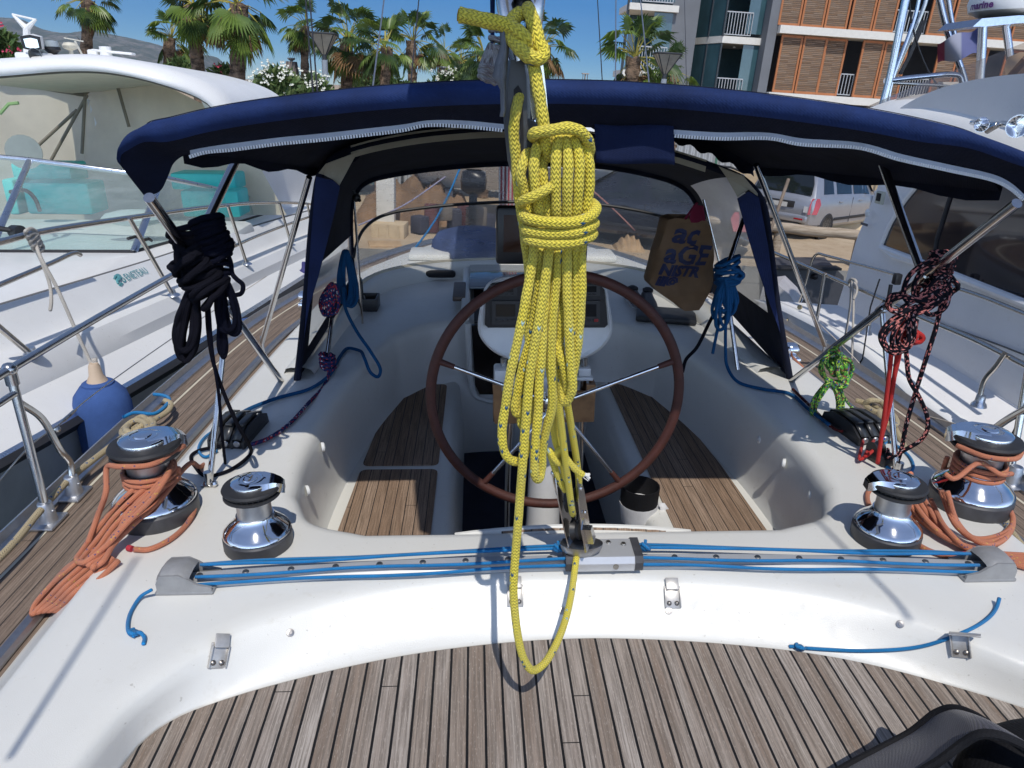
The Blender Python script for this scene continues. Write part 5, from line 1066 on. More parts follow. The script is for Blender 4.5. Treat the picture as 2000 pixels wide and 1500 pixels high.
# --- mooring lines along the toe rails -----------------------------------------------------
ml=empty('mooring_line','tan mooring rope knotted on the left toe rail beside the blue fender','rope',X(270,835,-1.75))
b=B(); b.tube(catmull([P(-60,1146,-.085),P(20,1068,-.085),P(80,996,-.085),P(140,932,-.085),P(190,892,-.085),P(225,865,-.08),P(255,842,-.075),P(280,826,-.07)],7),.0115,10); mk(b,'line',TAN,ml,auto=180)
for k,l in enumerate(([(240,840),(262,822),(285,828),(282,848),(258,852)],[(255,828),(275,815),(292,835),(275,852),(252,845)],[(250,848),(272,836),(290,820),(300,830),(285,846)])):
    b=B(); b.tube(catmull([P(x,y,-.07+.012*i) for i,(x,y) in enumerate(l)],6,closed=True),.0125,10,closed=True); mk(b,'knot',TAN,ml,auto=180)
b=B(); b.tube(catmull([P(285,828,-.07),P(310,815,-.08),P(330,800,-.085),P(333,788,-.085),P(322,782,-.085)],6),.0115,10); mk(b,'line',TAN,ml,auto=180)
b=B(); b.tube(catmull([P(240,815,-.08),P(262,806,-.075),P(300,808,-.08),P(326,790,-.085),P(330,778,-.085),P(318,772,-.085),P(300,770,-.085)],6),.008,8); o=mk(b,'spare_line',BLU,None,auto=180,loc=X(262,806,-1.74)); tag(o,'short bright blue cord lashed beside the tan knot on the left rail','cord')
m2=empty('mooring_line','tan mooring rope running along the right toe rail past the winch','rope',X(1700,800,1.75))
b=B(); b.tube(catmull([P(1672,782,-.08),P(1700,790,-.08),P(1730,808,-.08),P(1755,850,-.085),P(1785,905,-.085),P(1830,955,-.085),P(1880,985,-.085),P(1945,1000,-.085),P(1975,1040,-.085),P(2040,1120,-.085)],7),.012,10); mk(b,'line',TAN,m2,auto=180)
for l in ([(1690,790),(1715,805),(1730,800),(1720,785),(1700,782)],[(1720,800),(1745,812),(1748,830),(1730,826)]): b=B(); b.tube(catmull([P(x,y,-.075+.008*i) for i,(x,y) in enumerate(l)],6,closed=True),.012,10,closed=True); mk(b,'knot',TAN,m2,auto=180)
b=B(); b.tube(catmull([X(1662,780,1.73),X(1680,770,1.735),X(1700,778,1.74),X(1690,786,1.735),X(1670,784,1.73)],6,closed=True),.016,8,closed=True); o=mk(b,'spare_line',BLU,None,auto=180,loc=X(1662,780,1.73)); tag(o,'thick bright blue cord bunched on the right rail next to the mooring rope','cord')
b=B(); l=[P(1722,880,.006),P(1735,862,.006),P(1748,868,.006),P(1775,890,.006),P(1784,912,.006),P(1770,926,.006),P(1745,920,.006),P(1722,900,.006)]; b.tube(catmull(l,6,closed=True),.0048,8,closed=True); o=mk(b,'spare_line',BLU,None,auto=180,loc=l[5]); tag(o,'blue cord lying in a loop on the right coaming behind the strut','cord')
b=B(); b.tube(catmull([P(455,828,.01),P(420,840,.01),P(396,858,.01),P(388,880,.01),P(402,892,.01),P(424,880,.01)],6),.0048,8); b.tube(catmull([P(455,828,.01),P(500,790,-.04),P(560,722,-.05),P(600,690,-.05)],6),.005,8); o=mk(b,'spare_line',BLU,None,auto=180,loc=P(402,892,.01)); tag(o,'blue line running aft along the left coaming past the clutch','cord')
b=B(); b.tube(catmull([P(1560,745,-.03),P(1620,800,-.03),P(1660,835,-.02)],6),.005,8); o=mk(b,'spare_line',BLU,None,auto=180,loc=P(1620,800,-.03)); tag(o,'blue line on the right coaming running to the green rope clutch','cord')
b=B(); b.tube(catmull([P(1548,760,.01),P(1590,800,.01),P(1630,838,.02),P(1645,842,.03)],6),.006,8); o=mk(b,'flecked_line',ropemat('dark_red_fleck',(.16,.02,.02),(((.02,.02,.02),.3),((.5,.45,.4),.08)),cols=8,k=150),None,auto=180,loc=P(1590,800,.01)); tag(o,'dark red flecked line entering the right rope clutch','rope')
# grey coil and webbing tangle beside the boom block, shrouds and stays
gc=empty('grey_rope_coil','pale grey rope coil hanging beside the boom block above the awning','rope',Y(955,155,1.5))
loopset(Y(964,92,1.5),Y(954,156,1.5),.014,8,.1,.0065,GRYR,gc,spread=.012,seed=61); turns(Y(957,145,1.49),V(.1,0,1),.019,4,.0055,GRYR,gc,.016,seed=62); turns(Y(968,66,1.5),V(0,0,1),.010,4,.005,GRYR,gc,.05,seed=63)
wbk=empty('frayed_strap','torn grey canvas strap hanging down beside the boom block','strap',Y(980,225,1.2))
b=B(); b.loft([[Y(x0,y,1.2),Y((x0+x1)/2,y,1.185),Y(x1,y,1.2)] for y,x0,x1 in ((60,978,990),(90,980,992),(120,970,990),(150,964,988),(160,972,986),(175,979,986),(215,980,986),(228,978,984))]); mk(b,'cloth',fabric('grey_canvas',(.20,.21,.23)),wbk,auto=180,thick=.004)
b=B(); b.loft([[Y(x0,y,5.2),Y(x1,y,5.2)] for y,x0,x1 in ((-20,957,967),(60,958,966),(110,958,965))]); o=mk(b,'navy_strap',NAVY,None,auto=180,thick=.02,loc=Y(962,110,5.2)); tag(o,'narrow navy strap hanging against the sky left of the boom block','strap')
def stay(p,q,r,mat,lab,y0s,y1s): 
    b=B(); a=Y(*p,y0s); c=Y(*q,y1s); d=(a-c).normalized(); b.tube([c,a,a+d*3],r,6); o=mk(b,'rigging_wire',mat,None,loc=c); tag(o,lab,'rigging wire','rigging wires in front of the sky')
DW=simple('dark_wire',(.025,.026,.03),.5,var=.1); LW=metal('pale_wire',(.60,.60,.60),.35)
stay((597,0),(612,190),0.0064,DW,'thick black rigging wire at the left, outer one of a close pair',6.3,5.2); stay((605,0),(621,190),0.0064,DW,'thick black rigging wire at the left, inner one of a close pair',6.3,5.2)
stay((750,0),(727,178),0.0056,LW,'pale rigging wire crossing the palms on the left',6.3,5.2); stay((818,0),(801,175),0.0049,DW,'thin black rigging wire left of the yellow rope end',6.3,5.2)
stay((1167,0),(1177,170),0.0041,DW,'black rigging wire just right of the yellow rope against the sky',6.3,5.2); stay((1203,0),(1202,170),0.0049,LW,'pale vertical rigging wire right of the black one',6.3,5.2); stay((1251,0),(1269,175),0.0049,LW,'pale rigging wire crossing the palm before the grey wall',6.3,5.2); stay((1337,0),(1341,175),0.0023,DW,'hair-thin dark wire in front of the grey building wall',6.3,5.2)
# lines on the foredeck seen through the window
for l,m_,r,lab in (([(765,540),(850,430),(905,310),(920,250)],BLU,.008,'blue line rising from the foredeck behind the clear window'),([(700,440),(790,400),(870,345)],simple('mauve_line',(.30,.28,.38),.8),.006,'mauve line slanting across the left of the clear window'),([(1155,370),(1200,410),(1240,450)],simple('pink_line',(.55,.25,.2),.8),.006,'faded pink line behind the clear window right of the rope')):
    b=B(); b.tube(catmull([Y(x,y,5.6+.2*i) for i,(x,y) in enumerate(l)],5),r,7); o=mk(b,'deck_line',m_,None,auto=180,loc=Y(*l[0],5.6)); tag(o,lab,'rope')
b=B(); b.loft([[Y(x,y,6.0+.02*math.sin(x*1.3)) for x in range(975,1012,3)] for y in (300,360,420,480)])
g=NG('striped_cloth'); s=g.sep(g.co()); st=g.m_('GREATER_THAN',g.m_('SINE',g.m_('MULTIPLY',s[0],210.0)),.1); g.set(Base_Color=g.mix(st,(.42,.40,.38),(.36,.035,.05)),Roughness=.85)
o=mk(b,'striped_cloth',g.m,None,auto=180,loc=Y(990,480,6.0),thick=.01); tag(o,'red and white striped cloth hanging at the mast behind the display','cloth')
# split backstay: its legs pass behind the camera and shade the coaming
SD=HR.transposed()@V(math.sin(SUN_AZ)*math.cos(SUN_EL),-math.cos(SUN_AZ)*math.cos(SUN_EL),math.sin(SUN_EL))
for a_,c_ in (((268,1088),(20,1478)),((1592,1012),(1782,1205))):
    A_=P(*a_,0); C_=P(*c_,0); b=B(); b.tube([C_+SD*((C_.y+.02)/-SD.y)*1.0,A_+SD*((A_.y+.25)/-SD.y)],.0065,8); mk(b,'backstay',WIRE,yacht)
# ================================================================= neighbouring boats (yacht frame; settled into the world at the end)
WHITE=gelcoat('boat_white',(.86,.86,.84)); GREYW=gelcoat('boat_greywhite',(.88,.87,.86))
BEIGE=fabric('beige_canvas',(.82,.76,.60),rough=.9,var=.08,fold=.25,fscale=2.0,trans=.45); HEAD=simple('headliner',(.78,.72,.58),.8,var=.08)
TURQ=simple('turquoise_vinyl',(.06,.62,.56),.45,var=.10); WGL=glass('windscreen_glass',(.80,.92,.90),rough=.03,haze=.28,hazecol=(.55,.62,.60))
SALU=metal('frame_alloy',(.62,.66,.72),.25,.1); RAIL=metal('rail_steel',(.60,.56,.50),.16,.12)
def pl(pts,x,n=40):   # pixel polyline on a plane x=const (or per-point x) -> resampled 3-D line
    return resample(catmull([X(p[0],p[1],p[2] if len(p)>2 else x) for p in pts],6),n)
mb=empty('motor_cruiser','white motor cruiser with hardtop and turquoise seats moored on the left','motorboat',(-3.4,6,-2.2))
T0=pl([(-120,758),(0,705),(77,676),(350,564),(480,512),(570,474),(660,440)],-2.46); T1=pl([(-120,815),(0,768),(343,606),(590,490),(680,450)],-2.37)
T1b=pl([(-120,845),(0,792),(343,628),(590,506),(680,464)],-2.36); T3=pl([(-120,950),(0,886),(330,698),(590,538),(680,482)],-2.18)
T3b=pl([(-120,962),(0,897),(330,708),(590,546),(680,488)],-2.16); T4=pl([(-120,985),(0,918),(330,727),(590,560),(680,500)],-2.16); T5=pl([(-120,990),(0,925),(330,733),(590,565),(680,504)],-2.2)
b=B(); b.loft([T0,[p.lerp(q,.15)+V(.02,0,0) for p,q in zip(T0,T1)],T1,T1b,[p.lerp(q,.5) for p,q in zip(T1b,T3)],T3]); mk(b,'topsides',WHITE,mb,auto=25)
b=B(); b.loft([T3,T3b]); mk(b,'rub_strake_trim',SALU,mb); b=B(); b.loft([T3b,[p.lerp(q,.5)+V(.03,0,0) for p,q in zip(T3b,T4)],T4,T5]); mk(b,'rub_strake',RUBBER,mb)
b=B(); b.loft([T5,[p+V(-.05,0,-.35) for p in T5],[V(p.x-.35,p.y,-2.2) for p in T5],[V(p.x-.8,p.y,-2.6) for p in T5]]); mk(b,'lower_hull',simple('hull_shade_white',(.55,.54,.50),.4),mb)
C2=pl([(-120,742),(0,692),(77,664),(350,556),(480,505),(570,468),(660,436)],-2.56); C0=pl([(-120,632),(0,596),(294,508),(420,466),(560,424),(660,398)],-2.72)
C0b=pl([(-120,628),(0,592),(294,505),(420,463),(560,421),(660,396)],-2.76)
c0_=X(262,494,-2.88); cl=Y(-40,493,c0_.y-.15)
Cw=resample([Y(-150,494,c0_.y-.35),cl,c0_,X(400,456,-2.95),X(535,414,-3.02),X(650,385,-3.1)],40)
b=B(); b.loft([T0,[p.lerp(q,.5)+V(0,0,.02) for p,q in zip(T0,C2)],C2]); mk(b,'side_deck',WHITE,mb)
b=B(); b.loft([C2,[p.lerp(q,.5) for p,q in zip(C2,C0)],C0]); mk(b,'coachroof_side',WHITE,mb)
b=B(); b.loft([C0,[p+V(-.015,0,-.006) for p in C0],C0b]); mk(b,'groove',simple('groove_grey',(.12,.12,.12),.7),mb,auto=30)
b=B(); b.loft([C0b,[p.lerp(q,.5)+V(0,0,.03) for p,q in zip(C0b,Cw)],Cw]); b.loft([Cw,[p+V(-.05,.06,-.02) for p in Cw],[p+V(-1.8,.4,-.06) for p in Cw]]); mk(b,'coachroof',WHITE,mb,auto=40)
# windscreen
wt=[Y(-150,296,6.55),Y(-40,303,6.62),Y(58,312,6.68),X(316,346,-3.02),X(430,370,-3.03),X(535,399,-3.06)]
wb_=[Y(-150,490,c0_.y-.33),Y(-60,491,c0_.y-.15),Y(-20,491,c0_.y-.1),c0_+V(0,0,.01),X(400,454,-2.955),X(535,412,-3.02)]
b=B()
for i in range(5): b.add([wt[i],wt[i+1],wb_[i+1],wb_[i]],[(0,1,2,3)])
mk(b,'windscreen',WGL,mb,False)
b=B(); b.tube(wt,.022,8); mk(b,'windscreen_rail',SALU,mb,auto=50)
b=B(); b.tube(wb_,.014,6); mk(b,'windscreen_gasket',RUBBER,mb)
for i in (2,3): b=B(); b.tube([wt[i],wb_[i]],.030,8,flat=.5); mk(b,'mullion',SALU,mb)
# cockpit inside
b=B(); b.box(Y(80,440,7.0)+V(0,.3,-.25),(3.4,1.4,.3),bev=.08); mk(b,'dashboard',simple('dash_white',(.62,.64,.62),.5),mb)
b=B(); q=Y(265,425,6.6); b.ball(q,.2,12,(1.5,1,.35)); mk(b,'dash_pod',simple('dash_white',(.62,.64,.62),.5),mb)
for (x0,y0,x1,y1,yy,nm) in ((18,318,142,356,8.6,'seat_back'),(40,356,182,420,8.2,'seat_base'),(0,350,40,420,8.3,'seat_base'),(330,338,462,372,8.4,'seat_back'),(350,372,470,425,8.1,'seat_base')):
    a=Y(x0,y0,yy); c=Y(x1,y1,yy); b=B(); b.box(((a.x+c.x)/2,yy+.2,(a.z+c.z)/2),(c.x-a.x,.4,a.z-c.z),bev=.03); mk(b,nm,TURQ,mb)
b=B(); b.tube(catmull([Y(20,375,6.9),Y(50,372,6.85),Y(68,388,6.8),Y(78,412,6.75)],5),.018,8); mk(b,'helm_wheel',BLACKP,mb)
b=B(); b.lathe([(0,.05),(.045,.05),(.05,-.05),(0,-.05)],Y(34,452,5.6),14,frame_z(V(.8,-.5,.1))); b.tube([Y(-40,440,5.5),Y(34,452,5.6)],.02,8); mk(b,'horn',BLACKP,mb)
for l in ([(250,466),(264,462),(272,465)],[(278,470),(290,466),(296,470)]): b=B(); b.tube([X(x,y,-2.86) for x,y in l],.012,6); mk(b,'wiper',BLACKP,mb)
# hardtop
ht=[(-160,132),(0,121),(120,114),(200,118),(330,146),(398,172),(440,203),(462,238)]; hb=[(-160,160),(0,149),(140,139),(220,143),(320,166),(396,196),(424,222),(436,245)]
A=resample(catmull([Y(x,y,7.2+.002*max(0,x-300)) for x,y in ht],6),36); C=resample(catmull([Y(x,y,7.14+.002*max(0,x-300)) for x,y in hb],6),36)
b=B(); b.loft([[p+V(-.1,2.8,-.02) for p in A],[p+V(0,.22,.045) for p in A],[p+V(0,.08,.03) for p in A],[p+V(0,.01,0) for p in A],[p.lerp(q,.4)+V(0,-.05,0) for p,q in zip(A,C)],[p.lerp(q,.8)+V(0,-.03,0) for p,q in zip(A,C)],C,[p+V(0,.10,.015) for p in C]]); mk(b,'hardtop',WHITE,mb,auto=60)
b=B(); b.tube([p+V(0,.03,-.004) for p in C],.012,6); mk(b,'hardtop_seal',simple('seal_olive',(.12,.11,.085),.7),mb)
b=B(); b.loft([[p+V(0,.05,.0) for p in C],[p+V(0,1.2,-.02) for p in C],[p+V(0,2.6,-.10) for p in C]]); mk(b,'headliner',HEAD,mb)
leg=[(402,176),(440,203),(468,236),(500,262),(598,285),(640,340),(700,430),(560,412),(535,398),(500,330),(470,282),(436,244),(420,215)]
b=B(); b.prism([X(x,y,-3.08) for x,y in leg],V(-.10,0,0)); mk(b,'arch_leg',WHITE,mb,False)
b=B(); b.box(X(512,322,-3.06),(.03,.16,.14),bev=.01); o=mk(b,'side_light',simple('light_cream',(.6,.55,.42),.4),mb); b=B(); b.box(X(516,322,-3.05),(.04,.08,.09)); mk(b,'red_lens',simple('red_lens',(.35,.01,.03),.2),o,False)
# canvas enclosure behind
def curtain(pts0,pts1,y0,nm,n=24,amp=.03):
    b=B(); rows=[]
    for j in range(13):
        t=j/12; rows.append([Y(p[0]+(q[0]-p[0])*t,p[1]+(q[1]-p[1])*t,y0(p[0])+amp*math.sin(p[0]*.05+3*t)) for p,q in zip(pts0,pts1)])
    b.loft(rows); return mk(b,nm,BEIGE,mb,auto=180)
curtain([(-120,150),(-40,152),(14,158),(90,172),(160,183),(172,186)],[(-120,470),(-40,460),(30,440),(80,440),(120,430),(160,430)],lambda x:9.8,'aft_curtain')
curtain([(170,186),(186,168),(230,160),(330,170),(420,215),(470,260)],[(160,440),(190,430),(240,430),(330,430),(440,420),(560,420)],lambda x:9.8-.003*max(0,x-180),'side_curtain')
b=B(); b.tube([Y(-30,148,9.75),Y(14,158,9.75),Y(90,172,9.75),Y(162,184,9.75),Y(186,167,9.7),Y(300,160,9.5)],.03,8); mk(b,'canopy_bow',simple('bow_tan',(.23,.20,.145),.6),mb)
for l in ([(170,186),(100,312)],[(228,163),(252,248)],[(166,190),(160,300)],[(150,215),(66,292)]): b=B(); b.tube([Y(x,y,9.5) for x,y in l],.020,8); mk(b,'canopy_pole',simple('bow_tan',(.23,.20,.145),.6),mb)
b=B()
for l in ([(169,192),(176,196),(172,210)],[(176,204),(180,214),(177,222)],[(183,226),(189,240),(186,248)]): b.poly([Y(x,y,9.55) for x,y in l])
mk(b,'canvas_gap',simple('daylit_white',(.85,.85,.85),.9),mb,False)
b=B(); b.tube([Y(0,222,6.6),Y(17,203,6.6),Y(36,201,6.6)],.014,6); mk(b,'green_strap',simple('green_strap',(.25,.40,.16),.7),mb)
b=B(); b.lathe([(.0,0),(.16,0),(.16,.01),(0,.01)],Y(47,297,7.4),20,frame_z(V(.2,-1,0))); mk(b,'porthole_patch',simple('patch_grey',(.28,.32,.30),.6),mb)
# rails
def rail(l,x,r,nm='rail'): b=B(); b.tube(catmull([X(p[0],p[1],p[2] if len(p)>2 else x) for p in l],6),r,10); return mk(b,nm,RAIL,mb,auto=50)
rail([(-90,492),(0,473),(65,456),(250,426),(430,402),(520,396),(600,398),(660,408)],-2.45,.0165,'top_rail'); rail([(430,494),(500,462),(612,421),(690,398)],-2.45,.0155,'lower_rail')
for l in ([(252,425),(338,577)],[(445,402),(482,516)],[(546,397),(569,479)],[(-60,590),(63,694)],[(600,398),(612,455)]): rail(l,-2.42,.0145,'rail_post')
rail([(-80,590),(0,556),(100,514),(148,494),(157,498)],-2.70,.014,'grab_rail')
for px,py in ((338,577),(482,516),(569,479),(63,694)): b=B(); b.lathe([(.05,0),(.04,.012),(.022,.02),(.02,.04),(0,.04)],X(px,py,-2.42),14); mk(b,'post_foot',SALU,mb)
# name on the side
from mathutils.bvhtree import BVHTree as _BV
sdv=[C2[k] for k in range(40)]+[C2[k].lerp(C0[k],.5) for k in range(40)]+[C0[k] for k in range(40)]; SBV=_BV.FromPolygons([tuple(v) for v in sdv],[(r*40+k,r*40+k+1,r*40+41+k,r*40+40+k) for r in (0,1) for k in range(39)])
def sh_(px,py):
    d=ray(px,py).normalized(); h,n,i,dd=SBV.ray_cast(CAM,d); n=n if n.x>0 else -n; return h+n*.004,n
o,n_=sh_(240,553); xd=(sh_(284,536)[0]-o).normalized(); ud=n_.cross(xd).normalized(); ud=ud if ud.z>0 else -ud
b=B(); text_builder('B',.118,o,xd,ud,.0,b=b); text_builder('ENETEAU',.090,o+xd*.082,xd,ud,.0,b=b); k_=1.15*(sh_(284,536)[0]-o).length/max((v-o).dot(xd) for v in b.v); b.v=[o+xd*((v-o).dot(xd)*k_)+ud*((v-o).dot(ud)*k_) for v in b.v]; b.v=[v+n_*.003 for v in b.v]; mk(b,'lettering',simple('teal_letter',(.10,.32,.35),.5),mb,False)
b=B(); hc=lambda x,y: sh_(x,y)[0]
b.tube(catmull([hc(224,541),hc(228,539),hc(231,545),hc(228,550),hc(230,555)],5),[.010]*6+[.014]*9+[.008]*6,6); b.tube([hc(232,558),hc(236,553)],.005,5); b.tube([hc(235,559),hc(239,554)],.005,5); b.tube([hc(224,541),hc(222,545)],.006,5); mk(b,'seahorse_mark',simple('teal_letter',(.10,.32,.35),.5),mb)
# things on the hardtop
def G(px,py,d=7.4): return Y(px,py,d)
sl=empty('searchlight','white searchlight with a black rim and mirrored face on the hardtop','searchlight',G(66,112))
b=B(); b.loft([[G(x,y,7.35+dd) for x,y in sc] for dd,sc in ((0,[(41,71),(60,68),(78,72),(82,96),(64,99),(48,95)]),(.10,[(44,69),(64,66),(83,71),(87,96),(66,98),(50,95)]),(.3,[(55,72),(66,70),(80,74),(82,92),(68,94),(58,91)]))],closed=True); mk(b,'housing',WHITE,sl,auto=60)
b=B(); b.prism([G(x,y,7.345) for x,y in [(41,71),(60,68),(78,72),(82,96),(64,99),(48,95)]],V(0,-.02,0)); o=mk(b,'bezel',BLACKP,sl,False)
b=B(); b.prism([G(x,y,7.322) for x,y in [(46,76),(60,74),(73,77),(77,93),(64,95),(51,92)]],V(0,-.004,0)); mk(b,'lens',metal('mirror_lens',(.8,.84,.9),.08,.02),sl,False)
b=B(); b.box(G(68,110,7.45),(.26,.2,.06),bev=.02); b.tube([G(68,110,7.45),G(68,96,7.45)],.04,10); mk(b,'stand',WHITE,sl)
hn=empty('boat_horn','round dark-mouthed horn below the searchlight on the hardtop','horn',G(70,113,7.3)); b=B(); b.lathe([(.0,-.02),(.02,0),(.03,.10),(.055,.17),(.052,.17),(.022,.08),(0,.06)],G(82,104,7.42),16,frame_z(G(70,106,7.28)-G(82,104,7.42))); mk(b,'trumpet',metal('horn_grey',(.4,.4,.4),.3),hn)
aw=empty('antenna_frame','white Y-shaped aerial frame standing behind the searchlight','aerial',G(53,110,7.9)); b=B(); b.tube([G(53,112,7.9),G(52,56,7.9)],.032,8); b.tube([G(52,56,7.9),G(25,29,7.9)],[.03,.012],8); b.tube([G(52,56,7.9),G(70,38,7.9)],[.03,.012],8); b.tube([G(24,28,7.9),G(71,39,7.9)],.010,8); mk(b,'mast_frame',WHITE,aw)
nl=empty('anchor_light','grey ribbed navigation light on a black base on the hardtop','light',G(106,112,7.6)); b=B(); b.lathe([(0,.05),(.05,.045),(.06,.0),(.058,-.02)],G(102,90,7.6),16); mk(b,'lens',simple('lens_grey',(.35,.40,.43),.3),nl); b=B(); b.lathe([(.07,.015),(.072,-.01),(.03,-.05),(.03,-.14),(0,-.14)],G(102,95,7.6),16); mk(b,'base',BLACKP,nl)
gp_=empty('gps_mushroom','white mushroom-shaped aerial on the hardtop','aerial',G(137,113,7.8)); b=B(); b.lathe([(0,.045),(.05,.038),(.07,.012),(.06,-.012),(.018,-.03),(.018,-.14),(.03,-.16)],G(137,92,7.8),16); mk(b,'dome',simple('dome_cream',(.66,.62,.50),.4),gp_)
tv=empty('open_array_radar','flat white radar bar on a pedestal at the right end of the hardtop gear','radar',G(208,118,8.2)); b=B(); b.box(G(222,102,8.2),(.40,.10,.025),Matrix.Rotation(.07,3,'Y'),.01); mk(b,'bar',WHITE,tv); b=B(); b.lathe([(.055,.09),(.06,-.09),(0,-.09)],G(208,110,8.2),14); mk(b,'pedestal',WHITE,tv); b=B(); b.box(G(184,106,8.2),(.10,.1,.09),bev=.02); b.tube([G(190,106,8.2),G(196,116,8.2)],.012,6); mk(b,'side_lamp',WHITE,tv)
wv=empty('thin_aerial','thin brass aerial leaning behind the mushroom aerial','aerial',G(163,112,8.0)); b=B(); b.tube([G(163,112,8.0),G(146,80,8.0)],.010,6); b.tube([G(125,74,8.0),G(163,81,8.0)],.006,6); mk(b,'rod',simple('aerial_white',(.6,.58,.5),.5),wv)
# fender and its rope
def fender(nm,lab,c,r,h,mat,neck,grp=None):
    f=empty(nm,lab,'fender',c,grp); b=B(); b.lathe([(0,0),(r*.5,.01),(r*.85,.05*h),(r,.16*h),(r,.78*h),(r*.9,.88*h),(r*.62,.965*h),(r*.55,.97*h),(r*.55,.985*h),(r*.45,h),(0,h)],c,28); mk(b,'sleeve',mat,f)
    b=B(); b.lathe([(r*.36,h),(r*.24,h+.03),(r*.20,h+.075),(r*.15,h+.09),(0,h+.09)],c,16); mk(b,'neck',neck,f); b=B(); b.ball(c+V(0,-r*.14,h+.06),.009,8); mk(b,'eye',DARK,f); return f
FB=fabric('blue_fleece',(.05,.105,.29),rough=.95,var=.18,weave=300,fold=.1); ft=X(190,744,-2.10); fbm=X(215,885,-2.10)
fender('fender','fat blue fleece-covered fender hanging on the left beside the cruiser hull',V(ft.x,ft.y,fbm.z-.18),.128,ft.z-fbm.z+.18,FB,simple('neck_cream',(.55,.42,.30),.6),'fenders between the boats')
fr_=empty('fender_rope','pale rope tied to the cruiser rail and holding the blue fender','rope',X(190,742,-2.1))
for l,x1 in (([(66,457),(78,500),(110,560),(150,650),(180,715),(188,735)],-2.12),([(60,455),(72,490),(85,520),(98,560),(100,590),(98,606)],-2.35)): b=B(); b.tube(catmull([X(x,y,-2.43+(x1+2.43)*i/(len(l)-1)) for i,(x,y) in enumerate(l)],6),.0085,8); mk(b,'strand',WHT,fr_,auto=180)
for k in range(4): b=B(); b.tube(catmull([X(50+5*k,452+9*k,-2.40),X(62+5*k,447+9*k,-2.40),X(72+4*k,456+9*k,-2.40),X(64+4*k,465+9*k,-2.40),X(54+4*k,460+9*k,-2.42)],5,closed=True),.0095,8,closed=True); mk(b,'knot',WHT,fr_,auto=180)
b=B(); b.tube(catmull([X(184,700,-2.1),X(188,722,-2.1),X(192,740,-2.1)],5),.013,8); mk(b,'knot',WHT,fr_,auto=180)
q=X(597,556,-2.2); fender('fender','purple-blue fender far forward between the two hulls on the left',V(q.x,q.y,q.z-.25),.11,.42,simple('purple_fender',(.04,.04,.17),.5),simple('purple_fender',(.04,.04,.17),.5),'fenders between the boats')
q=X(487,638,-1.98); b=B(); b.lathe([(0,.05),(.09,.045),(.13,.02),(.14,-.04),(.10,-.09),(0,-.1)],q,20); o=mk(b,'round_fender',FB,None,loc=q+V(0,0,-.1)); tag(o,'low blue and cream round fender squeezed beside the left rail','fender')
rope('tie_rope',[X(362,742,-1.92),X(358,752,-1.9),X(345,775,-1.9)],.006,WHT,None,'short pale lashing hanging outside the left toe rail','rope')
# tan awning of a boat beyond
aw2=empty('tan_awning','tan boat awning bulging behind the cruiser hardtop','awning',Y(480,195,12.5)); b=B(); ring=[]
for t in range(9):
    u=t/8; ring.append([Y(410+128*u+dx*.0,190-32*math.sin(pi*min(1,.35+u*.65))*(1-.25*u)+dy,12.5+dd) for dx,dy,dd in ((0,8,0),(0,0,.1),(0,-4,.5),(0,0,1.6))])
b.loft(ring); mk(b,'canvas',simple('tan_canvas',(.60,.42,.27),.85,var=.15,scale=3),aw2,auto=180); b=B(); b.loft([[Y(440,196,12.5),Y(536,186,12.5)],[Y(450,204,12.55),Y(530,194,12.55)]]); mk(b,'side_panel',simple('panel_grey',(.3,.3,.32),.7),aw2)
# ---------------------------------------------------------------- flybridge boat on the right
fbt=empty('flybridge_boat','pale grey-white flybridge motorboat with dark side windows moored on the right','motorboat',(3.6,6,-2.2))
R0=pl([(1500,588),(1540,604),(1640,656),(1700,694),(1800,782),(1900,866),(1995,962),(2120,1080)],2.62); R0b=pl([(1500,596),(1540,613),(1640,666),(1700,705),(1800,795),(1900,880),(1995,976),(2120,1094)],2.60)
R1=pl([(1500,640),(1540,658),(1600,694),(1700,784),(1800,872),(1860,928),(1990,1052),(2120,1180)],2.58)
Ri=pl([(1500,580),(1540,594),(1640,641),(1750,700),(1800,738),(1900,812),(1995,898),(2120,1010)],2.80)
b=B(); b.loft([Ri,[p.lerp(q,.8)+V(0,0,.02) for p,q in zip(Ri,R0)],R0,R0b]); mk(b,'bulwark_top',WHITE,fbt,auto=40)
b=B(); b.loft([R0b,[p.lerp(q,.5)+V(.02,0,0) for p,q in zip(R0b,R1)],R1]); mk(b,'topsides',GREYW,fbt)
R1b=[p+V(-.008,0,-.035) for p in R1]; b=B(); b.loft([R1,[p+V(-.012,0,-.004) for p in R1],[p+V(-.012,0,-.03) for p in R1],R1b]); mk(b,'blue_stripe',simple('stripe_blue',(.03,.10,.36),.4),fbt,auto=30)
b=B(); b.loft([R1b,[p+V(.02,0,-.15) for p in R1b],[V(p.x+.2,p.y,-1.6) for p in R1b],[V(p.x+.7,p.y,-2.5) for p in R1b]]); mk(b,'navy_hull',simple('hull_navy',(.012,.022,.065),.22,var=.2,coat=.4),fbt)
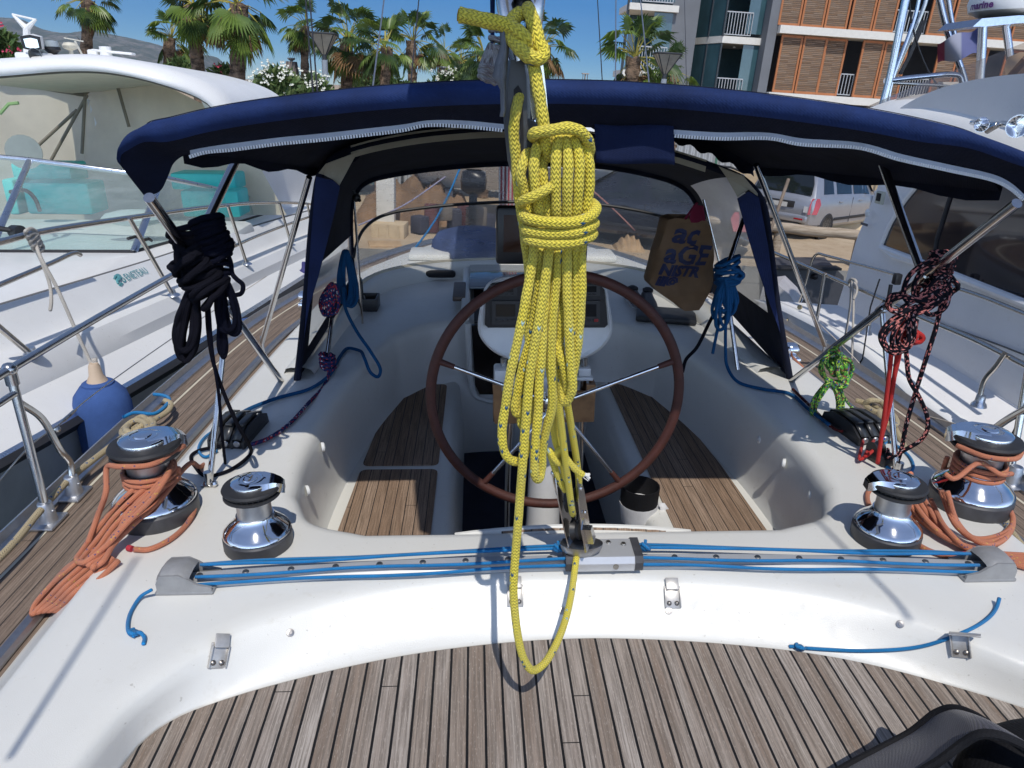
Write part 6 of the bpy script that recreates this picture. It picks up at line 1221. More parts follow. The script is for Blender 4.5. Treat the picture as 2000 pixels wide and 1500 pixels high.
# cabin side
S0=pl([(1636,596),(1700,626),(1760,658),(1850,712),(1995,800),(2150,900)],2.98); S1=pl([(1650,552),(1700,572),(1760,598),(1850,636),(1995,690),(2150,760)],3.0); S2=pl([(1672,470),(1700,480),(1760,500),(1850,534),(1995,588),(2150,650)],3.03)
S3=pl([(1722,345),(1740,338),(1790,330),(1850,330),(1995,345),(2150,380)],3.08); S4=pl([(1740,300),(1760,290),(1800,275),(1880,262),(1995,262),(2150,280)],3.1)
b=B(); b.loft([[p.lerp(q,.05)+V(-.15,0,-.03) for p,q in zip(Ri,Ri)],S0,S1,S2,[p.lerp(q,.35) for p,q in zip(S2,S3)],S3,S4,[p+V(.0,0,.35) for p in S4]]); b.loft([S0,S1,S2,S3,S4][:5] if False else [[p[0],p[0]+V(1.6,.5,0)] for p in (S0,S1,S2,S3,S4)]); mk(b,'cabin_side',GREYW,fbt,auto=30)
b=B(); b.tube([p+V(-.006,0,.0) for p in S1],.005,5); mk(b,'panel_groove',simple('groove_grey',(.12,.12,.12),.7),fbt)
wpx=[(1722,482),(1728,462),(1742,430),(1768,390),(1800,352),(1830,322),(1900,310),(2100,330),(2100,628),(1995,588),(1850,530)]
b=B(); b.prism([X(x,y,2.985) for x,y in wpx],V(.05,0,0)); mk(b,'side_window',simple('tinted_window',(.020,.016,.020),.06,var=.2,coat=.5),fbt,False)
b=B(); b.tube(catmull([X(x,y,2.98) for x,y in [(1850,531),(1722,484),(1729,460),(1743,429),(1769,389),(1800,353),(1832,322)]],3),.022,8); b.tube([X(1722,484,2.98),X(1850,532,2.98),X(1995,590,2.98),X(2100,632,2.98)],.026,8); mk(b,'window_frame',GREYW,fbt)
b=B(); b.tube([X(1858,376,2.98),X(1829,468,2.98)],.014,6); b.tube([X(1829,468,2.98),X(1822,520,2.98)],.012,6); mk(b,'window_mullion',RUBBER,fbt)
b=B(); b.loft([[X(x,y,3.02) for x,y in ((1790,366),(1852,372))],[X(x,y,3.01) for x,y in ((1772,470),(1828,474))]]); mk(b,'cabin_curtain',simple('curtain_mauve',(.16,.12,.14),.8),fbt)
b=B(); b.box(X(1719,386,2.99),(.03,.10,.10),bev=.008); o=mk(b,'wall_lamp',simple('lamp_cream',(.55,.55,.45),.4),fbt); b=B(); b.box(X(1717,385,2.975),(.02,.05,.06)); mk(b,'dark_lens',DARK,o,False)
b=B(); b.ball(X(1694,416,2.99),.035,10,(.3,1,1)); mk(b,'vent_cap',WHITE,fbt)
b=B(); b.box(X(1688,438,2.99),(.01,.10,.018)); mk(b,'name_plate',simple('plate_grey',(.10,.10,.11),.5),fbt)
# flybridge
f0=[(1640,232),(1690,214),(1740,196),(1800,184),(1880,178),(2000,180),(2150,200)]; f1=[(1700,300),(1740,290),(1790,282),(1860,290),(1920,300),(2000,330),(2150,380)]
A=resample(catmull([X(x,y,3.15+.0006*(x-1640)) for x,y in f0],6),30); C=resample(catmull([X(x,y,3.0) for x,y in f1],6),30)
b=B(); b.loft([[p+V(1.5,.3,.0) for p in A],[p+V(.12,.06,.015) for p in A],A,[p.lerp(q,.3)+V(-.08,-.05,0) for p,q in zip(A,C)],[p.lerp(q,.7)+V(-.08,-.05,0) for p,q in zip(A,C)],C]); mk(b,'flybridge',WHITE,fbt,auto=60)
b=B(); gs=[(1636,236),(1700,204),(1760,186),(1870,178)]; gt=[(1640,232),(1760,180),(1850,140),(1990,80)]
TG=glass('smoked_screen',(.74,.66,.58),rough=.05,haze=.2,hazecol=(.42,.36,.30)); gb=resample([X(x,y,3.2) for x,y in [(1636,236),(1700,212),(1780,186),(1880,177),(2060,170)]],12); gtp=resample([X(x,y,3.3) for x,y in [(1640,232),(1730,192),(1800,162),(1880,130),(2060,60)]],12); b.loft([gb,gtp]); mk(b,'flybridge_screen',TG,fbt,auto=180)
b=B(); b.tube([X(1944,192,3.25),X(2010,118,3.3)],.05,6); mk(b,'screen_post',simple('post_brown',(.16,.10,.075),.5),fbt)
b=B(); b.loft([[X(x,y,3.6) for x,y in ((1970,130),(1976,112),(2000,102),(2060,100))],[X(x,y,3.6) for x,y in ((1972,155),(1985,165),(2005,166),(2060,168))]]); mk(b,'flybridge_seat',simple('seat_tan',(.60,.44,.28),.7),fbt,thick=.06)
hr=empty('boat_horns','pair of chrome trumpet horns on the flybridge front','horn',X(1950,245,2.9))
for px,py,s in ((1915,243,.7),(1985,246,1.0)): b=B(); d=V(-.25,-1,-.05); c=X(px,py,2.88); b.lathe([(0,.22*s),(.015,.2*s),(.018,.06*s),(.035*s+.01,.01),(.065*s,-.02),(.06*s,-.02),(.02,.03),(0,.05)],c,18,frame_z(-d)); mk(b,'trumpet',CHROME,hr)
b=B(); b.tube([X(1915,243,2.95),X(1985,243,2.95)],.016,8); b.tube([X(1928,256,2.95),X(1950,243,2.95)],.02,8); mk(b,'bracket',STEEL,hr)
# rails and ropes
def rr(l,x,r,nm='rail',par=fbt,mat=None): b=B(); b.tube(catmull([X(p[0],p[1],p[2] if len(p)>2 else x) for p in l],6),r,10); return mk(b,nm,mat or RAIL,par,auto=50)
rr([(1440,462),(1495,486),(1616,538),(1741,592),(1800,620),(1900,662),(2000,712),(2100,764)],2.72,.0165,'top_rail')
rr([(1560,594,2.85),(1572,560,2.85),(1588,505,2.85),(1596,496,2.85),(1612,499,2.85),(1680,517,2.85),(1756,538,2.85)],2.85,.012,'upper_rail'); rr([(1860,560),(1920,580),(2000,612),(2100,650)],2.85,.013,'upper_rail')
for l in ([(1611,534),(1596,620),(1581,712)],[(1728,588),(1712,612),(1696,634),(1691,650)],[(1963,690),(1945,716),(1922,744),(1911,792)],[(2010,716),(1985,860),(1972,960)]): rr(l,2.69,.0145,'rail_post')
for px,py in ((1911,793),(1691,652),(1581,714)): b=B(); b.lathe([(.045,0),(.04,.015),(.028,.03),(.026,.07),(0,.07)],X(px,py,2.69),14); mk(b,'post_foot',SALU,fbt)
fr2=empty('fender_rope','pale rope looped over the right boat rail and hanging down','rope',X(1665,690,2.6))
for l in ([(1664,549),(1667,580),(1666,640),(1664,700),(1663,780)],[(1662,552),(1660,600),(1650,660),(1640,700)],[(1668,552),(1674,562),(1672,575),(1667,585)]): b=B(); b.tube(catmull([X(x,y,2.66-.03*i) for i,(x,y) in enumerate(l)],6),.0085,8); mk(b,'strand',WHT,fr2,auto=180)
b=B(); b.tube(catmull([X(1658,552,2.70),X(1664,545,2.67),X(1672,550,2.67),X(1670,560,2.67),X(1660,560,2.69)],5,closed=True),.011,8,closed=True); mk(b,'knot',WHT,fr2,auto=180)
FLB=simple('grey_blue_vinyl',(.12,.22,.31),.35,var=.12)
for px,p0,p1,lab in ((1674,716,800,'grey-blue fender hanging low beside the right boat hull behind the green rope'),(1526,622,680,'grey-blue fender farther forward between the yacht and the right boat')):
    t=X(px,p0,2.42); c=X(px,p1,2.42); fender('fender',lab,V(t.x,t.y,c.z-.1),.10 if px>1600 else .085,t.z-c.z+.02,FLB,FLB,'fenders between the boats')
for l,lab in (([(1718,545),(1700,600),(1685,700),(1672,720)],'thin black fender line from the right boat rail'),([(1999,806),(1960,880),(1924,905)],'black line from the right boat down to the yacht rail')): 
    b=B(); b.tube([X(x,y,2.6) for x,y in l],.006,6); o=mk(b,'fender_line',BLACKP,None,loc=X(*l[-1],2.6)); tag(o,lab,'rope')
b=B(); b.box(X(1752,545,2.7),(.05,.05,.08),bev=.01); b.tube([X(1740,556,2.7),X(1735,585,2.7)],.014,8); o=mk(b,'rail_clamp',BLACKP,None,loc=X(1735,585,2.7)); tag(o,'black clamp fixed to the right boat rail','clamp')
b=B(); b.tube(catmull([X(1556,604,2.7),X(1545,612,2.66),X(1538,625,2.6),X(1528,640,2.5)],5),.010,8); b.ball(X(1548,608,2.68),.028,10); b.ball(X(1562,600,2.7),.024,10); o=mk(b,'cleat_rope',simple('yellowed_rope',(.52,.43,.24),.9),None,loc=X(1528,640,2.5)); tag(o,'yellowed rope knotted to a cleat at the right boat bulwark','rope')
# dark transom box at the quay
db=empty('dark_tender','dark grey flat-sided tender stern lying between the right boat and the quay','boat',Y(1565,640,10.5))
b=B(); b.prism([Y(x,y,10.5) for x,y in ((1496,524),(1632,524),(1648,540),(1648,660),(1496,660))],V(.2,.8,0)); mk(b,'hull',simple('tender_grey',(.055,.055,.062),.5,var=.2),db,False)
b=B(); b.box(Y(1570,523,10.45),(1.1,.2,.04),bev=.01); mk(b,'top_edge',DARK,db); b=B(); b.box(Y(1560,580,10.48),(.35,.02,.16)); mk(b,'panel',simple('tender_panel',(.02,.02,.022),.3),db,False); b=B(); b.ball(Y(1592,540,10.45),.05,10); mk(b,'fitting',DARK,db)
b=B(); b.prism([Y(x,y,8.9) for x,y in ((1490,560),(1520,556),(1545,580),(1558,604),(1500,612),(1480,600))],V(.3,.5,0)); o=mk(b,'pale_bow',simple('bow_pale',(.42,.40,.40),.5),None,False,loc=Y(1500,612,8.9)); tag(o,'small pale boat bow poking out in front of the dark tender','boat')
# steel arch with flag, radar
ar=empty('steel_arch','bare stainless steel arch standing on the boat behind the flybridge screen','arch',Y(1725,215,8.5))
def at_(l,r,nm,par,mat=RAIL,y=8.5): b=B(); b.tube(catmull([Y(p[0],p[1],p[2] if len(p)>2 else y) for p in l],5),r,10); return mk(b,nm,mat,par,auto=50)
BL=metal('arch_steel',(.55,.58,.64),.12,.08)
at_([(1776,-30),(1768,4),(1738,150),(1720,218)],.040,'front_leg',ar,BL); at_([(1800,-30),(1788,30),(1742,160),(1732,216)],.020,'brace',ar,BL,8.6); at_([(1815,-30),(1806,10),(1746,148)],.022,'brace',ar,RAIL,8.9)
at_([(1826,-40),(1850,60),(1882,150),(1892,206)],.038,'rear_leg',ar,BL,9.2); at_([(1846,-40),(1860,50),(1868,85)],.030,'rear_brace',ar,BL,9.3)
at_([(1728,158),(1800,150),(1866,146),(1876,152),(1880,212)],.030,'cross_bar',ar,BL,8.6); at_([(1738,162),(1800,165),(1842,167)],.018,'cross_bar',ar,RAIL,8.6)
b=B(); b.prism([Y(x,y,8.7) for x,y in ((1842,160),(1880,160),(1876,206),(1834,206))],V(0,.1,0)); mk(b,'white_board',WHITE,ar,False)
for k in range(3): at_([(1800+4*k,40),(1776+2*k,105),(1756+2*k,145)],.012,'black_line',ar,BLACKP,8.8)
at_([(1775,-20),(1780,40),(1800,110),(1830,165),(1876,202)],.010,'cable',ar,BLACKP,8.6)
fl_=empty('flag','faded blue white and red flag drooping between the steel posts','flag',Y(1870,115,8.8)); rows=[]
for j in range(7):
    v=j/6; rows.append([Y(1910-78*u+4*math.sin(6*u),52+52*v+32*u+(4*math.sin(9*u+v*3)) - (10*u*v),8.8+.12*math.sin(7*u+2*v)) for u in [k/18 for k in range(19)]])
g=NG('flag_cloth'); uv=g.sep(g.co('UV')); cu=g.ramp(uv[0],(.0,(.10,.11,.24)),(.42,(.12,.13,.26)),(.46,(.30,.31,.38)),(.76,(.32,.32,.38)),(.80,(.26,.04,.07)),(1.0,(.26,.04,.07))); g.set(Base_Color=cu,Roughness=.9)
b=B(); n=19; vs=[p for r in rows for p in r]; us=[(k/18,j/6) for j in range(7) for k in range(19)]; b.add(vs,[(j*n+i,j*n+i+1,(j+1)*n+i+1,(j+1)*n+i) for j in range(6) for i in range(18)],us); mk(b,'cloth',g.m,fl_,auto=180)
rd=empty('radar_dome','white radar dome with purple lettering on a steel frame at the top right','radar',X(1960,130,3.7))
at_([(1920,46),(1916,120),(1910,206)],.036,'leg',rd,BL,6.6); at_([(1964,46),(1970,90),(1976,138)],.032,'leg',rd,BL,6.9)
b=B(); b.prism([Y(x,y,6.5) for x,y in ((1900,52),(1918,36),(1990,30),(2060,30),(2060,42),(1980,46),(1925,52))],V(0,.5,0)); mk(b,'platform',BL,rd,False)
b=B(); c=Y(1985,12,6.8); b.lathe([(0,-.10),(.26,-.095),(.36,-.05),(.38,.02),(.36,.12),(.25,.2),(0,.23)],c,28); mk(b,'dome',WHITE,rd)
b=B(); text_builder('marine',.085,Y(1902,7,6.40),CR,CU,.0,bold=.003,b=b)
b.v=[V(c.x+.385*math.sin((v.x-c.x)/.385),c.y-.388*math.cos((v.x-c.x)/.385),v.z) for v in b.v]; mk(b,'lettering',simple('purple_letter',(.12,.03,.16),.5),rd,False)
# ================================================================= quay, cars, palms, building, hills (world frame)
QZ=.7
def st(b,name,mat,smooth=False,kind='structure'):
    o=mk(b,name,mat,None,smooth,world=True); o['kind']=kind; return o
g=NG('sea_water'); co=g.co(); n1_=g.noise(co,1.2,4,.6); g.set(Base_Color=(.012,.020,.022),Roughness=.08,Specular_IOR_Level=.6); g.bump(g.m_('ADD',n1_,g.m_('MULTIPLY',g.noise(co,6,3),.4)),.35,.08)
b=B(); b.poly([V(-900,-900,0),V(900,-900,0),V(900,900,0),V(-900,900,0)]); st(b,'water',g.m)
g=NG('sandy_ground'); co=g.co(); a=g.noise(co,.35,5,.65); c=g.noise(co,5,4,.7); d=g.noise(co,40,2,.6)
cc=g.mix(g.ramp(a,(.35,0.0),(.65,1.0)),(.36,.26,.16),(.50,.40,.28)); cc=g.mix(g.ramp(c,(.5,0.0),(.75,.6)),cc,(.27,.19,.12)); cc=g.mix(g.ramp(d,(.62,0.0),(.75,.5)),cc,(.55,.48,.38)); g.set(Base_Color=cc,Roughness=.95); g.bump(g.m_('ADD',c,g.m_('MULTIPLY',d,.4)),.5,.05)
b=B(); b.poly([V(-900,13.2,QZ),V(900,13.2,QZ),V(900,2500,QZ),V(-900,2500,QZ)]); st(b,'ground',g.m)
b=B(); b.poly([V(-900,13.2,-2),V(900,13.2,-2),V(900,13.2,QZ-.02),V(-900,13.2,QZ-.02)]); b.poly([V(-900,13.19,QZ-.3),V(900,13.19,QZ-.3),V(900,13.19,QZ+.02),V(-900,13.19,QZ+.02)]); st(b,'quay',simple('quay_concrete',(.30,.28,.25),.9,var=.3,scale=2))
# --- hills -------------------------------------------------------------------------
g=NG('hill_scrub'); co=g.co(); a=g.noise(co,.012,6,.7); c=g.noise(co,.055,5,.75); r=g.ramp(a,(.45,0.0),(.62,1.0)); 
cc=g.mix(g.ramp(c,(.4,0.0),(.65,1.0)),(.075,.095,.060),(.12,.14,.085)); cc=g.mix(g.m_('MULTIPLY',r,g.ramp(c,(.42,.0),(.55,1.0))),cc,(.33,.29,.25)); g.set(Base_Color=cc,Roughness=1.0,Specular_IOR_Level=.1); g.bump(g.m_('ADD',a,c),.9,12)
rdg=[(-420,30),(-200,10),(-60,32),(0,33),(45,38),(80,55),(130,64),(150,61),(185,60),(215,66),(260,75),(300,84),(340,96),(380,104),(425,112),(440,126),(455,136),(470,152),(490,165),(560,178),(700,200),(900,230)]
D=2400.0; rows=[]; rn=random.Random(3)
top=resample(catmull([WY(x,y,D) for x,y in rdg],8),150)
for j in range(26):
    t=j/25; row=[]
    for i,p in enumerate(top):
        h=p.z-QZ; q=V(p.x*(1-.18*t),p.y*(1-.42*t),0); prof=(1-t)**1.15
        nz=(math.sin(i*.55+j*.9)+math.sin(i*1.31-j*.6)+math.sin(i*.21+j*1.7)+.7*math.sin(i*2.9+j*2.3))*.030*h*math.sin(pi*min(1,t*1.2+.02))
        row.append(V(q.x,q.y,QZ-1+max(0,h*prof+nz+(rn.uniform(-.006,.006)*h if 0<j<25 else 0))))
    rows.append(row)
b=B(); b.loft(rows); o=st(b,'hills',g.m,True)
# --- palms ---------------------------------------------------------------------------
def leafmat(n,c0,c1):
    g=NG(n); co=g.co(); q=g.noise(co,1.7,3,.6); g.set(Base_Color=g.mix(g.ramp(q,(.35,0.0),(.68,1.0)),c0,c1),Roughness=.42,Specular_IOR_Level=.5)
    tr=g.node('ShaderNodeBsdfTranslucent'); g.put(tr.inputs[0],(c1[0]*1.6,c1[1]*1.5,c1[2]*.8)); mx=g.node('ShaderNodeMixShader'); g.put(mx.inputs[0],.22); g.l.new(g.p.outputs[0],mx.inputs[1]); g.l.new(tr.outputs[0],mx.inputs[2]); g.l.new(mx.outputs[0],g.out.inputs[0]); return g.m
LEAF=leafmat('palm_leaf',(.085,.155,.028),(.20,.28,.06)); LEAF2=leafmat('palm_leaf_dark',(.030,.068,.020),(.075,.125,.034)); DEAD=simple('palm_dead',(.24,.14,.06),.8,var=.35,scale=4); YLEAF=simple('palm_stalk',(.42,.36,.07),.6,var=.2)
g=NG('palm_bark'); co=g.co(); s=g.sep(co); w=g.noise(g.comb(g.m_('MULTIPLY',s[0],5.0),g.m_('MULTIPLY',s[1],5.0),g.m_('MULTIPLY',s[2],10.0)),1.0,4,.7); g.set(Base_Color=g.mix(g.ramp(w,(.38,0.0),(.62,1.0)),(.055,.036,.024),(.30,.20,.13)),Roughness=.95); g.bump(w,1.0,.06); BARK=g.m
def crown(seed,n=40,R=.75,wind=.0):
    rn=random.Random(seed); b=B()
    for k in range(n):
        az=rn.uniform(0,2*pi); el=rn.uniform(-.95,1.35) if k>n*.25 else rn.uniform(-1.2,-.3); ln=rn.uniform(.55,.95)*(1.0 if el>-.2 else .8)
        d=V(math.cos(az)*math.cos(el),math.sin(az)*math.cos(el),math.sin(el)); d=(d+V(wind,0,0)).normalized()
        e=d*ln+V(0,0,-.10*ln*ln*(1 if el<.8 else .3)); mid=d*ln*.5+V(0,0,.03)
        dead=(el<-.7 and rn.random()<.45); mi=2 if dead else (1 if rn.random()<.55 else 0)
        b.tube([V(0,0,0),mid,e],[.022,.016,.010],5,mi=3 if not dead else 2)
        ax=(e-mid).normalized(); ax=(ax+V(0,0,-.35 if el<.6 else -.05)).normalized()
        sd=ax.cross(V(0,0,1)); sd=sd.normalized() if sd.length>.05 else V(1,0,0); sd=(Matrix.Rotation(rn.uniform(-.5,.5),3,ax)@sd); up=sd.cross(ax)
        ns=17; RR=R*rn.uniform(.72,1.12); spread=rn.uniform(1.25,1.75)
        for i in range(ns):
            a=(-1+2*(i+.5)/ns)*spread; L=RR*(1-.20*abs(a/spread)**2)*rn.uniform(.9,1.05); da=spread/ns*1.02
            d0=ax*math.cos(a)+sd*math.sin(a); dl=ax*math.cos(a-da)+sd*math.sin(a-da); dr=ax*math.cos(a+da)+sd*math.sin(a+da)
            fold=up*(.035*L); cup=up*(-.16*abs(a/spread)*L)
            p0=e+d0*.05; m0=e+d0*L*.58+cup*.5-fold; ml=e+dl*L*.58+cup*.5+fold*.6; mr=e+dr*L*.58+cup*.5+fold*.6
            drp=V(0,0,-1)*(L*rn.uniform(.10,.30)); tp=e+d0*L*.92+cup+drp
            b.add([p0,ml,m0,mr,tp],[(0,1,2),(0,2,3),(1,4,2),(2,4,3)],mi=mi)
    return b
crowns=[]
for sd_,n_ in ((1,32),(2,30),(3,34),(4,26)):
    bb=crown(sd_,n_,wind=.22); crowns.append(bb)
trunk_me={}
def palm(px_top,py_top,px_base,dist,scale,var,lab,dead=0,rz=0.0,tr=.17):
    scale*=.66; tr*=.80
    c=WY(px_top,py_top,dist); base=WY(px_base,400,dist); base=V(base.x,dist,QZ); p=empty('palm_tree',lab,'palm tree',base,'fan palms along the quay',world=True)
    cb=crowns[var]; R=rotz(rz); b=B(); b.v=[c+R@v*scale for v in cb.v]; b.f=list(cb.f); b.mi=dict(cb.mi); mk(b,'crown',[LEAF,LEAF2,DEAD,YLEAF],p,False,world=True)
    b=B(); n=26; ring=[]; rn=random.Random(var*7+int(px_top))
    for i in range(n):
        t=i/(n-1); q=base.lerp(c,t)+V(.05*math.sin(3*t+px_top),0,0); r=tr*(1.15-.30*t)*(1.0+.10*(i%2)); r=r*(1.25 if t>.9 else 1)
        ring.append([q+V(r*math.cos(a)*(1+.10*math.sin(5*a+i*2.4)),r*math.sin(a),.03*math.sin(4*a+i)) for a in [2*pi*k/14 for k in range(14)]])
    b.loft(ring,closed=True)
    for i in range(60):   # cut leaf bases
        t=.25+.72*rn.random(); a=rn.uniform(0,2*pi); q=base.lerp(c,t); o=V(math.cos(a),math.sin(a),0); r=tr*(1.1-.28*t); b.add([q+o*r+V(-o.y,o.x,0)*.05,q+o*r-V(-o.y,o.x,0)*.05,q+o*(r+.07)+V(0,0,.11)],[(0,1,2)])
    mk(b,'trunk',BARK,p,auto=60,world=True)
palm(168,0,171,20,1.0,0,'tall palm at far left in front of the hills, behind the cruiser aerials',rz=.3)
palm(378,10,405,17,1.05,1,'tall palm with leaning ringed trunk, left of the pair above the white hardtop',rz=1.2)
palm(463,8,462,16,1.15,2,'tall shaggy palm with thick trunk, right of the pair above the hardtop',rz=2.6,tr=.19)
palm(335,75,326,22,.95,3,'short palm with pale trunk leaning out behind the hardtop pair',rz=.9)
palm(598,52,593,22,.95,1,'slim palm just left of the left street lamp',rz=3.6,tr=.14)
palm(680,78,676,19,1.2,2,'broad bushy palm just right of the left street lamp',rz=5.0)
palm(752,92,745,18,1.0,0,'palm with yellow leaf stalks between the pale and black wires',rz=1.9,tr=.15)
palm(806,80,812,24,1.15,3,'darker palm behind the thin black wire',rz=.4)
palm(868,98,866,28,1.0,1,'small distant palm standing alone left of the yellow rope end',rz=2.2,tr=.14)
palm(945,105,940,21,1.15,0,'palm partly hidden behind the grey rope coil',rz=4.1)
palm(1060,92,1063,19,1.0,2,'palm just right of the yellow rope knot',rz=5.6)
palm(1240,112,1243,17,1.15,3,'windswept palm in front of the grey building corner, left of the right lamp',rz=.2)
palm(1316,142,1318,18,.78,1,'small bright palm right of the right street lamp',rz=2.9,tr=.13)
palm(900,118,903,30,1.1,2,'distant feathery palm low behind the grey coil',rz=1.0)
# shrubs
def shrub(px,py,w,h,dist,lab,flower=None,seed=0,dens=700,name='oleander_bush'):
    c=WY(px,py,dist); rn=random.Random(seed); base=V(c.x,dist,QZ); s=empty(name,lab,'shrub',base,None,world=True); k=dist/1499; W=w*k/2; Ht=c.z-QZ+h*k/2; b=B(); bf=B()
    for i in range(dens):
        u=rn.gauss(0,.42); t=rn.random()**.7; q=base+V(W*max(-1,min(1,u))*(1-.35*t*t),rn.uniform(-.5,.5)*W*.6,max(.2,Ht-h*k)+ (h*k)*t*(1-.25*u*u)+rn.uniform(-.06,.06)); d=V(rn.uniform(-1,1),rn.uniform(-1,.6),rn.uniform(-.2,1.2)).normalized(); sd=d.cross(V(rn.random(),rn.random(),.3)).normalized()*.026; L=rn.uniform(.12,.22)
        b.add([q-sd,q+d*L*.5-sd*1.2,q+d*L,q+d*L*.5+sd*1.2,q+sd],[(0,1,2,3,4)],mi=rn.random()<.45 and 1 or 0)
        if flower and rn.random()<(.09 if flower is WF else .035) and t>.35:
            for z in range(4): f=q+d*L+V(rn.uniform(-.05,.05),rn.uniform(-.05,.0),rn.uniform(-.04,.05)); b.add([f+V(-.024,0,0),f+V(0,-.02,-.022),f+V(.024,0,0),f+V(0,-.01,.026)],[(0,1,2,3)],mi=2)
    mk(b,'foliage',[simple('shrub_leaf',(.085,.15,.040),.6,var=.4,scale=3),simple('shrub_leaf_pale',(.17,.23,.075),.6,var=.3,scale=3)]+([flower] if flower else []),s,False,world=True)
    b=B()
    for k_ in range(5): b.tube([base+V((k_-2)*.12*W,0,0),base+V((k_-2)*.3*W,.05,Ht*.7)],.03,6)
    mk(b,'stems',BARK,s,world=True)
WF=simple('white_petals',(.75,.75,.66),.7,var=.1); PF=simple('pink_petals',(.55,.06,.12),.7,var=.2)
shrub(545,170,110,46,15,'white-flowered bush above the awning left of the black wires',WF,1,1100); shrub(612,176,70,34,15.5,'white-flowered bush below the left street lamp',WF,2,600); shrub(440,152,70,30,18,'pink-flowered bush behind the white hardtop',PF,3,500); shrub(10,100,60,60,14,'tall red-tipped shrub at the far left edge',PF,4,500); shrub(352,140,60,40,20,'low shrub behind the hardtop below the short palm',None,5,400); shrub(880,160,90,26,22,'pale flowering bush left of the grey rope coil',WF,6,500); shrub(1775,214,70,26,20,'cream-flowered bush behind the steel arch',WF,7,500); shrub(740,168,180,30,23,'dense low hedge of greenery under the middle palms',None,8,900,'hedge')
# lamps, parasols
def lamp(px,py,dist,lab):
    c=WY(px,py,dist); s=empty('street_lamp',lab,'street lamp',V(c.x,dist,QZ),'street lamps on the quay',world=True); LM=simple('lamp_dark',(.035,.037,.04),.5)
    b=B(); b.tube([V(c.x,dist,QZ),V(c.x,dist,c.z-.46)],.06,10); mk(b,'post',simple('lamp_post_grey',(.30,.33,.37),.5),s,world=True); b=B(); b.tube([V(c.x,dist,c.z-.48),V(c.x,dist,c.z-.34)],.045,10); mk(b,'collar',LM,s,world=True)
    b=B(); t=[c+V(x,y,0) for x,y in ((-.235,-.235),(.235,-.235),(.235,.235),(-.235,.235))]; lo=[c+V(x,y,-.36) for x,y in ((-.04,-.04),(.04,-.04),(.04,.04),(-.04,.04))]
    for k in range(4): b.add([t[k],t[(k+1)%4],lo[(k+1)%4],lo[k]],[(0,1,2,3)])
    mk(b,'diffuser',simple('lamp_diffuser',(.42,.36,.28),.4,var=.2,scale=8),s,False,world=True)
    b=B(); b.box(c+V(0,0,.02),(.52,.52,.035),bev=.008)
    for k in range(4): b.tube([t[k],lo[k]],.012,5)
    for k in range(4): b.tube([(t[k]+t[(k+1)%4])/2,(lo[k]+lo[(k+1)%4])/2],.007,5)
    mk(b,'lid',LM,s,world=True)
lamp(632,68,16,'street lamp with inverted pyramid head on the left, among the palms'); lamp(1303,107,16,'street lamp with inverted pyramid head on the right, by the windswept palm')
def parasol(px,py,dist,lab,h=.95):
    c=WY(px,py,dist); s=empty('folded_parasol',lab,'parasol',V(c.x,dist,QZ),'folded parasols behind the palms',world=True); b=B(); ring=[]
    for t in range(9):
        u=t/8; r=(.13+.20*u)*(1 if u<.9 else .85); ring.append([V(c.x+r*(1+.16*math.sin(6*a+u*3))*math.cos(a),dist+r*(1+.16*math.sin(6*a+u*3))*math.sin(a),c.z-.08-1.7*u) for a in [2*pi*k/24 for k in range(24)]])
    b.loft(ring,closed=True); b.poly(ring[0]); mk(b,'cloth',fabric('taupe_cloth',(.20,.165,.145)),s,auto=180,world=True); b=B(); b.tube([V(c.x,dist,QZ),V(c.x,dist,c.z)],.035,8); b.lathe([(0,.02),(.10,.015),(.12,-.01),(.05,-.06)],c,12); mk(b,'pole',simple('parasol_metal',(.32,.32,.32),.5),s,world=True)
parasol(569,114,22,'folded taupe parasol left of the black wires above the flowers'); parasol(865,131,24,'folded taupe parasol under the small distant palm'); parasol(681,120,25,'folded taupe parasol half hidden behind the broad palm')
q=WY(1143,148,40); ch=empty('chimney','small pale chimney cap peeping over the awning right of the yellow rope','chimney',V(q.x,40,QZ),world=True); b=B(); b.box(q+V(0,0,.1),(.36,.36,.05)); b.tube([V(q.x,40,QZ),q+V(0,0,-.2)],.14,10)
for k in range(4): b.tube([q+V(.12*math.cos(k*pi/2),.12*math.sin(k*pi/2),-.25),q+V(.12*math.cos(k*pi/2),.12*math.sin(k*pi/2),.1)],.02,5)
mk(b,'stack',simple('chimney_grey',(.40,.36,.33),.8),ch,world=True)
# --- apartment block -----------------------------------------------------------------
BD=36.0
def W(px,py,d=0.0): return WY(px,py,BD+d)
bl=empty('apartment_building','modern apartment building with orange wooden louvre shutters, glass corner balconies and white floor slabs','building',V(W(1750,200).x,BD+2,QZ),world=True)
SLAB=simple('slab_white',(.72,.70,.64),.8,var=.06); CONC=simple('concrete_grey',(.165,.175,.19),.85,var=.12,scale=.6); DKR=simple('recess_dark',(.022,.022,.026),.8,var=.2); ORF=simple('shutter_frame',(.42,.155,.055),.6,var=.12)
g=NG('louvre_wood'); co=g.co(); s=g.sep(co); fr=g.m_('FRACT',g.m_('MULTIPLY',s[2],13.0)); row=g.m_('FLOOR',g.m_('MULTIPLY',s[2],13.0)); rr_=g.white(g.comb(row,g.m_('FLOOR',g.m_('MULTIPLY',s[0],.9)),0.0))[0]; nn_=g.noise(g.comb(g.m_('MULTIPLY',s[0],2.5),s[1],g.m_('MULTIPLY',s[2],13.0)),1.0,3,.6)
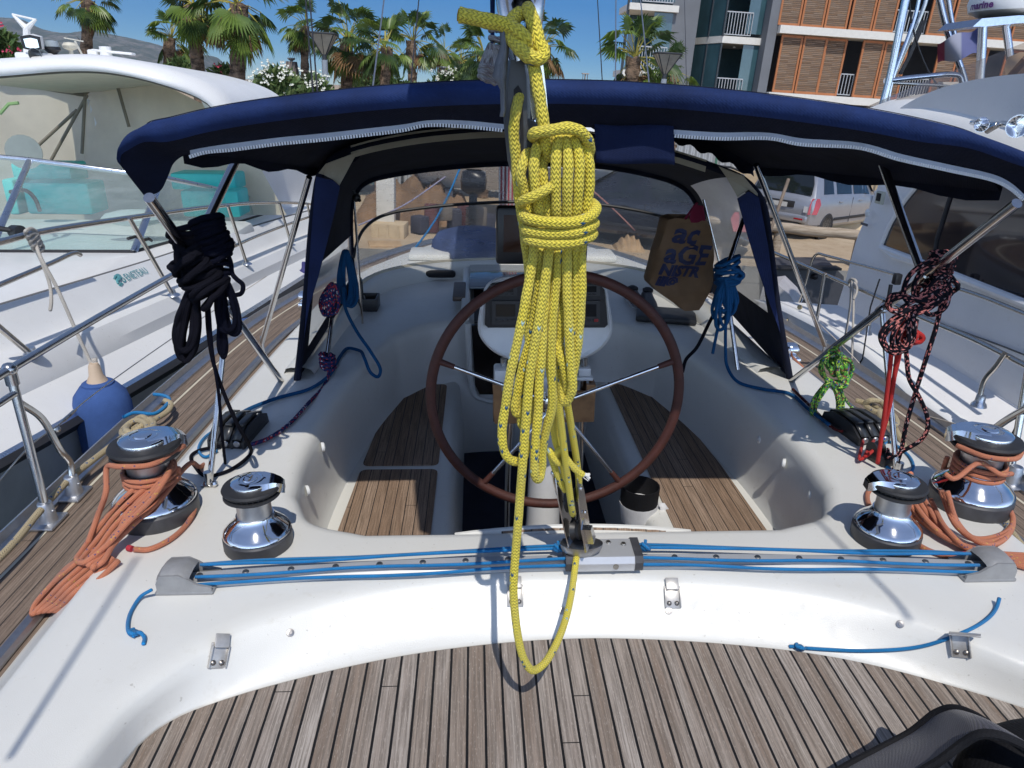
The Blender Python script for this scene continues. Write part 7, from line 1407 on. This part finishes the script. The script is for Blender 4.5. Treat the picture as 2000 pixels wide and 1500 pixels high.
cc=g.mix(rr_,(.17,.105,.065),(.30,.215,.15)); cc=g.mix(g.ramp(nn_,(.45,.0),(.75,.7)),cc,(.33,.17,.065)); cc=g.mix(g.ramp(fr,(.62,0.0),(.80,.85)),cc,(.035,.022,.015)); g.set(Base_Color=cc,Roughness=.7); g.bump(g.ramp(fr,(.0,.6),(.6,1.0),(.85,0.0)),.7,.03); LOUV=g.m
F1z0=W(1640,187).z; x_at=lambda px: W(px,120).x
F0b=W(1600,186).z; F1b=W(1600,55).z; FH=F1b-F0b; SH=.33
# x positions of the shutters from the lower floor (measured at their mid height)
def fx(px,py=120): return W(px,py).x
xl=fx(1512); xr=fx(2300,150)
for k in range(-1,4):
    z=F0b+FH*k; b=B(); b.box(((xl+xr)/2-.05,BD+.4,z-SH/2),(xr-xl+.1,1.4,SH)); mk(b,'floor_slab',SLAB,bl,False,world=True)
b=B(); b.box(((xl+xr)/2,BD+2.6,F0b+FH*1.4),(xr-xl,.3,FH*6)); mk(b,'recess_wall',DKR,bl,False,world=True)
b=B(); b.box(((xl+xr)/2,BD+2.5,F0b-FH*.9),(xr-xl,.3,FH*1.2)); mk(b,'ground_floor_wall',simple('ground_wall',(.30,.24,.17),.9),bl,False,world=True)
def shutter(x0,x1,z,h,dy=0.0):
    o=empty('shutter',None,None,(0,0,0)); o.parent=bl; o.location=V((x0+x1)/2,BD+dy,z)-root_off(bl); del o['_w']
    b=B(); fw=.09
    for cx_,w_ in ((x0+fw/2,fw),(x1-fw/2,fw)): b.box((cx_,BD+dy,z+h/2),(w_,.08,h))
    for cz_ in (z+fw/2,z+h-fw/2): b.box(((x0+x1)/2,BD+dy+.004,cz_),(x1-x0-2*fw,.07,fw*1.2))
    mk(b,'shutter_frame',ORF,o,False,world=True); b=B(); b.box(((x0+x1)/2,BD+dy+.01,z+h/2),(x1-x0-2*fw,.03,h-2*fw)); mk(b,'louvres',LOUV,o,False,world=True)
def railing(x0,x1,z,dy=.2,h=1.0):
    b=B(); b.box(((x0+x1)/2,BD+dy,z+h),(x1-x0,.05,.05)); b.box(((x0+x1)/2,BD+dy,z+.1),(x1-x0,.04,.04)); n=max(3,int((x1-x0)/.13))
    for i in range(n+1): b.box((x0+(x1-x0)*i/n,BD+dy,z+h/2+.03),(.03,.03,h-.1))
    mk(b,'balcony_railing',simple('railing_pale',(.45,.47,.49),.5),bl,False,world=True)
hs=FH-SH-.06
low=[(1518,1560),(1562,1608),(1608,1650,.15),(1678,1720),(1722,1768),(1828,1868),(1872,1926),(1960,2010),(2014,2066)]; upp=[(1527,1570),(1572,1617),(1619,1664),(1668,1714),(1716,1757),(1824,1868),(1872,1930),(1932,1990),(1994,2050)]
for t in low: shutter(fx(t[0]),fx(t[1]),F0b+.02,hs,t[2] if len(t)>2 else 0.0)
for t in upp: shutter(fx(t[0],0),fx(t[1],0),F1b+.02,hs)
for t in upp[1:7]: shutter(fx(t[0],-40)-.3,fx(t[1],-40)-.3,F1b+FH+.02,hs)
railing(fx(1652),fx(1678),F0b); railing(fx(1770),fx(1828),F0b); railing(fx(1928),fx(1958),F0b); railing(fx(1760,0),fx(1824,0),F1b)
# corner with glass balconies
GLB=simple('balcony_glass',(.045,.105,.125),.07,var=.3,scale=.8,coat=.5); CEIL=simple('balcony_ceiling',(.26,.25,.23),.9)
for x0,x1,d,mat,nm in ((1496,1514,.0,CONC,'corner_pillar'),(1318,1372,1.2,CONC,'end_wall')):
    a=W(x0,80); c=W(x1,80); b=B(); b.box(((a.x+c.x)/2,BD+d+1.2,F0b+FH),(c.x-a.x,2.4,FH*6)); mk(b,nm,mat,bl,False,world=True)
xc0,xc1=fx(1372,80),fx(1498,80)
for k in range(-1,3):
    z=F0b+FH*k-.55; b=B(); x0=fx(1420,70)
    b.prism([V(x0,BD+.6,z-.28),V(xc1+.05,BD+.6,z-.28),V(xc1+.05,BD+5,z-.28),V(xc0-.3,BD+5,z-.28)],V(0,0,.30)); mk(b,'balcony_slab',SLAB,bl,False,world=True)
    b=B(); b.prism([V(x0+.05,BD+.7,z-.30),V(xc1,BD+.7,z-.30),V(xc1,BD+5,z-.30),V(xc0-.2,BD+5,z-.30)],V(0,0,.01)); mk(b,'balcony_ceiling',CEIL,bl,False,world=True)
    b=B(); b.box(((x0+xc1)/2+.3,BD+3.8,z+FH/2),(xc1-x0+2.6,.1,FH)); mk(b,'balcony_window',GLB,bl,False,world=True)
    b=B(); b.prism([V(x0,BD+.66,z),V(x0+.06,BD+.66,z),V(xc0-.24,BD+5,z),V(xc0-.3,BD+5,z)],V(0,0,FH-.3)); mk(b,'side_glazing',GLB,bl,False,world=True)
    for i in range(5): 
        t=i/4; q=V(x0,BD+.62,z).lerp(V(xc0-.3,BD+4.96,z),t); b=B(); b.box(q+V(0,0,FH/2-.15),(.07,.07,FH-.3)); mk(b,'glazing_bar',simple('bar_dark',(.03,.035,.04),.4),bl,False,world=True)
    b=B(); b.box((x0+1.55,BD+.75,z+FH/2),(.9,.05,FH-.35)); mk(b,'glass_screen',GLB,bl,False,world=True); railing(x0+.05,xc1-.6,z,.68,1.05)
    b=B(); b.lathe([(0,-.06),(.07,-.05),(.07,0)],V((x0+xc1)/2,BD+1.6,z+FH-.34),12); mk(b,'ceiling_lamp',WHITE,bl,world=True)
# left end balconies
xa,xb=fx(1228,60),fx(1322,60)
for k in range(-1,3):
    z=F0b+FH*k+.62; b=B(); b.box(((xa+xb)/2+.15,BD+2.2,z-.15),(xb-xa+.1,2.6,.28)); mk(b,'balcony_slab',SLAB,bl,False,world=True)
    b=B(); b.box(((xa+xb)/2+.35,BD+3.2,z+FH/2),(xb-xa-.5,.1,FH)); mk(b,'balcony_window',GLB,bl,False,world=True); b=B(); b.box(((xa+xb)/2+.7,BD+1.2,z+FH/2),(.9,.05,FH-.3)); mk(b,'glass_screen',GLB,bl,False,world=True); railing(xa+.7,xb-.1,z,1.0,1.05)
    b=B(); b.box((xa+.1,BD+1.2,z+FH/2),(.12,.12,FH)); mk(b,'glazing_bar',simple('bar_dark',(.03,.035,.04),.4),bl,False,world=True)
# --- fence, wall --------------------------------------------------------------------
FD=21.0; g=NG('corrugated_sheet'); co=g.co(); s=g.sep(co); panel_=g.m_('FLOOR',g.m_('DIVIDE',s[0],1.1)); rnd=g.white(g.comb(panel_,0,0))[0]; cc=g.mix(g.ramp(rnd,(.2,0.0),(.9,1.0)),(.40,.42,.43),(.52,.53,.54)); cc=g.mix(g.ramp(g.noise(co,1.5,4),(.55,0.0),(.75,.35)),cc,(.30,.29,.27)); g.set(Base_Color=cc,Roughness=.55,Metallic=.15); CORR=g.m
def corr(px0,px1,mat,name,lab,z0,z1):
    a=WY(px0,280,FD).x; c=WY(px1,280,FD).x; fn=empty(name,lab,'fence',V((a+c)/2,FD,QZ),'corrugated fence runs',world=True); n=int((c-a)/.045); b=B(); pr=[V(a+(c-a)*i/n,FD+.035*(1 if (i//2)%2 else -1),0) for i in range(n+1)]; b.loft([[p+V(0,0,z0) for p in pr],[p+V(0,0,z1) for p in pr]]); mk(b,'sheeting',mat,fn,False,world=True)
    for k in range(int((c-a)/2.2)+1): b=B(); b.box((a+.2+2.2*k,FD+.02,(QZ+z1)/2),(.07,.16,z1-QZ+.05)); mk(b,'post',simple('post_green',(.06,.16,.11),.6) if k%2 else simple('post_dark',(.05,.05,.05),.6),fn,False,world=True)
corr(560,688,CORR,'corrugated_fence','grey corrugated fence seen at the left under the awning, beside the green panels',QZ+.2,QZ+2.45); corr(772,1240,CORR,'corrugated_fence','grey corrugated fence behind the yellow rope',QZ+.2,QZ+2.45); corr(1240,1640,CORR,'corrugated_fence','grey corrugated fence stretching right behind the silver car',WY(1500,343,FD).z,QZ+2.5)
g=NG('green_sheet'); co=g.co(); s=g.sep(co); rnd=g.noise(g.comb(g.m_('MULTIPLY',s[0],3.0),0,0),1.0,1); g.set(Base_Color=g.mix(g.ramp(rnd,(.4,0.0),(.6,1.0)),(.22,.40,.33),(.48,.55,.52)),Roughness=.6); corr(688,772,g.m,'corrugated_fence','faded green corrugated panels in the left part of the fence',QZ+.2,QZ+2.45)
b=B(); a=WY(1300,350,FD-.3); c=WY(2100,350,FD-.3); zt_=WY(1600,342,FD-.3).z; b.box(((a.x+c.x)/2,FD-.15,(QZ+zt_)/2),(c.x-a.x,.3,zt_-QZ)); o=mk(b,'low_wall',simple('beige_wall',(.48,.38,.25),.9,var=.15),None,False,world=True,loc=V((a.x+c.x)/2,FD,QZ)); tag(o,'low beige wall under the corrugated fence behind the silver car','wall')
def heap(px0,px1,ptop,dist,mat,name,lab,cat,seed,dep=1.2):
    a=WY(px0,ptop,dist); c=WY(px1,ptop,dist); h=a.lerp(c,.5).z-QZ; rn=random.Random(seed); b=B(); rows=[]; nx,ny=36,14
    for j in range(ny+1):
        v=j/ny; rows.append([V(a.x+(c.x-a.x)*i/nx,dist+dep*(v-.3),QZ-.02+h*max(0,(math.sin(pi*i/nx)**.6)*(math.sin(pi*v)**.8)*(1+.16*math.sin(i*.9+seed)+.10*math.sin(i*2.1+j*1.4+seed)))) for i in range(nx+1)])
    b.loft(rows); o=mk(b,name,mat,None,True,world=True,auto=180,loc=V((a.x+c.x)/2,dist,QZ)); tag(o,lab,cat); return o
SAND=simple('sand_tarp',(.56,.44,.28),.9,var=.18,scale=2.2,bump=.6,bscale=4)
heap(1490,1730,322,18.5,SAND,'sand_heap','beige heap of sand with dark shadows behind the silver car','sand heap',2); heap(690,935,352,16.5,simple('brown_earth',(.23,.145,.085),.95,var=.4,scale=2,bump=.8,bscale=6),'earth_heap','brown earth heap seen through the left of the clear window','earth heap',5,2.0); heap(1205,1262,462,14.3,simple('straw_brown',(.40,.27,.15),.95,var=.3,scale=4),'straw_heap','small pointed straw-brown heap seen through the window right of the rope','heap',7,.7)
# log rail
lr=empty('log_rail','round wooden log barrier lying across in front of the silver car','barrier',WY(1580,470,13.7),world=True); a=WY(1380,431,13.7); c=WY(1700,462,13.7); b=B(); b.tube([a.lerp(c,t/10)+V(0,0,.012*math.sin(t*1.7)) for t in range(11)],.10,14); g=NG('log_wood'); co=g.co(); s=g.sep(co); q=g.noise(g.comb(g.m_('MULTIPLY',s[0],3.0),g.m_('MULTIPLY',s[1],30.0),g.m_('MULTIPLY',s[2],30.0)),1.0,4); g.set(Base_Color=g.mix(g.ramp(q,(.35,0.0),(.7,1.0)),(.25,.19,.13),(.45,.37,.28)),Roughness=.9); mk(b,'log',g.m,lr,world=True)
for t in (.1,.45,.95): p=a.lerp(c,t); b=B(); b.tube([V(p.x,p.y+.05,QZ),p+V(0,.05,-.05)],.09,10); mk(b,'log_post',g.m,lr,world=True)
# --- cars -----------------------------------------------------------------------------
def car(c,yaw,paint,lab,name='parked_car'):
    o=empty(name,lab,'car',c,'cars parked behind the log rail',world=True); R=rotz(yaw)
    def T(x,y,z): return Vector(c)+R@V(x,y,z)
    GLS=simple('car_glass',(.012,.016,.018),.05,var=.2,coat=.5); PLA=simple('car_plastic',(.02,.02,.022),.55)
    secs=[(-2.22,.42,.78,.80,.74,.74,.70),(-2.16,.32,.92,.95,.82,.84,.78),(-2.06,.30,1.00,1.02,.85,.86,.80),(-1.85,.28,1.02,1.55,.87,.87,.64),(-1.4,.27,1.01,1.60,.87,.88,.65),(-.4,.26,.98,1.62,.87,.88,.66),(.35,.26,.96,1.56,.87,.88,.64),(.75,.26,.95,1.30,.87,.87,.66),(1.15,.26,.94,1.00,.87,.86,.70),(1.7,.28,.88,.92,.86,.83,.66),(2.1,.32,.72,.76,.82,.78,.6),(2.22,.40,.60,.62,.72,.7,.55)]
    b=B(); rings=[]
    for y,zl,zb,zr,wl,wb,wr in secs:
        zm=zl+(zb-zl)*.55; h=[(wl*.9,zl),(wl,zl+.08),(wb+.01,zm),(wb,zb-.03),(wb-.02,zb),(wr+.03,zr-.05),(wr-.05,zr),(wr*.5,zr+.03)]
        rings.append([T(x,y,z) for x,z in h]+[T(0,y,zr+.035)]+[T(-x,y,z) for x,z in reversed(h)])
    b.loft(rings); b.poly(rings[0]); b.poly(rings[-1]); mk(b,'body',paint,o,auto=35,world=True)
    def side(y,t,sx,off=.006):   # point on the glasshouse side
        for (a,b_) in zip(secs,secs[1:]):
            if a[0]<=y<=b_[0]:
                u=(y-a[0])/(b_[0]-a[0]); q=[a[i]+(b_[i]-a[i])*u for i in range(7)]; break
        zb,zr,wb,wr=q[2],q[3]-.05,q[5]-.02,q[6]+.03; return T(sx*(wb+(wr-wb)*t+off),y,zb+(zr-zb)*t)
    for sx in (-1,1):
        for y0,y1,k in ((-1.72,-1.22,0),(-1.08,-.30,1),(-.18,.72,2)):
            b=B(); ys=[y0+(y1-y0)*i/4 for i in range(5)]; top=[side(min(y,.62) if k==2 else (max(y,-1.62) if k==0 else y),.86 if not (k==2 and y>.5) else .70,sx) for y in ys]; lo=[side(y,.08,sx) for y in ys]; b.loft([lo,top]); mk(b,'side_window',GLS,o,False,world=True)
        for y0,y1 in ((-1.15,-.24),(-.22,.85)):
            b=B(); b.tube([T(sx*.882,y1,.35),T(sx*.886,y1,.94)],.006,5); d=mk(b,'door_gap',PLA,o,world=True)
        for y in (-.42,.62): b=B(); b.box(T(sx*.895,y-.45,.86),(.03,.16,.035),R,.01); mk(b,'door_handle',paint,o,world=True)
        b=B(); b.box(T(sx*.885,-.2,.46),(.02,1.7,.07),R,.01); mk(b,'side_moulding',PLA,o,world=True)
        b=B(); b.tube([T(sx*.58,-1.75,1.615),T(sx*.60,-1.55,1.67),T(sx*.60,.0,1.69),T(sx*.59,.25,1.63)],.022,8); mk(b,'roof_rail',PLA,o,world=True)
        b=B(); b.loft([[T(sx*.90,-1.98,.98),T(sx*.80,-2.14,.98)],[T(sx*.93,-1.93,.85),T(sx*.80,-2.21,.85)],[T(sx*.92,-2.02,.62),T(sx*.80,-2.24,.62)]]); tl=mk(b,'tail_light',simple('tail_red',(.42,.008,.018),.15,var=.25,coat=.5),o,auto=30,world=True)
        b=B(); b.loft([[T(sx*.80,-2.246,.80),T(sx*.69,-2.25,.80)],[T(sx*.80,-2.252,.66),T(sx*.69,-2.254,.66)]]); mk(b,'reverse_lamp',simple('lamp_clear',(.55,.55,.56),.2),tl,False,world=True)
        b=B(); b.ball(T(sx*.98,.80,1.02),.09,10,(1,.6,.8)); mk(b,'mirror',paint,o,world=True)
        for y in (-1.35,1.35):
            q=T(sx*.80,y,.32); ax=R@V(sx,0,0); w=empty('wheel',None,None,(0,0,0)); w.parent=o; w.location=q-root_off(o); del w['_w']
            b=B(); b.lathe([(.21,.09),(.28,.10),(.315,.07),(.32,0),(.315,-.1),(.2,-.11)],q,28,frame_z(ax)); mk(b,'tyre',RUBBER,w,world=True)
            b=B(); b.lathe([(.215,.09),(.20,.075),(.19,.05),(.06,.07),(.05,.085),(0,.085)],q,28,frame_z(ax))
            mk(b,'rim',metal('alloy_rim',(.62,.63,.65),.3),w,auto=40,world=True); b=B(); Rf=frame_z(ax)
            for k in range(5): a_=2*pi*k/5; b.box(q+Rf@V(.125*math.cos(a_),.125*math.sin(a_),.066),(.09,.05,.02),Rf@rotz(a_))
            mk(b,'rim_opening',DARK,w,False,world=True)
            b=B(); b.lathe([(.0,.0),(.37,.0),(.37,.095),(.0,.095)],q-ax*.03,24,frame_z(ax)); mk(b,'wheel_arch',DARK,o,world=True)
    b=B(); b.loft([[T(x,-2.10,1.04) for x in (-.74,0,.74)],[T(x,-1.995,1.28) for x in (-.70,0,.70)],[T(x,-1.895,1.47) for x in (-.60,0,.60)]]); mk(b,'rear_window',GLS,o,world=True)
    b=B(); b.loft([[T(x,.50,1.52) for x in (-.60,0,.60)],[T(x,.92,1.25) for x in (-.68,0,.68)],[T(x,1.22,1.00) for x in (-.72,0,.72)]]); mk(b,'windscreen',GLS,o,world=True)
    b=B(); b.box(T(0,-2.215,.80),(.86,.05,.15),R,.02); mk(b,'plate_recess',PLA,o,world=True); b=B(); b.box(T(0,-2.245,.78),(.52,.012,.105),R); mk(b,'number_plate',simple('plate_white',(.6,.6,.58),.4),o,False,world=True)
    b=B(); b.box(T(0,-2.22,.50),(1.6,.12,.18),R,.05); mk(b,'rear_bumper',paint,o,world=True); b=B(); b.box(T(.62,-2.285,.50),(.22,.012,.035),R,.004); b.box(T(-.62,-2.285,.50),(.22,.012,.035),R,.004); mk(b,'reflectors',simple('tail_red',(.42,.008,.018),.15),o,world=True)
    b=B(); b.box(T(0,-2.23,.36),(1.3,.10,.09),R,.03); mk(b,'bumper_skirt',PLA,o,world=True); return o
PSIL=simple('silver_paint',(.36,.37,.40),.30,.5,var=.05,coat=.5); PDK=simple('dark_paint',(.018,.020,.030),.22,.1,var=.1,coat=.6)
q=WY(1583,430,16.3); ya=math.radians(-52); car(V(q.x,16.3,QZ)-rotz(ya)@V(.86,-2.15,0),ya,PSIL,'silver estate car with red tail light parked behind the log rail')
q=WY(1278,400,13.6); car(V(q.x+.2,15.2,QZ),math.radians(62),PDK,'dark car seen through the clear window right of the yellow rope')
# things seen through the window
wbt=empty('white_boat','white motorboat hull on the hard seen through the clear window','boat',V(WY(1050,380,16.5).x,16.5,QZ),world=True); b=B(); ring=[]
for px,sc in ((815,.75),(850,.95),(950,1.0),(1080,1.0),(1180,.85),(1250,.45),(1290,.05)):
    x=WY(px,300,17.2).x; ring.append([V(x,17.2+y*sc,QZ+z) for y,z in ((-1.05,2.35),(-1.15,2.1),(-1.0,1.35),(-.2,.72),(.2,.72),(1.0,1.35),(1.15,2.1),(1.05,2.35))])
b.loft(ring); b.loft([[r[0],r[-1]] for r in ring]); b.poly(ring[0]); mk(b,'hull',WHITE,wbt,auto=35,world=True); b=B(); b.tube([r[1]+V(0,-.02,-.3) for r in ring],.03,6); mk(b,'purple_stripe',simple('stripe_violet',(.30,.26,.52),.5),wbt,world=True)
b=B()
for px in (880,1080,1180): x=WY(px,300,17.2).x; b.box((x,17.2,QZ+.36),(.18,1.1,.74))
mk(b,'cradle',simple('cradle_steel',(.10,.10,.12),.7),wbt,False,world=True)
ob=empty('outboard_motor','black outboard motor hanging on a boat seen left of the display through the window','outboard motor',WY(925,470,14.4),world=True); c=WY(925,359,14.4); b=B(); b.loft([[c+V(x*s_,y*s_,z) for x,y in ((-.22,-.2),(.22,-.2),(.26,.1),(.2,.3),(-.2,.3),(-.26,.1))] for s_,z in ((.6,.26),(.9,.22),(1.0,.05),(.95,-.12),(.6,-.18))],closed=True); mk(b,'cowl',simple('cowl_black',(.016,.017,.022),.35),ob,auto=60,world=True); b=B(); b.box(c+V(0,.1,-.50),(.16,.26,.7),bev=.03); b.lathe([(0,-.2),(.05,-.15),(.06,.1),(0,.2)],c+V(0,.1,-.85),12,Matrix.Rotation(pi/2,3,'X')); mk(b,'leg',BLACKP,ob,world=True); b=B(); b.box(c+V(.0,.1,-1.0),(.8,.08,.06)); b.tube([c+V(-.3,.1,-.98),V(c.x-.35,14.5,QZ)],.03,6); b.tube([c+V(.3,.1,-.98),V(c.x+.35,14.5,QZ)],.03,6); mk(b,'stand',simple('stand_grey',(.15,.15,.17),.6),ob,world=True)
def boxthing(px,py,dist,sz,mat,name,lab,cat,rz_=.2):
    c=WY(px,py,dist); o=empty(name,lab,cat,V(c.x,dist,c.z-sz[2]/2),world=True); b=B(); R=rotz(rz_); b.box(c,sz,R,.015); mk(b,'box',mat,o,world=True); b=B()
    for t in (-.32,.0,.32): b.box(c+R@V(sz[0]*t,-sz[1]/2-.012,0),(.05,.02,sz[2]*.94),R)
    mk(b,'battens',mat,o,False,world=True)
CRT=simple('crate_wood',(.46,.31,.17),.85,var=.2); boxthing(752,492,13.7,(.62,.5,.34),CRT,'wooden_crate','light wooden crate on the ground seen through the left of the window','crate'); boxthing(762,456,14.6,(.66,.5,.46),simple('pale_crate',(.55,.43,.28),.85),'wooden_crate','paler sand-coloured crate stacked beyond the first one','crate',-.1)
c=WY(754,380,14.8); wp=empty('white_pillar','white square pillar on the quay seen through the left of the window','pillar',V(c.x,14.8,QZ),world=True); b=B(); b.box((c.x,14.8,QZ+.95),(.36,.36,1.9),bev=.02); mk(b,'shaft',SLAB,wp,world=True); b=B(); b.box((c.x,14.8,QZ+1.93),(.44,.44,.08),bev=.015); mk(b,'cap',SLAB,wp,world=True)
rn=random.Random(9)
for k in range(7):
    px=820+22*k; c=WY(px,430+rn.uniform(-14,14),15.0); o=B(); o.box(V(c.x,15+.2*k%1,QZ+.2+.1*(k%3)),(rn.uniform(.2,.4),.3,rn.uniform(.3,.6)),rotz(rn.random()),.03); oo=mk(o,'gear_bag',simple('gear%d'%(k%3),((.05,.05,.07),(.13,.05,.05),(.20,.17,.14))[k%3],.8),None,world=True,loc=V(c.x,15,QZ)); tag(oo,'dark bag or box in the jumble on the quay seen through the window','bag','jumble of gear on the quay')
# wooden spar leaning across
sp=B(); sp.tube([WY(1540,350,12.2),WY(1498,470,11.6)],.028,8); o=mk(sp,'wooden_spar',simple('old_spar',(.20,.15,.11),.8,var=.3),None,world=True,loc=WY(1498,470,11.6)); tag(o,'old wooden spar leaning in front of the silver car','spar')

# --- the air between here and the hills ---------------------------------------------------
hz=B(); hz.box((0,1150,150),(5200,4200,304)); g=NG('haze_air'); g.n.remove(g.p); pv=g.node('ShaderNodeVolumePrincipled'); pv.inputs['Color'].default_value=(.78,.86,1.0,1); pv.inputs['Density'].default_value=.00022; pv.inputs['Anisotropy'].default_value=.3; g.l.new(pv.outputs[0],g.out.inputs['Volume'])
o=mk(hz,'haze',g.m,None,False,world=True); o['kind']='stuff'
# ---------------------------------------------------------------- settle the yacht frame into the world, camera, light
bpy.context.view_layer.update()
for o in list(scn.objects):
    if o.parent is None and o.type in ('MESH','EMPTY'):
        if not o.get('_w',0): o.matrix_world=HM@o.matrix_basis
        if '_w' in o: del o['_w']
for o in scn.objects:
    if '_w' in o: del o['_w']
cam=bpy.data.cameras.new('camera'); co=bpy.data.objects.new('camera',cam); COL.objects.link(co)
cam.sensor_fit='HORIZONTAL'; cam.sensor_width=36.0; cam.lens=F/2000*36; cam.clip_start=.05; cam.clip_end=20000
M=Matrix((CR,CU,-CF)).transposed().to_4x4(); M.translation=CAM
co.matrix_world=HM@M; scn.camera=co
sd=V(math.sin(SUN_AZ)*math.cos(SUN_EL),-math.cos(SUN_AZ)*math.cos(SUN_EL),math.sin(SUN_EL))
L=bpy.data.lights.new('sun','SUN'); L.energy=2.75; L.angle=math.radians(.53); L.color=(1.0,.955,.89)
lo=bpy.data.objects.new('sun',L); COL.objects.link(lo); lo.rotation_euler=sd.to_track_quat('Z','Y').to_euler()
w=bpy.data.worlds.new('World'); scn.world=w; w.use_nodes=True; nt=w.node_tree; bg=nt.nodes['Background']
sky=nt.nodes.new('ShaderNodeTexSky'); sky.sky_type='NISHITA'; sky.sun_disc=False; sky.sun_elevation=SUN_EL
sky.sun_rotation=math.atan2(sd.x,sd.y); sky.altitude=4000; sky.air_density=1.0; sky.dust_density=0.0; sky.ozone_density=6.0
tcw=nt.nodes.new('ShaderNodeTexCoord'); sp_=nt.nodes.new('ShaderNodeSeparateXYZ'); nt.links.new(tcw.outputs['Generated'],sp_.inputs[0])
mr=nt.nodes.new('ShaderNodeMapRange'); mr.interpolation_type='SMOOTHSTEP'; nt.links.new(sp_.outputs['Z'],mr.inputs[0]); mr.inputs[1].default_value=.10; mr.inputs[2].default_value=.55; mr.inputs[3].default_value=0.0; mr.inputs[4].default_value=1.0
def hsv(sat,val):
    h=nt.nodes.new('ShaderNodeHueSaturation'); h.inputs['Saturation'].default_value=sat; h.inputs['Value'].default_value=val; nt.links.new(sky.outputs[0],h.inputs['Color']); return h.outputs[0]
mxw=nt.nodes.new('ShaderNodeMix'); mxw.data_type='RGBA'; nt.links.new(mr.outputs[0],mxw.inputs[0]); mb_=nt.nodes.new('ShaderNodeMapRange'); mb_.interpolation_type='SMOOTHSTEP'; nt.links.new(sp_.outputs['Y'],mb_.inputs[0]); mb_.inputs[1].default_value=.25; mb_.inputs[2].default_value=-.45; mb_.inputs[3].default_value=0.0; mb_.inputs[4].default_value=1.0
mxb=nt.nodes.new('ShaderNodeMix'); mxb.data_type='RGBA'; nt.links.new(mb_.outputs[0],mxb.inputs[0]); nt.links.new(hsv(1.45,.60),mxb.inputs[6]); nt.links.new(hsv(.7,2.0),mxb.inputs[7])
nt.links.new(mxb.outputs[2],mxw.inputs[6]); nt.links.new(hsv(.85,1.0),mxw.inputs[7]); nt.links.new(mxw.outputs[2],bg.inputs[0]); bg.inputs[1].default_value=.13
scn.view_settings.view_transform='Standard'; scn.view_settings.look='None'; scn.view_settings.exposure=0.34; scn.view_settings.gamma=1.0
scn.render.engine='CYCLES'; cy=scn.cycles
cy.max_bounces=10; cy.diffuse_bounces=5; cy.glossy_bounces=4; cy.transmission_bounces=4; cy.transparent_max_bounces=16
cy.caustics_reflective=False; cy.caustics_refractive=False; cy.use_denoising=True; cy.sample_clamp_indirect=6.0
